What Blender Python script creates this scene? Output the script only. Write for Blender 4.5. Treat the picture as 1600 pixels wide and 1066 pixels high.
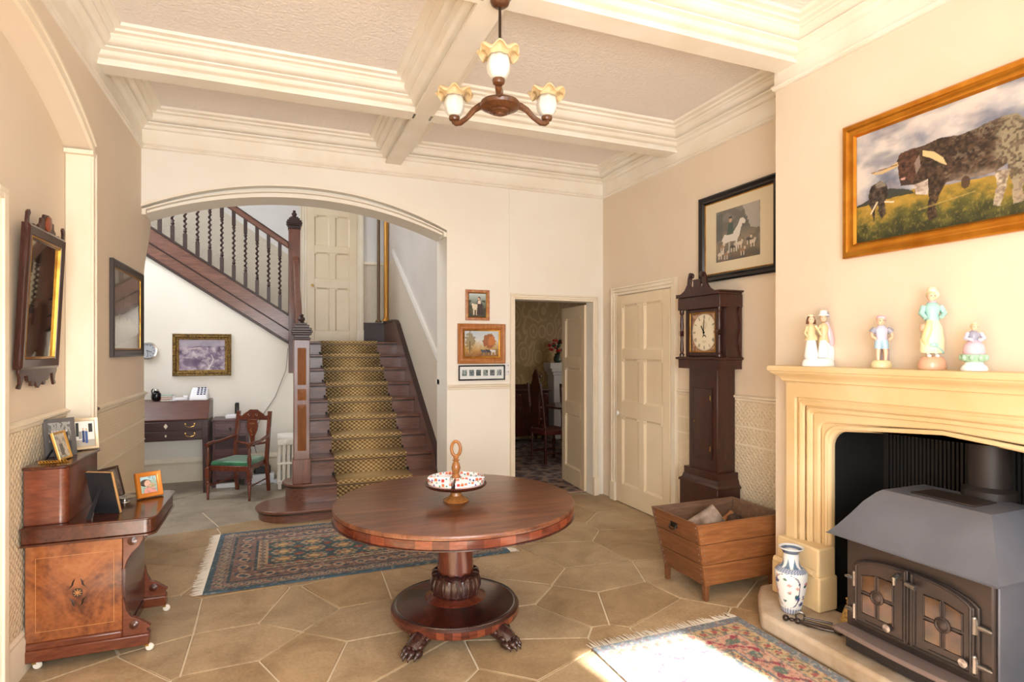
import bpy, bmesh, math, random
import numpy as np
from mathutils import Vector, Matrix
for o in list(bpy.data.objects): bpy.data.objects.remove(o)
random.seed(7); RNG = np.random.default_rng(7)
SC = bpy.context.scene; COL = SC.collection
PI = math.pi
def lin(c):
    return tuple(((x/255)/12.92 if x/255 <= .04045 else (((x/255)+.055)/1.055)**2.4) for x in c)
# ------------------------------------------------------------------ camera
cam = bpy.data.cameras.new('camera'); co = bpy.data.objects.new('camera', cam); COL.objects.link(co)
co.location = (0, 0, 1.6); co.rotation_euler = (PI/2, 0, math.radians(-21.91))
cam.sensor_width = 36; cam.lens = 910/1600*36; cam.shift_y = 14/1600; cam.clip_start = .02
SC.camera = co
# ------------------------------------------------------------------ world, sun, windows' daylight, exposure
W = bpy.data.worlds.new('sky'); SC.world = W; W.use_nodes = True
bg = W.node_tree.nodes['Background']; bg.inputs[0].default_value = (*lin((214, 228, 246)), 1); bg.inputs[1].default_value = 1.6
def lamp(name, kind, loc, energy, color, **kw):
    l = bpy.data.lights.new(name, kind); l.energy = energy; l.color = color
    for k, v in kw.items(): setattr(l, k, v)
    o = bpy.data.objects.new(name, l); COL.objects.link(o); o.location = loc
    return o
def aim(o, d): o.rotation_euler = Vector(d).to_track_quat('-Z', 'Y').to_euler()
sun = lamp('sun', 'SUN', (0, -8, 8), 50, (1, .97, .92), angle=math.radians(1.2)); aim(sun, (-.17, 1, -.62))
a = lamp('daylight_window_wide', 'AREA', (.15, -1.12, 1.75), 168, (.93, .965, 1), shape='RECTANGLE', size=2.1, size_y=1.9); aim(a, (0, 1, 0))
a = lamp('daylight_window_narrow', 'AREA', (2.46, -1.12, 1.6), 24, (.93, .965, 1), shape='RECTANGLE', size=.75, size_y=1.9); aim(a, (0, 1, 0))
a = lamp('daylight_stair_window', 'AREA', (-2.4, 6.9, 4.3), 92, (.93, .96, 1), shape='RECTANGLE', size=1.3, size_y=1.7); aim(a, (.9, .25, -.62))
a = lamp('daylight_dining_window', 'AREA', (6.3, 7.6, 1.7), 22, (1, .97, .92), shape='RECTANGLE', size=1.2, size_y=1.4); aim(a, (-1, -.1, -.35))
SC.view_settings.view_transform = 'Standard'; SC.view_settings.look = 'None'; SC.view_settings.gamma = 1
SC.view_settings.use_curve_mapping = False; SC.view_settings.exposure = .08
# ------------------------------------------------------------------ materials
MATS = {}
def newmat(name):
    m = bpy.data.materials.new(name); m.use_nodes = True; nt = m.node_tree
    return m, nt, nt.nodes['Principled BSDF']
def N(nt, t, **kw):
    n = nt.nodes.new(t)
    for k, v in kw.items():
        if k[0] == 'i' and k[1:].isdigit(): n.inputs[int(k[1:])].default_value = v
        elif k in n.inputs: n.inputs[k].default_value = v
        else: setattr(n, k, v)
    return n
def ramp(nt, fac, stops):
    r = nt.nodes.new('ShaderNodeValToRGB'); e = r.color_ramp.elements
    while len(e) < len(stops): e.new(.5)
    for el, (p, c) in zip(e, stops): el.position = p; el.color = (*lin(c), 1)
    nt.links.new(fac, r.inputs[0]); return r.outputs[0]
def coords(nt, scale=(1, 1, 1), kind='Object', rot=(0, 0, 0)):
    tc = nt.nodes.new('ShaderNodeTexCoord'); mp = nt.nodes.new('ShaderNodeMapping')
    mp.inputs['Scale'].default_value = scale; mp.inputs['Rotation'].default_value = rot
    nt.links.new(tc.outputs[kind], mp.inputs[0]); return mp.outputs[0]
def bump(nt, b, h, strength, dist=.01):
    bn = N(nt, 'ShaderNodeBump', Strength=strength, Distance=dist); nt.links.new(h, bn.inputs['Height']); nt.links.new(bn.outputs[0], b.inputs['Normal'])
def plain(name, c, rough=.5, metal=0, c2=None, nscale=8, bmp=0, bscale=60, **kw):
    """one colour, optionally mottled with a second, optionally with fine relief"""
    if name in MATS: return MATS[name]
    m, nt, b = newmat(name); b.inputs['Base Color'].default_value = (*lin(c), 1)
    b.inputs['Roughness'].default_value = rough; b.inputs['Metallic'].default_value = metal
    for k, v in kw.items(): b.inputs[k].default_value = v
    if c2:
        n = N(nt, 'ShaderNodeTexNoise', Scale=nscale, Detail=4.0); nt.links.new(coords(nt), n.inputs[0])
        nt.links.new(ramp(nt, n.outputs[0], [(.35, c), (.68, c2)]), b.inputs['Base Color'])
    if bmp:
        n = N(nt, 'ShaderNodeTexNoise', Scale=bscale, Detail=3.0); nt.links.new(coords(nt), n.inputs[0]); bump(nt, b, n.outputs[0], bmp)
    MATS[name] = m; return m
def wood(name, c1, c2, c3=None, rough=.3, scale=(6, 6, .6), fine=1.0, coat=0, dist=3):
    """grain runs along the axis with the small scale"""
    if name in MATS: return MATS[name]
    m, nt, b = newmat(name); c3 = c3 or tuple((p+q)/2 for p, q in zip(c1, c2))
    n = N(nt, 'ShaderNodeTexNoise', Scale=2.2*fine, Detail=6.0, Roughness=.62, Distortion=dist); nt.links.new(coords(nt, scale), n.inputs[0])
    g = N(nt, 'ShaderNodeTexNoise', Scale=14*fine, Detail=4.0, Roughness=.7); nt.links.new(coords(nt, scale), g.inputs[0])
    mx = N(nt, 'ShaderNodeMix', data_type='FLOAT'); mx.inputs[0].default_value = .4
    nt.links.new(n.outputs[0], mx.inputs[2]); nt.links.new(g.outputs[0], mx.inputs[3])
    nt.links.new(ramp(nt, mx.outputs[0], [(.33, c1), (.5, c3), (.66, c2)]), b.inputs['Base Color'])
    b.inputs['Roughness'].default_value = rough; b.inputs['Coat Weight'].default_value = coat; b.inputs['Coat Roughness'].default_value = .12
    bump(nt, b, g.outputs[0], .06, .003); MATS[name] = m; return m
def painted(name, rough=.6, coat=0, bmp=0, bscale=300):
    """shows the colours painted on a surface's print grid (attribute 'print')"""
    if name in MATS: return MATS[name]
    m, nt, b = newmat(name); at = N(nt, 'ShaderNodeAttribute', attribute_name='print')
    nt.links.new(at.outputs['Color'], b.inputs['Base Color']); b.inputs['Roughness'].default_value = rough; b.inputs['Coat Weight'].default_value = coat
    if bmp:
        n = N(nt, 'ShaderNodeTexNoise', Scale=bscale, Detail=2.0); nt.links.new(coords(nt), n.inputs[0]); bump(nt, b, n.outputs[0], bmp, .004)
    MATS[name] = m; return m
M_WALL = plain('cream_wall_paint', (230, 214, 193), .55, c2=(225, 207, 183), nscale=1.2, bmp=.06, bscale=25)
M_WALLW = plain('pale_wall_paint', (240, 235, 224), .55, c2=(235, 228, 214), nscale=1.2, bmp=.05, bscale=25)
M_TRIM = plain('cream_trim_paint', (240, 229, 208), .38, c2=(234, 219, 194), nscale=3)
M_CEIL = plain('ceiling_woodchip', (240, 232, 225), .75, bmp=1.0, bscale=48)
M_PLAST = plain('plaster_moulding_paint', (242, 235, 222), .45, c2=(236, 226, 208), nscale=4)
M_HALL = plain('stair_hall_wall_paint', (226, 224, 220), .6, c2=(219, 216, 210), nscale=1, bmp=.05, bscale=25)
def lincrusta(name, c, sc=60, kind='diag'):
    m, nt, b = newmat(name); b.inputs['Base Color'].default_value = (*lin(c), 1); b.inputs['Roughness'].default_value = .45
    co_ = coords(nt, (1, 1, 1))
    sep = N(nt, 'ShaderNodeSeparateXYZ'); nt.links.new(co_, sep.inputs[0])
    su = N(nt, 'ShaderNodeMath', operation='ADD'); nt.links.new(sep.outputs[0], su.inputs[0]); nt.links.new(sep.outputs[1], su.inputs[1])
    def wv(k1, k2):
        p = N(nt, 'ShaderNodeMath', operation='MULTIPLY'); p.inputs[1].default_value = k1; nt.links.new(su.outputs[0], p.inputs[0])
        q = N(nt, 'ShaderNodeMath', operation='MULTIPLY_ADD'); q.inputs[1].default_value = k2; nt.links.new(sep.outputs[2], q.inputs[0]); nt.links.new(p.outputs[0], q.inputs[2])
        s = N(nt, 'ShaderNodeMath', operation='SINE'); nt.links.new(q.outputs[0], s.inputs[0]); return s.outputs[0]
    mu = N(nt, 'ShaderNodeMath', operation='MAXIMUM'); nt.links.new(wv(sc, sc), mu.inputs[0]); nt.links.new(wv(sc, -sc), mu.inputs[1])
    n = N(nt, 'ShaderNodeTexNoise', Scale=30.0, Detail=3.0); nt.links.new(co_, n.inputs[0])
    ad = N(nt, 'ShaderNodeMath', operation='MULTIPLY_ADD'); ad.inputs[1].default_value = 1.6; nt.links.new(n.outputs[0], ad.inputs[0]); nt.links.new(mu.outputs[0], ad.inputs[2])
    bump(nt, b, ad.outputs[0], .38, .006); MATS[name] = m; return m
M_LIN = lincrusta('embossed_dado_paper', (226, 209, 180), 150)
M_LINH = lincrusta('embossed_hall_dado_paper', (212, 200, 180), 190)
M_BLACK = plain('black_iron', (26, 25, 26), .45)
M_MAHOG = wood('dark_mahogany', (46, 20, 14), (84, 38, 24), rough=.28, coat=.25)
M_OAK = wood('stained_stair_wood', (84, 52, 40), (132, 88, 70), rough=.33, scale=(.8, 8, 8), coat=.2)
M_OAKV = wood('stained_newel_wood', (78, 42, 28), (122, 72, 50), rough=.33, coat=.2)
M_DARK = wood('dark_oak', (40, 24, 20), (66, 40, 32), rough=.4, scale=(.8, 7, 7))
M_GOLD = plain('gilt', (190, 140, 52), .32, .75, c2=(150, 98, 30), nscale=12)
M_BRASS = plain('brass', (206, 170, 96), .25, .9)
M_WHITE = plain('white_plastic', (232, 232, 236), .4)
# ------------------------------------------------------------------ mesh building
class MB:
    def __init__(s): s.v = []; s.f = []; s.uv = None
    def add(s, vs, fs, M=None):
        k = len(s.v); s.v += [tuple(M @ Vector(p)) if M is not None else tuple(p) for p in vs]
        s.f += [tuple(i+k for i in f) for f in fs]; return s
    def box(s, x0, y0, z0, x1, y1, z1, M=None):
        x0, x1 = sorted((x0, x1)); y0, y1 = sorted((y0, y1)); z0, z1 = sorted((z0, z1))
        vs = [(x0, y0, z0), (x1, y0, z0), (x1, y1, z0), (x0, y1, z0), (x0, y0, z1), (x1, y0, z1), (x1, y1, z1), (x0, y1, z1)]
        return s.add(vs, [(3, 2, 1, 0), (4, 5, 6, 7), (0, 1, 5, 4), (1, 2, 6, 5), (2, 3, 7, 6), (3, 0, 4, 7)], M)
    def cbox(s, c, d, M=None):
        return s.box(*(c[i]-d[i]/2 for i in range(3)), *(c[i]+d[i]/2 for i in range(3)), M=M)
    def hexa(s, b, t, M=None):
        """four bottom corners and four top corners, both counter-clockwise from above"""
        return s.add(list(b)+list(t), [(3, 2, 1, 0), (4, 5, 6, 7), (0, 1, 5, 4), (1, 2, 6, 5), (2, 3, 7, 6), (3, 0, 4, 7)], M)
    def prism(s, poly, lo, hi, axis='z', M=None):
        """polygon (two coordinates) pushed along an axis from lo to hi"""
        def P(p, h): return {'z': (p[0], p[1], h), 'y': (p[0], h, p[1]), 'x': (h, p[0], p[1])}[axis]
        n = len(poly); vs = [P(p, lo) for p in poly]+[P(p, hi) for p in poly]
        fs = [tuple(range(n-1, -1, -1)), tuple(range(n, 2*n))]+[(i, (i+1) % n, n+(i+1) % n, n+i) for i in range(n)]
        return s.add(vs, fs, M)
    def lathe(s, prof, c=(0, 0, 0), n=24, M=None, sx=1, sy=1):
        vs, fs = [], []; m = len(prof)
        for r, z in prof:
            for k in range(n):
                t = 2*PI*k/n; vs.append((c[0]+r*math.cos(t)*sx, c[1]+r*math.sin(t)*sy, c[2]+z))
        for i in range(m-1):
            for k in range(n):
                a, b = i*n+k, i*n+(k+1) % n; fs.append((a, b, b+n, a+n))
        fs.append(tuple(range(n-1, -1, -1))); fs.append(tuple((m-1)*n+k for k in range(n)))
        return s.add(vs, fs, M)
    def tube(s, pts, r, n=8, M=None, closed=False):
        pts = [Vector(p) for p in pts]; m = len(pts); rs = r if isinstance(r, (list, tuple)) else [r]*m; vs, fs = [], []
        up = None
        for i, p in enumerate(pts):
            if closed: d = (pts[(i+1) % m]-pts[i-1]).normalized()
            else: d = (pts[min(i+1, m-1)]-pts[max(i-1, 0)]).normalized()
            if up is None: up = Vector((0, 0, 1)) if abs(d.z) < .9 else Vector((1, 0, 0))
            a = d.cross(up).normalized(); b_ = a.cross(d).normalized(); up = b_
            for k in range(n):
                t = 2*PI*k/n; vs.append(p+(a*math.cos(t)+b_*math.sin(t))*rs[i])
        rng = m if closed else m-1
        for i in range(rng):
            for k in range(n):
                a, b2 = i*n+k, i*n+(k+1) % n; j = ((i+1) % m)*n
                fs.append((a, b2, j+(k+1) % n, j+k))
        if not closed: fs.append(tuple(range(n-1, -1, -1))); fs.append(tuple((m-1)*n+k for k in range(n)))
        return s.add(vs, fs, M)
    def ball(s, c, r, n=14, M=None, sc=(1, 1, 1)):
        k = max(6, n//2); vs = [(c[0], c[1], c[2]-r*sc[2])]
        for i in range(1, k):
            ph = -PI/2+PI*i/k
            for j in range(n):
                t = 2*PI*j/n; vs.append((c[0]+r*math.cos(ph)*math.cos(t)*sc[0], c[1]+r*math.cos(ph)*math.sin(t)*sc[1], c[2]+r*math.sin(ph)*sc[2]))
        vs.append((c[0], c[1], c[2]+r*sc[2])); fs = []
        for j in range(n): fs.append((0, 1+(j+1) % n, 1+j))
        for i in range(k-2):
            for j in range(n):
                a, b = 1+i*n+j, 1+i*n+(j+1) % n; fs.append((a, b, b+n, a+n))
        e = len(vs)-1; q = 1+(k-2)*n
        for j in range(n): fs.append((q+j, q+(j+1) % n, e))
        return s.add(vs, fs, M)
    def sweep(s, prof, path, closed=True, M=None, side=1):
        """profile [(d,z)] carried along a horizontal path; d is measured to the path's left (side=1), mitred at corners"""
        m = len(path); k = len(prof); vs, fs = [], []
        for i, p in enumerate(path):
            p = Vector(p[:2]); z0 = path[i][2] if len(path[i]) > 2 else 0
            dn = (Vector(path[(i+1) % m][:2])-p); dp = (p-Vector(path[i-1][:2]))
            if not closed and i == 0: dp = dn
            if not closed and i == m-1: dn = dp
            n1 = Vector((-dp.y, dp.x)).normalized(); n2 = Vector((-dn.y, dn.x)).normalized()
            b = (n1+n2); b = b/max(b.dot(n1), .2)
            for d, z in prof: q = p+b*d*side; vs.append((q.x, q.y, z0+z))
        for i in range(m if closed else m-1):
            for j in range(k-1):
                a, b2 = i*k+j, ((i+1) % m)*k+j; fs.append((a, b2, b2+1, a+1) if side > 0 else (a, a+1, b2+1, b2))
        return s.add(vs, fs, M)
    def frame(s, w, h, prof, M=None):
        """picture-frame ring: outer size w x h in local XZ about the origin, profile [(inset, proud)] facing local -Y"""
        k = len(prof); vs, fs = [], []
        for sx, sz in ((-1, -1), (1, -1), (1, 1), (-1, 1)):
            for i, d in prof: vs.append((sx*(w/2-i), -d, sz*(h/2-i)))
        for c in range(4):
            for j in range(k-1):
                a, b = c*k+j, ((c+1) % 4)*k+j; fs.append((a, b, b+1, a+1))
        return s.add(vs, fs, M)
    def build(s, name, mat, parent=None, bev=0, smooth=35, loc=None, rotz=0, kind=None, recalc=True, segs=2):
        me = bpy.data.meshes.new(name); me.from_pydata(s.v, [], s.f)
        if recalc:
            bm = bmesh.new(); bm.from_mesh(me); bmesh.ops.recalc_face_normals(bm, faces=bm.faces); bm.to_mesh(me); bm.free()
        if s.uv is not None:
            u = me.uv_layers.new(name='uv'); 
            for l in me.loops: u.data[l.index].uv = s.uv[l.vertex_index]
        if mat: me.materials.append(mat)
        if smooth:
            me.polygons.foreach_set('use_smooth', [True]*len(me.polygons)); me.set_sharp_from_angle(angle=math.radians(smooth))
        o = bpy.data.objects.new(name, me); COL.objects.link(o)
        if parent is not None: o.parent = parent
        if loc: o.location = loc
        if rotz: o.rotation_euler = (0, 0, rotz)
        if bev:
            b = o.modifiers.new('bevel', 'BEVEL'); b.width = bev; b.segments = segs; b.limit_method = 'ANGLE'; b.angle_limit = math.radians(40)
        if kind: o['kind'] = kind
        return o
def tag(o, label, cat, group=None, kind=None):
    o['label'] = label; o['category'] = cat
    if group: o['group'] = group
    if kind: o['kind'] = kind
    return o
def thing(name, label, cat, loc=(0, 0, 0), rotz=0, group=None, kind=None):
    o = bpy.data.objects.new(name, None); COL.objects.link(o); o.location = loc; o.rotation_euler = (0, 0, rotz)
    o.empty_display_size = .1
    return tag(o, label, cat, group, kind)
def struct(name, mb, mat, label, cat, **kw):
    return tag(mb.build(name, mat, **kw), label, cat, kind='structure')
def T(x=0, y=0, z=0, rx=0, ry=0, rz=0, s=1):
    return Matrix.Translation((x, y, z)) @ Matrix.Rotation(rz, 4, 'Z') @ Matrix.Rotation(ry, 4, 'Y') @ Matrix.Rotation(rx, 4, 'X') @ Matrix.Scale(s, 4)
def arc(cx, cz, r, a0, a1, n): return [(cx+r*math.cos(a0+(a1-a0)*i/n), cz+r*math.sin(a0+(a1-a0)*i/n)) for i in range(n+1)]
def seg_arch(x0, x1, zs, rise, n=28):
    """segmental arch from (x0,zs) to (x1,zs)"""
    h = (x1-x0)/2; R = (h*h+rise*rise)/(2*rise); cz = zs+rise-R; t = math.asin(h/R)
    return [((x0+x1)/2+R*math.sin(-t+2*t*i/n), cz+R*math.cos(-t+2*t*i/n)) for i in range(n+1)]
# ------------------------------------------------------------------ a painter for flat prints: colours on a fine grid
class Paint:
    def __init__(s, nx, ny, base, w=1.0, h=1.0):
        s.nx, s.ny = nx, ny; s.U, s.V = np.meshgrid(np.linspace(0, 1, nx), np.linspace(0, 1, ny)); s.C = np.zeros((ny, nx, 3)); s.C[:] = base; s.asp = w/h
    def noise(s, fx, fy=None, seed=0, octv=3):
        fy = fy or fx; out = np.zeros_like(s.U); amp = 1; tot = 0; rg = np.random.default_rng(seed)
        for o in range(octv):
            gx, gy = int(fx*2**o)+2, int(fy*2**o)+2; g = rg.random((gy+1, gx+1))
            x = s.U*(gx-1); y = s.V*(gy-1); xi = np.minimum(x.astype(int), gx-1); yi = np.minimum(y.astype(int), gy-1); tx = x-xi; ty = y-yi
            tx = tx*tx*(3-2*tx); ty = ty*ty*(3-2*ty)
            out += amp*((g[yi, xi]*(1-tx)+g[yi, xi+1]*tx)*(1-ty)+(g[yi+1, xi]*(1-tx)+g[yi+1, xi+1]*tx)*ty); tot += amp; amp *= .55
        return out/tot
    def mask(s, m, c, a=1.0):
        k = (np.clip(m, 0, 1)*a)[..., None]; s.C = s.C*(1-k)+np.array(c)*k; return s
    def poly(s, pts, c, a=1.0, wob=0, seed=1):
        U, V = s.U, s.V
        if wob: U = U+(s.noise(30, seed=seed)-.5)*wob; V = V+(s.noise(30, seed=seed+9)-.5)*wob
        ins = np.zeros(U.shape, bool); n = len(pts)
        for i in range(n):
            x0, y0 = pts[i]; x1, y1 = pts[(i+1) % n]
            if y0 == y1: continue
            c_ = ((y0 > V) != (y1 > V)) & (U < (x1-x0)*(V-y0)/(y1-y0)+x0); ins ^= c_
        return s.mask(ins.astype(float), c, a)
    def ell(s, cx, cy, rx, ry, c, a=1.0, soft=.0):
        d = ((s.U-cx)/rx)**2+((s.V-cy)/ry)**2
        return s.mask((d < 1).astype(float) if not soft else (1-d)/soft, c, a)
    def line(s, x0, y0, x1, y1, w, c, a=1.0):
        dx, dy = (x1-x0)*s.asp, y1-y0; L = dx*dx+dy*dy+1e-9
        t = np.clip((((s.U-x0)*s.asp)*dx+(s.V-y0)*dy)/L, 0, 1); d = np.hypot((s.U-x0)*s.asp-t*dx, s.V-y0-t*dy)
        return s.mask((d < w).astype(float), c, a)
    def rect(s, x0, y0, x1, y1, c, a=1.0):
        return s.mask(((s.U >= x0) & (s.U <= x1) & (s.V >= y0) & (s.V <= y1)).astype(float), c, a)
    def grade(s, f, stops):
        ps = [p for p, _ in stops]; return np.stack([np.interp(f, ps, [c[i] for _, c in stops]) for i in range(3)], -1)
def apply_print(me, cols):
    at = me.color_attributes.new('print', 'FLOAT_COLOR', 'POINT'); c = np.clip(np.asarray(cols, float), 0, 255)/255
    l = np.where(c <= .04045, c/12.92, ((c+.055)/1.055)**2.4); l = np.concatenate([l, np.ones((len(l), 1))], 1)
    at.data.foreach_set('color', l.astype(np.float32).ravel())
def print_sheet(name, P, w, h, parent, M, mat, back=.0):
    """a flat printed sheet in local XZ centred on the origin facing -Y; U runs to +X, V up"""
    nx, ny = P.nx, P.ny; xs = (P.U-.5)*w; zs = (P.V-.5)*h
    vs = np.stack([xs, np.zeros_like(xs), zs], -1).reshape(-1, 3); i = np.arange(nx*ny).reshape(ny, nx)
    f = np.stack([i[:-1, :-1], i[:-1, 1:], i[1:, 1:], i[1:, :-1]], -1).reshape(-1, 4)
    me = bpy.data.meshes.new(name); me.from_pydata([tuple(M @ Vector(v)) for v in vs], [], f.tolist()); apply_print(me, P.C.reshape(-1, 3)); me.materials.append(mat)
    o = bpy.data.objects.new(name, me); COL.objects.link(o)
    if parent is not None: o.parent = parent
    return o
M_PRINT = painted('printed_paper', .6); M_OIL = painted('oil_paint', .5, .0)
def copy_tree(o, parent=None):
    c = o.copy(); COL.objects.link(c); c.parent = parent
    for ch in list(o.children): copy_tree(ch, c)
    return c
# ================================================================== THE ROOM
XL, XR, YB, ZC = -1.05, 3.355, 5.63, 3.59; XRC = -1.18; YN = -1.2; XB = 3.0; YBR = 2.87; YBN = .74
# floor: mortar bed with flagstones (power cells fitted to the joints)
fl = struct('floor', MB().box(-3.2, YN-.3, -.12, 6.7, 9.8, -.008), plain('pale_mortar', (232, 218, 192), .9, bmp=.3, bscale=90), 'flagstone floor of tan stone with pale mortar joints', 'floor')
FLAGS = [(-0.163, 3.957, 15.692), (0.155, 3.839, 14.747), (0.469, 3.983, 16.05), (0.497, 3.511, 12.531), (-0.15, 3.501, 12.297), (0.197, 3.192, 10.213), (0.503, 3.083, 9.708), (-0.132, 3.061, 9.415), (-0.665, 3.945, 16.046), (-0.525, 3.503, 12.644), (1.628, 3.927, 18.004), (1.996, 3.589, 16.858), (1.394, 3.648, 15.197), (1.736, 3.304, 13.924), (2.031, 3.185, 14.284), (1.708, 2.82, 10.979), (1.329, 3.123, 11.49), (1.214, 2.795, 9.255), (2.191, 2.797, 12.666), (2.038, 4.028, 20.382), (0.793, 3.972, 16.408), (0.646, 2.831, 8.392), (0.947, 2.5, 7.117), (1.413, 2.297, 7.164), (-0.75, 4.75, 23.125), (-0.8, 5.5, 30.89), (-0.55, 5.05, 25.805), (0.2, 5.2, 27.08), (1, 5, 26), (1.8, 5.2, 30.28), (2.6, 5.2, 33.8), (3.1, 4.7, 31.7), (2.2, 4.7, 26.93), (2.9, 4.1, 25.22), (3.1, 3.5, 21.86), (2.75, 3.3, 18.453), (0.3, 4.5, 20.34), (1.2, 4.4, 20.8), (-0.2, 4.55, 20.742), (-0.9, 3.2, 11.05), (-0.3, 6.3, 39.78), (-0.7, 6.9, 48.1), (-0.2, 7.4, 54.8), (-1.2, 7.5, 57.69), (-1.6, 6.6, 46.12), (-0.9, 6.1, 38.02), (-1.306, 4.46, 21.596), (1.292, -0.518, 1.939), (-2.812, 7.51, 64.301), (-1.162, 1.237, 2.881), (3.771, 3.691, 27.841), (1.382, 0.366, 2.044), (1.354, 7.828, 63.105), (0.605, 6.509, 42.734), (-0.882, -0.877, 1.547), (0.079, 8.53, 72.769), (2.988, -0.186, 8.965), (-1.989, 1.057, 5.073), (1.299, 1.931, 5.414), (1.883, 0.996, 4.536), (-0.15, 0.368, 0.158), (2.948, -0.74, 9.236), (-1.578, 3.043, 11.746), (-0.797, 8.77, 77.55), (3.108, 2.729, 17.105), (-1.308, 1.931, 5.44), (0.774, -1.081, 1.768), (-2.766, 5.204, 34.734), (1.837, 6.476, 45.306), (-2.751, -0.57, 7.895), (1.629, 8.818, 80.419), (-0.462, 2.052, 4.423), (2.274, -0.92, 6.019), (2.486, 1.282, 7.822), (1.777, -0.141, 3.178), (2.832, 0.561, 8.335), (-1.392, 0.058, 1.942), (0.649, 0.784, 1.036), (2.502, 2.391, 11.976), (-2.031, 1.836, 7.497), (-2.869, 8.61, 82.362), (3.313, 1.11, 12.21), (-2.812, 6.551, 50.824), (-0.543, 0.852, 1.021), (-2.565, 1.623, 9.214), (-2.533, 0.119, 6.428), (-2.065, -0.488, 4.503), (-2.323, 4.022, 21.573), (-2.071, 4.577, 25.242), (0.188, 1.349, 1.855), (-2.42, 3.219, 16.219), (-2.49, 2.172, 10.92), (-1.278, 0.67, 2.081), (3.619, 3.093, 22.67), (2.108, 0.47, 4.663), (-1.442, -0.96, 3), (-1.938, 9.109, 86.723), (-0.945, 2.509, 7.19), (0.747, 0.039, 0.56), (-2.146, 8.027, 69.035), (3.541, 5.797, 46.147), (3.343, 0.27, 11.251), (1.096, 1.128, 2.474), (-2.882, 0.974, 9.253), (-1.773, 3.899, 18.344), (1.975, 1.661, 6.661), (3.351, 1.926, 14.935), (-0.59, -0.225, 0.399), (-1.877, 5.503, 33.811), (3.771, 2.286, 19.45), (-0.013, -0.324, 0.105), (3.661, -0.835, 14.099), (3.537, 4.361, 31.53), (1.312, 5.662, 33.784), (-2.458, -1.101, 7.253), (0.712, 1.76, 3.604), (-2.822, 3.725, 21.841), (-1.171, 3.721, 15.214), (-0.048, -0.947, 0.899), (3.781, -0.073, 14.304), (2.448, -0.394, 6.145), (1.687, -0.962, 3.773), (3.153, 5.306, 38.094), (-1.859, 2.495, 9.685), (0.223, 2.265, 5.182), (-2.645, 4.584, 28.011), (0.706, 7.347, 54.48), (3.74, 5.087, 39.864), (0.625, 5.558, 31.281), (-0.091, 5.673, 32.195), (-1.441, 5.14, 28.502), (3.779, 1.552, 16.694), (-1.953, 0.332, 3.925), (3.729, 0.673, 14.362), (0.734, 9.129, 83.882), (2.666, 1.861, 10.569), (-0.804, 0.364, 0.78), (0.458, -0.628, 0.605), (-0.396, 1.409, 2.143)]
def clip(poly, a, b, c):
    out = []
    for i in range(len(poly)):
        p, q = poly[i], poly[(i+1) % len(poly)]; dp, dq = a*p[0]+b*p[1]-c, a*q[0]+b*q[1]-c
        if dp <= 0: out.append(p)
        if dp*dq < 0: t = dp/(dp-dq); out.append((p[0]+(q[0]-p[0])*t, p[1]+(q[1]-p[1])*t))
    return out
M_STONE = []
for k, (c1, c2) in enumerate([((194, 169, 134), (150, 124, 92)), ((188, 160, 122), (144, 117, 84)), ((186, 163, 130), (146, 123, 93)), ((178, 152, 116), (138, 113, 82)), ((176, 163, 144), (138, 127, 110))]):
    m, nt, b = newmat('flagstone_%d' % k)
    n = N(nt, 'ShaderNodeTexNoise', Scale=2.6, Detail=8.0, Roughness=.65, Distortion=.6); nt.links.new(coords(nt, (1, 1, 1), 'Object'), n.inputs[0])
    g = N(nt, 'ShaderNodeTexNoise', Scale=55.0, Detail=3.0); nt.links.new(coords(nt), g.inputs[0])
    mx = N(nt, 'ShaderNodeMix', data_type='FLOAT'); mx.inputs[0].default_value = .25; nt.links.new(n.outputs[0], mx.inputs[2]); nt.links.new(g.outputs[0], mx.inputs[3])
    nt.links.new(ramp(nt, mx.outputs[0], [(.34, c2), (.62, c1)]), b.inputs['Base Color']); b.inputs['Roughness'].default_value = .48
    bump(nt, b, mx.outputs[0], .25, .006); M_STONE.append(m)
for i, (sx, sy, sw) in enumerate(FLAGS):
    poly = [(-3.1, YN), (3.9, YN), (3.9, 9.3), (-3.1, 9.3)]
    for j, (tx, ty, tw) in enumerate(FLAGS):
        if j == i: continue
        poly = clip(poly, 2*(tx-sx), 2*(ty-sy), tw-sw)
        if len(poly) < 3: break
    if len(poly) < 3: continue
    cx = sum(p[0] for p in poly)/len(poly); cy = sum(p[1] for p in poly)/len(poly); ins = []
    hall = cy > 5.9
    # pull every edge in by half a joint
    ip = list(poly); jw = .0048 + .001*random.random()
    for a in range(len(poly)):
        p, q = poly[a], poly[(a+1) % len(poly)]; ex, ey = q[0]-p[0], q[1]-p[1]; L = math.hypot(ex, ey)
        if L < 1e-5: continue
        nx_, ny_ = ey/L, -ex/L; ip = clip(ip, nx_, ny_, nx_*p[0]+ny_*p[1]-jw)
        if len(ip) < 3: break
    if len(ip) < 3: continue
    clean = [p for a, p in enumerate(ip) if math.hypot(p[0]-ip[a-1][0], p[1]-ip[a-1][1]) > .004]
    if len(clean) < 3: continue
    MB().prism(clean, -.04, random.uniform(-.0015, 0)).build('flagstone', M_STONE[4] if hall else M_STONE[random.randrange(4)], fl, bev=.003, segs=1)
# ceiling panels
struct('ceiling', MB().box(-1.4, YN-.3, ZC, 3.7, 6.05, ZC+.15), M_CEIL, 'white textured ceiling panels between moulded beams', 'ceiling')
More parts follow.
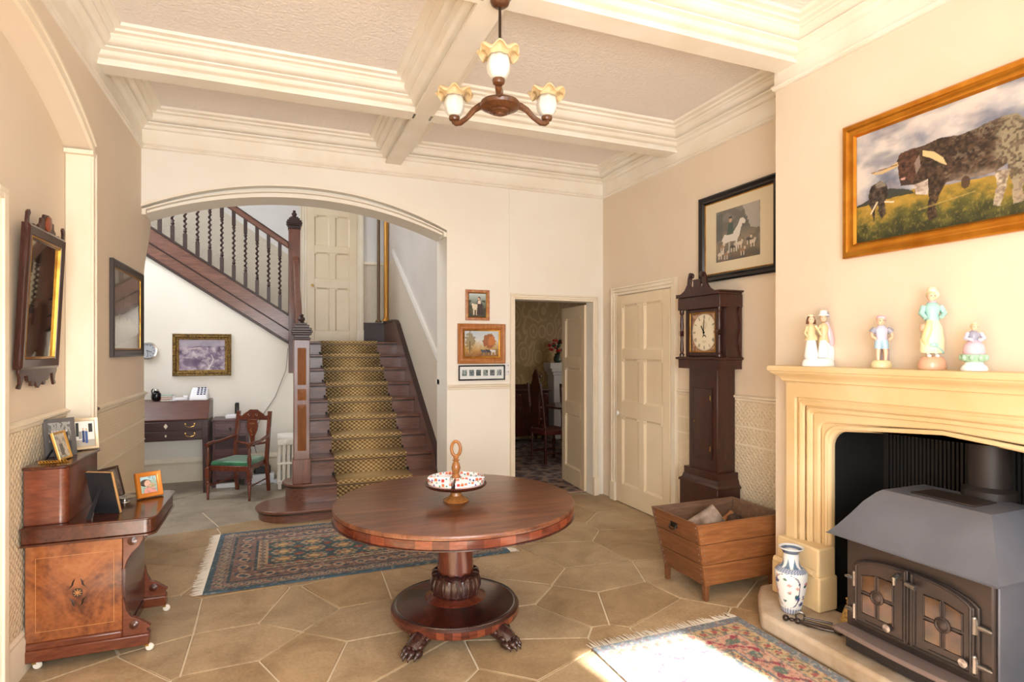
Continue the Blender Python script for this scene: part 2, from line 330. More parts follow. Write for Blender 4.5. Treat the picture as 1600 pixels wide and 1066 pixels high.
# back wall: a front skin with the wide arch, a deeper core with a smaller arch, and the thin stretch with the doorway
oa = seg_arch(XL, 1.565, 2.79, .29); ia = seg_arch(XL, 1.565, 2.745, .255)
X2, DZ = 2.06, 2.13; DX0, DX1 = 2.293, 3.222
b = MB()
b.prism([(XL-.4, ZC)]+[(XL-.4, 2.79)]+oa+[(1.565, 0), (X2, 0), (X2, ZC)], YB, YB+.075, 'y')
b.prism([(XL-.4, ZC)]+[(XL-.4, 2.745)]+ia+[(1.565, 0), (X2, 0), (X2, ZC)], YB+.075, YB+.39, 'y')
b.prism([(X2, ZC), (X2, 0), (DX0, 0), (DX0, DZ), (DX1, DZ), (DX1, 0), (3.6, 0), (3.6, ZC)], YB, YB+.14, 'y')
struct('wall_back', b, M_WALLW, 'cream back wall with a wide arch and a doorway', 'wall')
# a bead along the arch, and the bracket that carries it on the left
def arch_strip(pts, y0, y1, t, dz=0): # strip following the arch, t thick upwards
    b = MB(); n = len(pts)
    for (xa, za), (xb, zb) in zip(pts[:-1], pts[1:]):
        b.hexa([(xa, y0, za+dz), (xb, y0, zb+dz), (xb, y1, zb+dz), (xa, y1, za+dz)], [(xa, y0, za+dz+t), (xb, y0, zb+dz+t), (xb, y1, zb+dz+t), (xa, y1, za+dz+t)])
    return b
b = arch_strip(oa, YB-.014, YB+.002, .022, .0); b.v += []
c = arch_strip(seg_arch(XL, 1.565, 2.765, .27), YB+.02, YB+.075, .012); b.add(c.v, c.f)
c = arch_strip(ia, YB+.06, YB+.09, .02, -.004); b.add(c.v, c.f)
b.box(1.535, YB+.01, 2.73, 1.566, YB+.2, 2.775); b.box(XL, YB+.01, 2.73, XL+.03, YB+.2, 2.775)
struct('trim_1', b, M_PLAST, 'moulded plaster edge of the arch in the back wall', 'moulding')
# left wall with its own arched recess; its far end runs on a little behind the back wall's face and swells to carry the arch
la = seg_arch(1.62, 4.24, 2.80, .30)
b = MB()
b.prism([(YN, 0), (1.62, 0)]+la[:1]+la[1:]+[(4.24, 0), (YB+.1, 0), (YB+.1, 2.2)]+[(YB+.1+.29*math.sin(t)**2, 2.2+.55*t/(PI/2)) for t in [PI/2*k/8 for k in range(9)]]+[(YB+.39, ZC), (YN, ZC)], XRC-.12, XL, 'x')
wl = struct('wall_left', b, M_WALL, 'cream left wall with a shallow arched recess', 'wall')
struct('wall_recess', MB().box(XRC-.1, 1.55, 0, XRC, 4.30, 3.3), M_WALL, 'cream wall at the back of the arched recess', 'wall')
# recess arch moulding and pilaster edge
b = MB(); c = arch_strip(la, 0, .02, .05, .0); b.add([(XL+p[1]*.9, p[0], p[2]) for p in c.v], c.f)
c = arch_strip(seg_arch(1.62, 4.24, 2.84, .31), 0, .03, .018, .0); b.add([(XL+p[1]*.9, p[0], p[2]) for p in c.v], c.f)
b.box(XL, 4.235, 0, XL+.012, 4.262, 2.80); b.box(XL, 4.275, 0, XL+.018, 4.292, 2.80); b.box(XRC+.002, 4.19, 2.775, XL+.02, 4.245, 2.80); b.box(XRC+.002, 4.18, 2.83, XL+.0, 4.24, 2.86); b.box(XRC+.002, 4.228, .2, XL, 4.242, 2.78)
struct('trim_2', b, M_TRIM, 'white moulded edge of the arched recess in the left wall', 'moulding')
# right wall, chimney breast with the hearth opening, near wall with two windows
struct('wall_right', MB().box(XR, YBR-.4, 0, XR+.2, 5.78, ZC).box(XR, YN-.1, 0, XR+.2, YBN+.3, ZC), M_WALL, 'warm cream right wall behind the tall clock', 'wall')
def tudor(yc, hw, zs, za, r, n=8):
    """left spring to right spring of a flat four-centred arch, as (y,z) going towards smaller y"""
    p = [(yc+hw, zs-r)]+[(yc+hw-r+r*math.cos(t), zs-r+r*math.sin(t)) for t in [PI/2*k/n for k in range(1, n+1)]]
    q = [(2*yc-y, z) for y, z in reversed(p)]
    return p+[(yc, za)]+q
FC = 1.83
b = MB(); hole = tudor(FC, .70, 1.20, 1.26, .02)
b.prism([(YBR, 0), (FC+.70, 0)]+hole+[(FC-.70, 0), (YBN, 0), (YBN, ZC), (YBR, ZC)], XB, XB+.36, 'x')
struct('wall_chimney_breast', b, M_WALL, 'cream chimney breast above the stone fireplace', 'wall')
M_FLUTE = plain('black_fluted_iron', (30, 28, 27), .5)
b = MB(); b.box(XB+.45, FC-.75, 0, XB+.5, FC+.75, 1.4).box(XB+.035, FC+.635, 0, XB+.46, FC+.695, 1.4).box(XB+.035, FC-.695, 0, XB+.46, FC-.635, 1.4).box(XB+.035, FC-.695, 1.19, XB+.5, FC+.695, 1.24).box(XB+.001, FC-.69, 0, XB+.46, FC+.69, .098)
for k in range(56):
    y = FC-.6+1.2*k/55; b.box(XB+.434, y-.006, .05, XB+.452, y+.006, 1.38)
struct('wall_firebox', b, M_FLUTE, 'black fluted lining inside the fireplace opening', 'firebox')
b = MB()
wins = [(-.9, 1.2, .8, 2.42), (2.08, 2.84, .65, 2.55)]
b.box(-1.3, YN-.25, 0, -.9, YN, ZC).box(1.2, YN-.25, 0, 2.08, YN, ZC).box(2.84, YN-.25, 0, 3.55, YN, ZC)
for x0, x1, z0, z1 in wins: b.box(x0, YN-.25, 0, x1, YN, z0).box(x0, YN-.25, z1, x1, YN, ZC)
struct('wall_near', b, M_WALL, 'cream near wall with two sash windows', 'wall')
for k, (x0, x1, z0, z1) in enumerate(wins):
    b = MB(); y0, y1 = YN-.16, YN-.1
    b.box(x0, y0, z0, x0+.05, y1, z1).box(x1-.05, y0, z0, x1, y1, z1).box(x0, y0, z0, x1, y1, z0+.06).box(x0, y0, z1-.05, x1, y1, z1).box(x0, y0, (z0+z1)/2-.025, x1, y1, (z0+z1)/2+.025)
    if x1-x0 > 1: b.box((x0+x1)/2-.03, y0, z0, (x0+x1)/2+.03, y1, z1)
    struct('window_%d' % (k+1), b, M_TRIM, 'white painted sash window in the near wall', 'window')
# stair hall shell: under-stair wall, landing wall, right-hand stair wall, outer left wall, ceiling
YU, YL = 8.05, 9.4; XS = 1.62
STR = lambda x: 1.70+(.113-x)*.66            # underside of the upper flight's string
struct('wall_understairs', MB().prism([(-3.0, 0), (.212, 0), (.212, STR(.14)+.02), (.14, STR(.14)+.1), (-3.0, STR(-3.0)+.1)], YU, YU+.08, 'y'), M_WALLW, 'pale wall under the upper flight of stairs', 'wall')
struct('wall_landing', MB().box(-3.0, YL, 1.2, 1.9, YL+.15, 6.0), M_HALL, 'pale wall behind the stair landing', 'wall')
struct('wall_stair', MB().box(XS, YB+.39, 0, XS+.2, YL, 6.0), plain('stair_wall_grey', (214, 206, 198), .6, c2=(206, 197, 188), nscale=1.5), 'greyish wall on the right of the stairs', 'wall')
struct('wall_hall_left', MB().box(-3.1, 5.6, 0, -3.0, YL, 3.3).box(-3.1, 5.6, 5.2, -3.0, YL, 6.0).box(-3.1, 7.8, 3.3, -3.0, YL, 5.2).box(-3.0, 5.72, 0, XL-.13, 5.8, 6.0).box(-1.25, 5.8, 3.6, 1.9, 6.0, 6.0), M_HALL, 'pale far left wall of the stair hall', 'wall')
struct('ceiling_hall', MB().box(-3.1, 5.6, 6.0, 1.9, YL+.1, 6.1), M_CEIL, 'white ceiling high above the stairs', 'ceiling')
# dining room beyond the doorway
m, nt, bb = newmat('brown_damask_wallpaper')
v = N(nt, 'ShaderNodeTexVoronoi', Scale=5.0); nt.links.new(coords(nt, (1, 1, .62)), v.inputs[0]); w = N(nt, 'ShaderNodeMath', operation='MULTIPLY'); w.inputs[1].default_value = 22
nt.links.new(v.outputs['Distance'], w.inputs[0]); s = N(nt, 'ShaderNodeMath', operation='SINE'); nt.links.new(w.outputs[0], s.inputs[0])
nt.links.new(ramp(nt, s.outputs[0], [(.3, (150, 118, 72)), (.8, (172, 140, 90))]), bb.inputs['Base Color']); M_DAMASK = m
struct('wall_dining_back', MB().box(1.9, 9.6, 0, 6.6, 9.7, 2.7), M_DAMASK, 'brown patterned wallpaper on the far dining room wall', 'wall')
struct('wall_dining_right', MB().box(6.5, 5.6, 0, 6.6, 9.6, 2.7).box(3.6, 5.6, 0, 6.5, 5.76, 2.7), M_DAMASK, 'brown patterned right wall of the dining room', 'wall')
struct('wall_dining_left', MB().box(1.83, 5.78, 0, 1.93, 9.6, 2.7), M_DAMASK, 'brown patterned left wall of the dining room', 'wall')
struct('ceiling_dining', MB().box(1.9, 5.78, 2.55, 6.6, 9.7, 2.75).box(1.93, 9.3, 2.47, 6.5, 9.6, 2.55).box(3.9, 5.78, 2.46, 4.1, 9.3, 2.55), M_CEIL, 'white beamed ceiling of the dining room', 'ceiling')
# ------------------------------------------------------------------ coffered ceiling
prof = [(-.03, 3.386), (0, 3.386), (0, 3.408), (-.018, 3.41), (-.018, 3.432), (.012, 3.435), (.024, 3.445), (.034, 3.463), (.06, 3.474), (.062, 3.484), (.052, 3.488), (.075, 3.494), (.094, 3.505), (.102, 3.522), (.096, 3.54), (.1, 3.545), (.128, 3.551), (.13, 3.566), (.162, 3.573), (.17, 3.592)]
BX0, BX1 = .955, 1.105; BY = [(4.33, 4.48), (2.70, 2.85), (1.07, 1.22)]
tn = 3
ys = [YB, BY[0][1], BY[0][0], BY[1][1], BY[1][0], BY[2][1], BY[2][0], YN]
for r in range(4):
    y1, y0 = ys[2*r], ys[2*r+1]
    for side in (0, 1):
        x0, x1 = (XL, BX0) if side == 0 else (BX1, XR if r < 2 else (XB if r == 2 else XB))
        b = MB().sweep(prof, [(x0, y0), (x1, y0), (x1, y1), (x0, y1)])
        struct('trim_%d' % tn, b, M_PLAST, 'stepped plaster moulding around a ceiling coffer', 'moulding')['group'] = 'ceiling coffer mouldings'; tn += 1
b = MB().box(BX0+.02, YN, 3.3865, BX1-.02, YB, ZC-.02); struct('trim_%d' % tn, b, M_PLAST, 'long plaster ceiling beam running to the back wall', 'beam'); tn += 1
for k, (y0, y1) in enumerate(BY):
    b = MB().box(XL, y0+.02, 3.3865, BX0, y1-.02, ZC-.02).box(BX1, y0+.02, 3.3865, XR if k == 0 else XB+.02, y1-.02, ZC-.02)
    struct('trim_%d' % tn, b, M_PLAST, ['plaster cross beam of the ceiling nearer the arch', 'plaster cross beam of the ceiling above the pendant lamp', 'plaster cross beam of the ceiling by the windows'][k], 'beam'); tn += 1
rail = [(0, 3.445), (.006, 3.44), (.006, 3.316), (.02, 3.31), (.024, 3.298), (.014, 3.292), (.016, 3.284), (.004, 3.275), (0, 3.274)]
b = MB().sweep(rail, [(XL, YN), (XB, YN), (XB, YBR), (XR, YBR), (XR, YB), (XL, YB)]); struct('trim_%d' % tn, b, M_PLAST, 'picture rail and frieze below the cornice', 'moulding'); tn += 1
b = MB().sweep([(p, q) for p, q in prof], [(XB, 2.85), (XB, YBR), (XR, YBR)], closed=False); struct('trim_%d' % tn, b, M_PLAST, 'cornice returning round the chimney breast corner', 'moulding'); tn += 1
# ------------------------------------------------------------------ dado panels, dado rails, skirting
drail = [(0, 1.20), (.008, 1.205), (.012, 1.222), (.026, 1.23), (.028, 1.242), (.014, 1.25), (0, 1.252)]
skirt = [(0, 0), (.022, 0), (.022, .16), (.014, .175), (.016, .19), (.006, .205), (0, .206)]
def strip(name, pr, path, mat, lab, cat): return struct(name, MB().sweep(pr, path, closed=False), mat, lab, cat)
strip('trim_%d' % tn, drail, [(XRC, 3.37), (XRC, 4.24)][::-1], M_TRIM, 'dado rail inside the arched recess', 'moulding'); tn += 1
strip('trim_%d' % tn, drail, [(XL, 5.73), (XL, 4.3)], M_TRIM, 'dado rail on the left wall beside the arch', 'moulding'); tn += 1
strip('trim_%d' % tn, drail, [(XR, 4.33), (XR, YBR)][::-1], M_TRIM, 'dado rail behind the tall clock', 'moulding'); tn += 1
strip('trim_%d' % tn, drail, [(X2+.17, YB), (1.575, YB)], M_TRIM, 'dado rail below the three pictures', 'moulding'); tn += 1
strip('baseboard_left', skirt, [(XL, 5.73), (XL, 4.3)], M_TRIM, 'cream skirting board on the left wall', 'skirting')
strip('baseboard_recess', skirt, [(XRC, 4.24), (XRC, 3.37)], M_TRIM, 'cream skirting board in the arched recess', 'skirting')
strip('baseboard_right', skirt, [(XR, YBR), (XR, 4.33)], M_TRIM, 'cream skirting board behind the tall clock', 'skirting')
strip('baseboard_back', skirt, [(X2+.17, YB), (1.575, YB)], M_TRIM, 'cream skirting board left of the doorway', 'skirting')
strip('baseboard_hall', [(0, 0), (.02, 0), (.02, .2), (.012, .21), (.03, .24), (.012, .27), (0, .29)], [(.12, YU), (-2.9, YU)], M_TRIM, 'tall white skirting board under the stairs', 'skirting')
struct('trim_%d' % tn, MB().box(XRC, 3.37, .2, XRC+.004, 4.24, 1.2).box(XL, 4.3, .2, XL+.004, 5.73, 1.2), M_LIN, 'embossed dado paper on the left wall', 'dado panel'); tn += 1
struct('trim_%d' % tn, MB().box(XR-.004, YBR, .2, XR, 4.33, 1.2), M_LIN, 'embossed dado paper behind the tall clock', 'dado panel'); tn += 1
struct('trim_%d' % tn, MB().box(XL, 4.3, 1.01, XL+.009, 5.73, 1.02).box(XL, 4.3, .845, XL+.009, 5.73, .855).box(XR-.009, YBR, 1.0, XR, 4.33, 1.012).box(XR-.009, YBR, .86, XR, 4.33, .87), M_TRIM, 'thin raised bands along the embossed dado paper', 'moulding'); tn += 1
# stair wall dado (sloping), its white cap, landing dado
b = MB().prism([(5.95, 0), (5.95, 1.30), (8.75, 2.98), (YL, 2.98), (YL, 0)], XS-.005, XS, 'x'); struct('trim_%d' % tn, b, M_LINH, 'embossed dado paper rising beside the stairs', 'dado panel'); tn += 1
b = MB().prism([(5.72, 1.24), (5.72, 1.30), (8.80, 3.12), (8.80, 3.05)], XS-.03, XS, 'x').box(XS-.055, YB+.3, 1.24, XS, YB+.45, 1.29); struct('trim_%d' % tn, b, plain('white_cap_paint', (236, 230, 222), .45), 'white sloping dado cap beside the stairs', 'moulding'); tn += 1
b = MB().prism([(-3.0, 1.3), (1.62, 1.3), (1.62, 2.95), (.3, 2.95), (.2, 3.0), (-3.0, 5.1)], YL-.005, YL, 'y'); struct('trim_%d' % tn, b, M_LINH, 'embossed dado paper on the landing wall', 'dado panel'); tn += 1
struct('trim_%d' % tn, MB().box(1.22, YL-.03, 2.95, 1.62, YL, 2.99), M_TRIM, 'white dado rail on the landing wall', 'moulding'); tn += 1
struct('trim_%d' % tn, MB().box(2.232, YB-.012, 1.24, 2.24, YB, 3.27).box(1.6, YB-.004, .21, 1.606, YB, 1.2), M_WALLW, 'thin vertical cover strip above the light switches', 'moulding'); tn += 1
# ------------------------------------------------------------------ doors
def door_leaf(name, w, h, rows, ncol, mat, parent, M, t=.04):
    """leaf in local XZ, x 0..w, z 0..h, front face towards -Y; stiles, rails and one object per panel with shouldered tops"""
    st, ml = .11*min(1, w/.7), .09*min(1, w/.7); b = MB(); cw = (w-2*st-(ncol-1)*ml)/ncol
    b.box(0, -t, 0, st, 0, h).box(w-st, -t, 0, w, 0, h)
    for c in range(1, ncol):
        for (z0, z1) in rows: b.box(st+c*cw+(c-1)*ml, -t, z0, st+c*cw+c*ml, 0, z1)
    zs = [0]+[z for r in rows for z in r]+[h]
    for k in range(0, len(zs), 2): b.box(st, -t, zs[k], w-st, 0, zs[k+1])
    for (z0, z1) in rows:
        for c in range(ncol):
            x0 = st+c*(cw+ml); x1 = x0+cw; k = .035*min(1, w/.7)
            for xa, xb in ((x0, x0+k), (x1-k, x1)): b.prism([(xa, z1-.028), (xb, z1-.028), (xb, z1), (xa, z1)], -t, -t+.012, 'y')
    lf = b.build('leaf_frame', mat, parent, bev=.004); lf.matrix_local = M
    for (z0, z1) in rows:
        for c in range(ncol):
            x0 = st+c*(cw+ml); x1 = x0+cw; e = .018
            q = MB().add([(x0, -t+.006, z0), (x1, -t+.006, z0), (x1, -t+.006, z1), (x0, -t+.006, z1), (x0+e, -t+.02, z0+e), (x1-e, -t+.02, z0+e), (x1-e, -t+.02, z1-e), (x0+e, -t+.02, z1-e)], [(0, 1, 5, 4), (1, 2, 6, 5), (2, 3, 7, 6), (3, 0, 4, 7), (4, 5, 6, 7)]).build('panel', mat, parent, recalc=False, smooth=0); q.matrix_local = M
    return lf
def architrave(w, h, mw, M, sides='both'):
    """door surround around an opening w x h in local XZ, x 0..w"""
    b = MB()
    for i, d, o in ((0, .02, .35), (.35, .028, .75), (.75, .036, 1.0)):
        a0, a1 = mw*i, mw*o
        b.box(-a1, -d, 0, -a0, 0, h+a1).box(w+a0, -d, 0, w+a1, 0, h+a1).box(-a0, -d, h+a0, w+a0, 0, h+a1)
    for x in (-mw, w): b.box(x-.004, -.045, 0, x+mw+.004, 0, .2)
    b.v = [tuple(M @ Vector(p)) for p in b.v]; return b
M_DOOR = plain('cream_door_paint', (233, 216, 186), .36, c2=(227, 207, 174), nscale=2)
# door in the right wall (faces -X)
MR = T(XR-.001, 5.33, 0, rz=-PI/2)
d1 = thing('door_1', 'closed cream six-panel door between clock and doorway', 'door', (0, 0, 0), kind='structure')
architrave(.93, 2.175, .085, MR).build('architrave', M_TRIM, d1, bev=.004)
lf = door_leaf('leaf', .91, 2.16, [(.2, .9), (1.06, 1.5), (1.6, 2.06)], 2, M_DOOR, d1, T(XR-.001, 5.32, .006, rz=-PI/2), t=.022)
k = MB().lathe([(.0, -.05), (.02, -.048), (.026, -.035), (.02, -.022), (.008, -.018), (.008, 0), (.022, 0)], n=16, M=T(XR-.022, 5.245, .94, ry=PI/2)); k.build('knob', plain('white_china', (238, 234, 226), .2), d1)
# landing door
d2 = thing('door_2', 'cream panelled door at the head of the lower stairs', 'door', (0, 0, 0), kind='structure')
architrave(.74, 2.06, .1, T(.41, YL-.006, 1.713)).build('architrave', M_TRIM, d2, bev=.004)
door_leaf('leaf', .74, 2.06, [(.18, .84), (.98, 1.38), (1.48, 1.95)], 2, M_DOOR, d2, T(.41, YL-.012, 1.713), t=.026)
MB().lathe([(.0, -.05), (.02, -.045), (.022, -.03), (.008, -.02), (.008, 0), (.03, 0)], n=14, M=T(.49, YL-.024, 1.713+.87, rx=-PI/2)).build('knob', M_BRASS, d2)
MB().box(.44, YL-.03, 2.56, .448, YL-.024, 2.61).build('key_plate', M_BRASS, d2)
# dining doorway: surround and the leaf folded back
d3 = thing('door_3', 'open cream door folded back into the dining room', 'door', (0, 0, 0), kind='structure')
architrave(DX1-DX0, DZ, .055, T(DX0, YB-.001, 0)).build('architrave', M_TRIM, d3, bev=.004)
ang = math.atan2(.64, .05)
door_leaf('leaf', .66, 2.1, [(.2, .83), (.97, 1.38), (1.5, 1.97)], 1, M_DOOR, d3, T(3.235, 5.775, .008, rz=ang+PI) @ T(-.66, 0, 0) , t=.035)

b = MB().box(XRC, 3.27, 0, XRC+.03, 3.365, 2.345).box(XRC, 1.9, 2.26, XRC+.03, 3.27, 2.345).box(XRC, 3.28, 0, XRC+.042, 3.325, 2.31).box(XRC, 1.9, 2.28, XRC+.042, 3.28, 2.31)
struct('trim_%d' % tn, b, M_TRIM, 'white architrave at the near side of the wall mirror', 'moulding', bev=.004); tn += 1
# ================================================================== STAIRCASE
stz = [.11, .30]+[.49+(1.713-.49)/7*k for k in range(8)]
sty = [5.74, 5.97]+[6.27+.29*k for k in range(8)]
SX0, SX1 = .28, 1.575
st = thing('staircase', 'dark stained wooden staircase with barley-twist balusters beyond the arch', 'staircase', (.9, 5.9, 0))
st.location = (0, 0, 0)
def dend(x0, x1, yf, yb, n=14, r=None):
    """step plan with a rounded left end (x0 is the far left)"""
    r = (yb-yf)/2 if r is None else r
    pts = [(x1, yf)]+[(x0+r+r*math.cos(t), (yf+yb)/2+(yb-yf)/2*math.sin(t)) for t in [-PI/2-PI*k/n for k in range(n+1)]]+[(x1, yb)]
    return [(x, y) for x, y in pts][::-1]
# two bull-nosed steps
for k, (x0, yb) in enumerate([(-.20, 6.36), (.04, 6.42)]):
    z0 = 0 if k == 0 else stz[0]
    MB().prism(dend(x0+.03, SX1, sty[k]+.028, yb-.03), z0, stz[k]-.03, 'z').build('riser', M_OAK, st, smooth=40)
    MB().prism(dend(x0, SX1, sty[k], yb), stz[k]-.03, stz[k], 'z').build('tread', M_OAK, st, bev=.01, segs=3)
    MB().prism(dend(x0+.018, SX1, sty[k]+.016, yb-.018), stz[k]-.045, stz[k]-.03, 'z').build('cove_moulding', M_DARK, st)
for k in range(2, 10):
    y1 = sty[k+1]+.02 if k < 9 else YL
    MB().box(SX0 if k > 2 else SX0, sty[k]+.028, stz[k-1], SX1, sty[k]+.05, stz[k]-.028).build('riser', M_OAK, st)
    MB().box(SX0, sty[k], stz[k]-.028, SX1, y1+.03 if k < 9 else YL-.002, stz[k]).build('tread', M_OAK, st, bev=.009, segs=3)
    MB().box(SX0, sty[k]+.014, stz[k]-.043, SX1, sty[k]+.03, stz[k]-.028).build('cove_moulding', M_DARK, st)
# landing carries on to the left behind the upper flight
MB().box(-.1, YU+.12, stz[9]-.06, SX0, YL-.002, stz[9]).build('landing', M_OAK, st)
# wall string (right) with moulded cap; left string
pr = [(5.95, .0), (5.95, .18), (6.10, .50), (8.22, 1.93), (8.34, 2.0), (8.5, 2.03), (YL, 2.03), (YL, 1.70), (8.3, 1.5), (6.0, .0)]
MB().prism(pr, SX1-.003, XS-.006, 'x').build('wall_string', M_OAK, st, bev=.004)
cap = [(5.95, .2), (6.10, .50), (7.1, 1.175), (8.16, 1.89), (8.26, 1.96), (8.38, 2.01), (8.55, 2.03), (YL-.03, 2.03)]
b = MB()
for (ya, za), (yb, zb) in zip(cap[:-1], cap[1:]): b.hexa([(SX1-.02, ya, za-.012), (XS-.006, ya, za-.012), (XS-.006, yb, zb-.012), (SX1-.02, yb, zb-.012)], [(SX1-.02, ya, za+.018), (XS-.006, ya, za+.018), (XS-.006, yb, zb+.018), (SX1-.02, yb, zb+.018)])
b.build('string_cap', M_DARK, st)
MB().box(1.225, YL-.03, 1.713, XS-.006, YL-.004, 2.03).build('landing_skirting', M_DARK, st)
MB().prism([(6.19, .30), (6.19, .72), (8.12, 2.10), (8.12, 1.55), (6.5, .30)], .20, SX0+.002, 'x').build('outer_string', M_OAK, st, bev=.005)
MB().prism([(6.19, .0), (6.19, .32), (6.52, .32), (8.05, 1.45), (8.05, 0)], .215, .245, 'x').build('spandrel_panel', M_WALLW, st)
# newels
def newel(x, y, z0, z1, w, ncap, extra):
    p = MB().cbox((x, y, (z0+z1)/2), (w, w, z1-z0)).build('newel_post', M_OAKV, st, bev=.006)
    c = MB(); zz = z1
    for dw, h in ((.012, .018), (-.01, .03), (.03, .02), (.05, .022), (.03, .025), (-.01, .03), (-.05, .02)):
        c.cbox((x, y, zz+h/2), (w+dw, w+dw, h)); zz += h
    c.build('newel_cap', M_DARK, p, bev=.005)
    f = MB().lathe([(.03, 0), (.022, .012), (.03, .025), (.034, .04), (.026, .055), (.014, .062), (.02, .072), (.016, .086), (.0, .09)], (x, y, zz), 14); f.build('finial', M_DARK, p)
    return p
nl = newel(.217, 6.08, .31, 1.70, .15, 0, 0)
MB().cbox((.217, 6.08, .42), (.17, .17, .24)).build('newel_base', M_OAKV, nl, bev=.006)
M_INL = wood('golden_inlay_wood', (104, 60, 28), (146, 92, 48), rough=.3)
def pyr(b, x0, x1, y, z0, z1, d): b.add([(x0, y, z0), (x1, y, z0), (x1, y, z1), (x0, y, z1), ((x0+x1)/2, y-d, z0+(x1-x0)/2), ((x0+x1)/2, y-d, z1-(x1-x0)/2)], [(0, 1, 4), (1, 2, 5, 4), (2, 3, 5), (3, 0, 4, 5)])
for z0, z1 in ((.62, 1.07), (1.11, 1.22), (1.26, 1.62)):
    b = MB(); pyr(b, .177, .257, 6.0045, z0, z1, .012); b.build('inlay_panel', M_INL, nl, smooth=0)
nu = newel(.2, 8.12, 1.30, 3.17, .145, 0, 0)
MB().lathe([(.0, -.1), (.02, -.09), (.03, -.07), (.018, -.05), (.045, -.03), (.05, 0)], (.2, 8.12, 1.30), 14).build('drop_finial', M_DARK, nu)
# lower handrail and balusters along the left side of the lower flight
b = MB(); b.hexa([(.18, 6.15, 1.44), (.255, 6.15, 1.44), (.255, 8.06, 2.72), (.18, 8.06, 2.72)], [(.185, 6.15, 1.53), (.25, 6.15, 1.53), (.25, 8.06, 2.82), (.185, 8.06, 2.82)]); b.build('handrail', M_OAK, st, bev=.012)
def baluster(h):
    b = MB().cbox((0, 0, .09), (.042, .042, .18)).cbox((0, 0, h-.09), (.042, .042, .18))
    z0, z1 = .18, h-.18
    b.lathe([(.02, z0), (.014, z0+.012), (.022, z0+.03), (.014, z0+.045), (.016, z0+.06)], n=10); b.lathe([(.016, z1-.06), (.014, z1-.045), (.022, z1-.03), (.014, z1-.012), (.02, z1)], n=10)
    L = z1-z0-.12; n = 40; vs, fs = [], []; m = 8
    for i in range(n+1):
        z = z0+.06+L*i/n; t = 2*PI*L*i/n/.062
        for k in range(m): a = 2*PI*k/m; vs.append((.0085*math.cos(t)+.0145*math.cos(a), .0085*math.sin(t)+.0145*math.sin(a), z))
    for i in range(n):
        for k in range(m): p, q = i*m+k, i*m+(k+1) % m; fs.append((p, q, q+m, p+m))
    return b.add(vs, fs)
HB = .86; b0 = None
def place_bal(x, y, z):
    global b0
    if b0 is None: b0 = baluster(HB).build('baluster', M_DARK, st); o = b0
    else: o = b0.copy(); COL.objects.link(o); o.parent = st
    o.location = (x, y, z)
for k in range(9): place_bal(.217, 6.30+.19*k, .78+.19*k*.676-.06)
# upper flight: string in the plane of the under-stair wall, with rails, balusters, treads behind it
xs = [.13, -2.9]; up = lambda x, dz: STR(x)+dz
def slab(y0, y1, d0, d1, name, mat, bev=0): return MB().prism([(.13, STR(.13)+d0), (.13, STR(.13)+d1), (-2.9, STR(-2.9)+d1), (-2.9, STR(-2.9)+d0)], y0, y1, 'y').build(name, mat, st, bev=bev)
slab(YU-.035, YU-.003, .0, .36, 'upper_string', M_OAK)
slab(YU-.055, YU-.003, -.015, .02, 'string_bead', M_DARK, .006); slab(YU-.05, YU-.03, .155, .175, 'string_bead', M_DARK, .006); slab(YU-.06, YU+.01, .345, .375, 'string_capping', M_DARK, .006)
slab(YU-.05, YU+.03, 1.215, 1.29, 'upper_handrail', M_OAK, .014); slab(YU-.035, YU+.015, 1.29, 1.305, 'upper_handrail_ridge', M_DARK, .006)
for k in range(16): x = .025-.1335*k; place_bal(x, YU-.012, STR(x)+.365)
for k in range(10):
    x = .0-.262*k; z = stz[9]+.172*(k+1)
    MB().box(x-.29, YU+.1, z-.03, x, YL-.01, z).box(x-.02, YU+.1, z-.172, x, YL-.01, z).build('upper_tread', M_OAK, st)
# carpet runner
m, nt, bb = newmat('basket_weave_carpet'); uvn = N(nt, 'ShaderNodeTexCoord'); sp = N(nt, 'ShaderNodeSeparateXYZ'); nt.links.new(uvn.outputs['UV'], sp.inputs[0])
def sinof(o, k, ph=0):
    q = N(nt, 'ShaderNodeMath', operation='MULTIPLY_ADD'); q.inputs[1].default_value = k; q.inputs[2].default_value = ph; nt.links.new(o, q.inputs[0])
    s_ = N(nt, 'ShaderNodeMath', operation='SINE'); nt.links.new(q.outputs[0], s_.inputs[0]); return s_.outputs[0]
mu = N(nt, 'ShaderNodeMath', operation='MULTIPLY'); nt.links.new(sinof(sp.outputs[0], 118), mu.inputs[0]); nt.links.new(sinof(sp.outputs[1], 150), mu.inputs[1])
fn = N(nt, 'ShaderNodeTexNoise', Scale=260.0, Detail=2.0); nt.links.new(uvn.outputs['UV'], fn.inputs[0])
ad = N(nt, 'ShaderNodeMath', operation='MULTIPLY_ADD'); ad.inputs[1].default_value = .7; nt.links.new(fn.outputs[0], ad.inputs[0]); nt.links.new(mu.outputs[0], ad.inputs[2])
nt.links.new(ramp(nt, ad.outputs[0], [(.0, (134, 104, 62)), (.3, (174, 143, 94)), (.75, (212, 184, 130))]), bb.inputs['Base Color']); bb.inputs['Roughness'].default_value = .95
bump(nt, bb, ad.outputs[0], .6, .008); M_RUN = m
path = [(sty[1]+.006, .112)]
for k in range(1, 10):
    e = .012
    path += [(sty[k]+.02, stz[k]-.04), (sty[k]-e*.8, stz[k]-.02), (sty[k]-e*.4, stz[k]+e), (sty[k]+.03, stz[k]+e)]
    if k < 9: path += [(sty[k+1]+.016, stz[k]+e)]
path += [(9.25, stz[9]+.012)]; path[0] = (sty[1]+.016, .125)
b = MB(); d = 0; b.uv = []
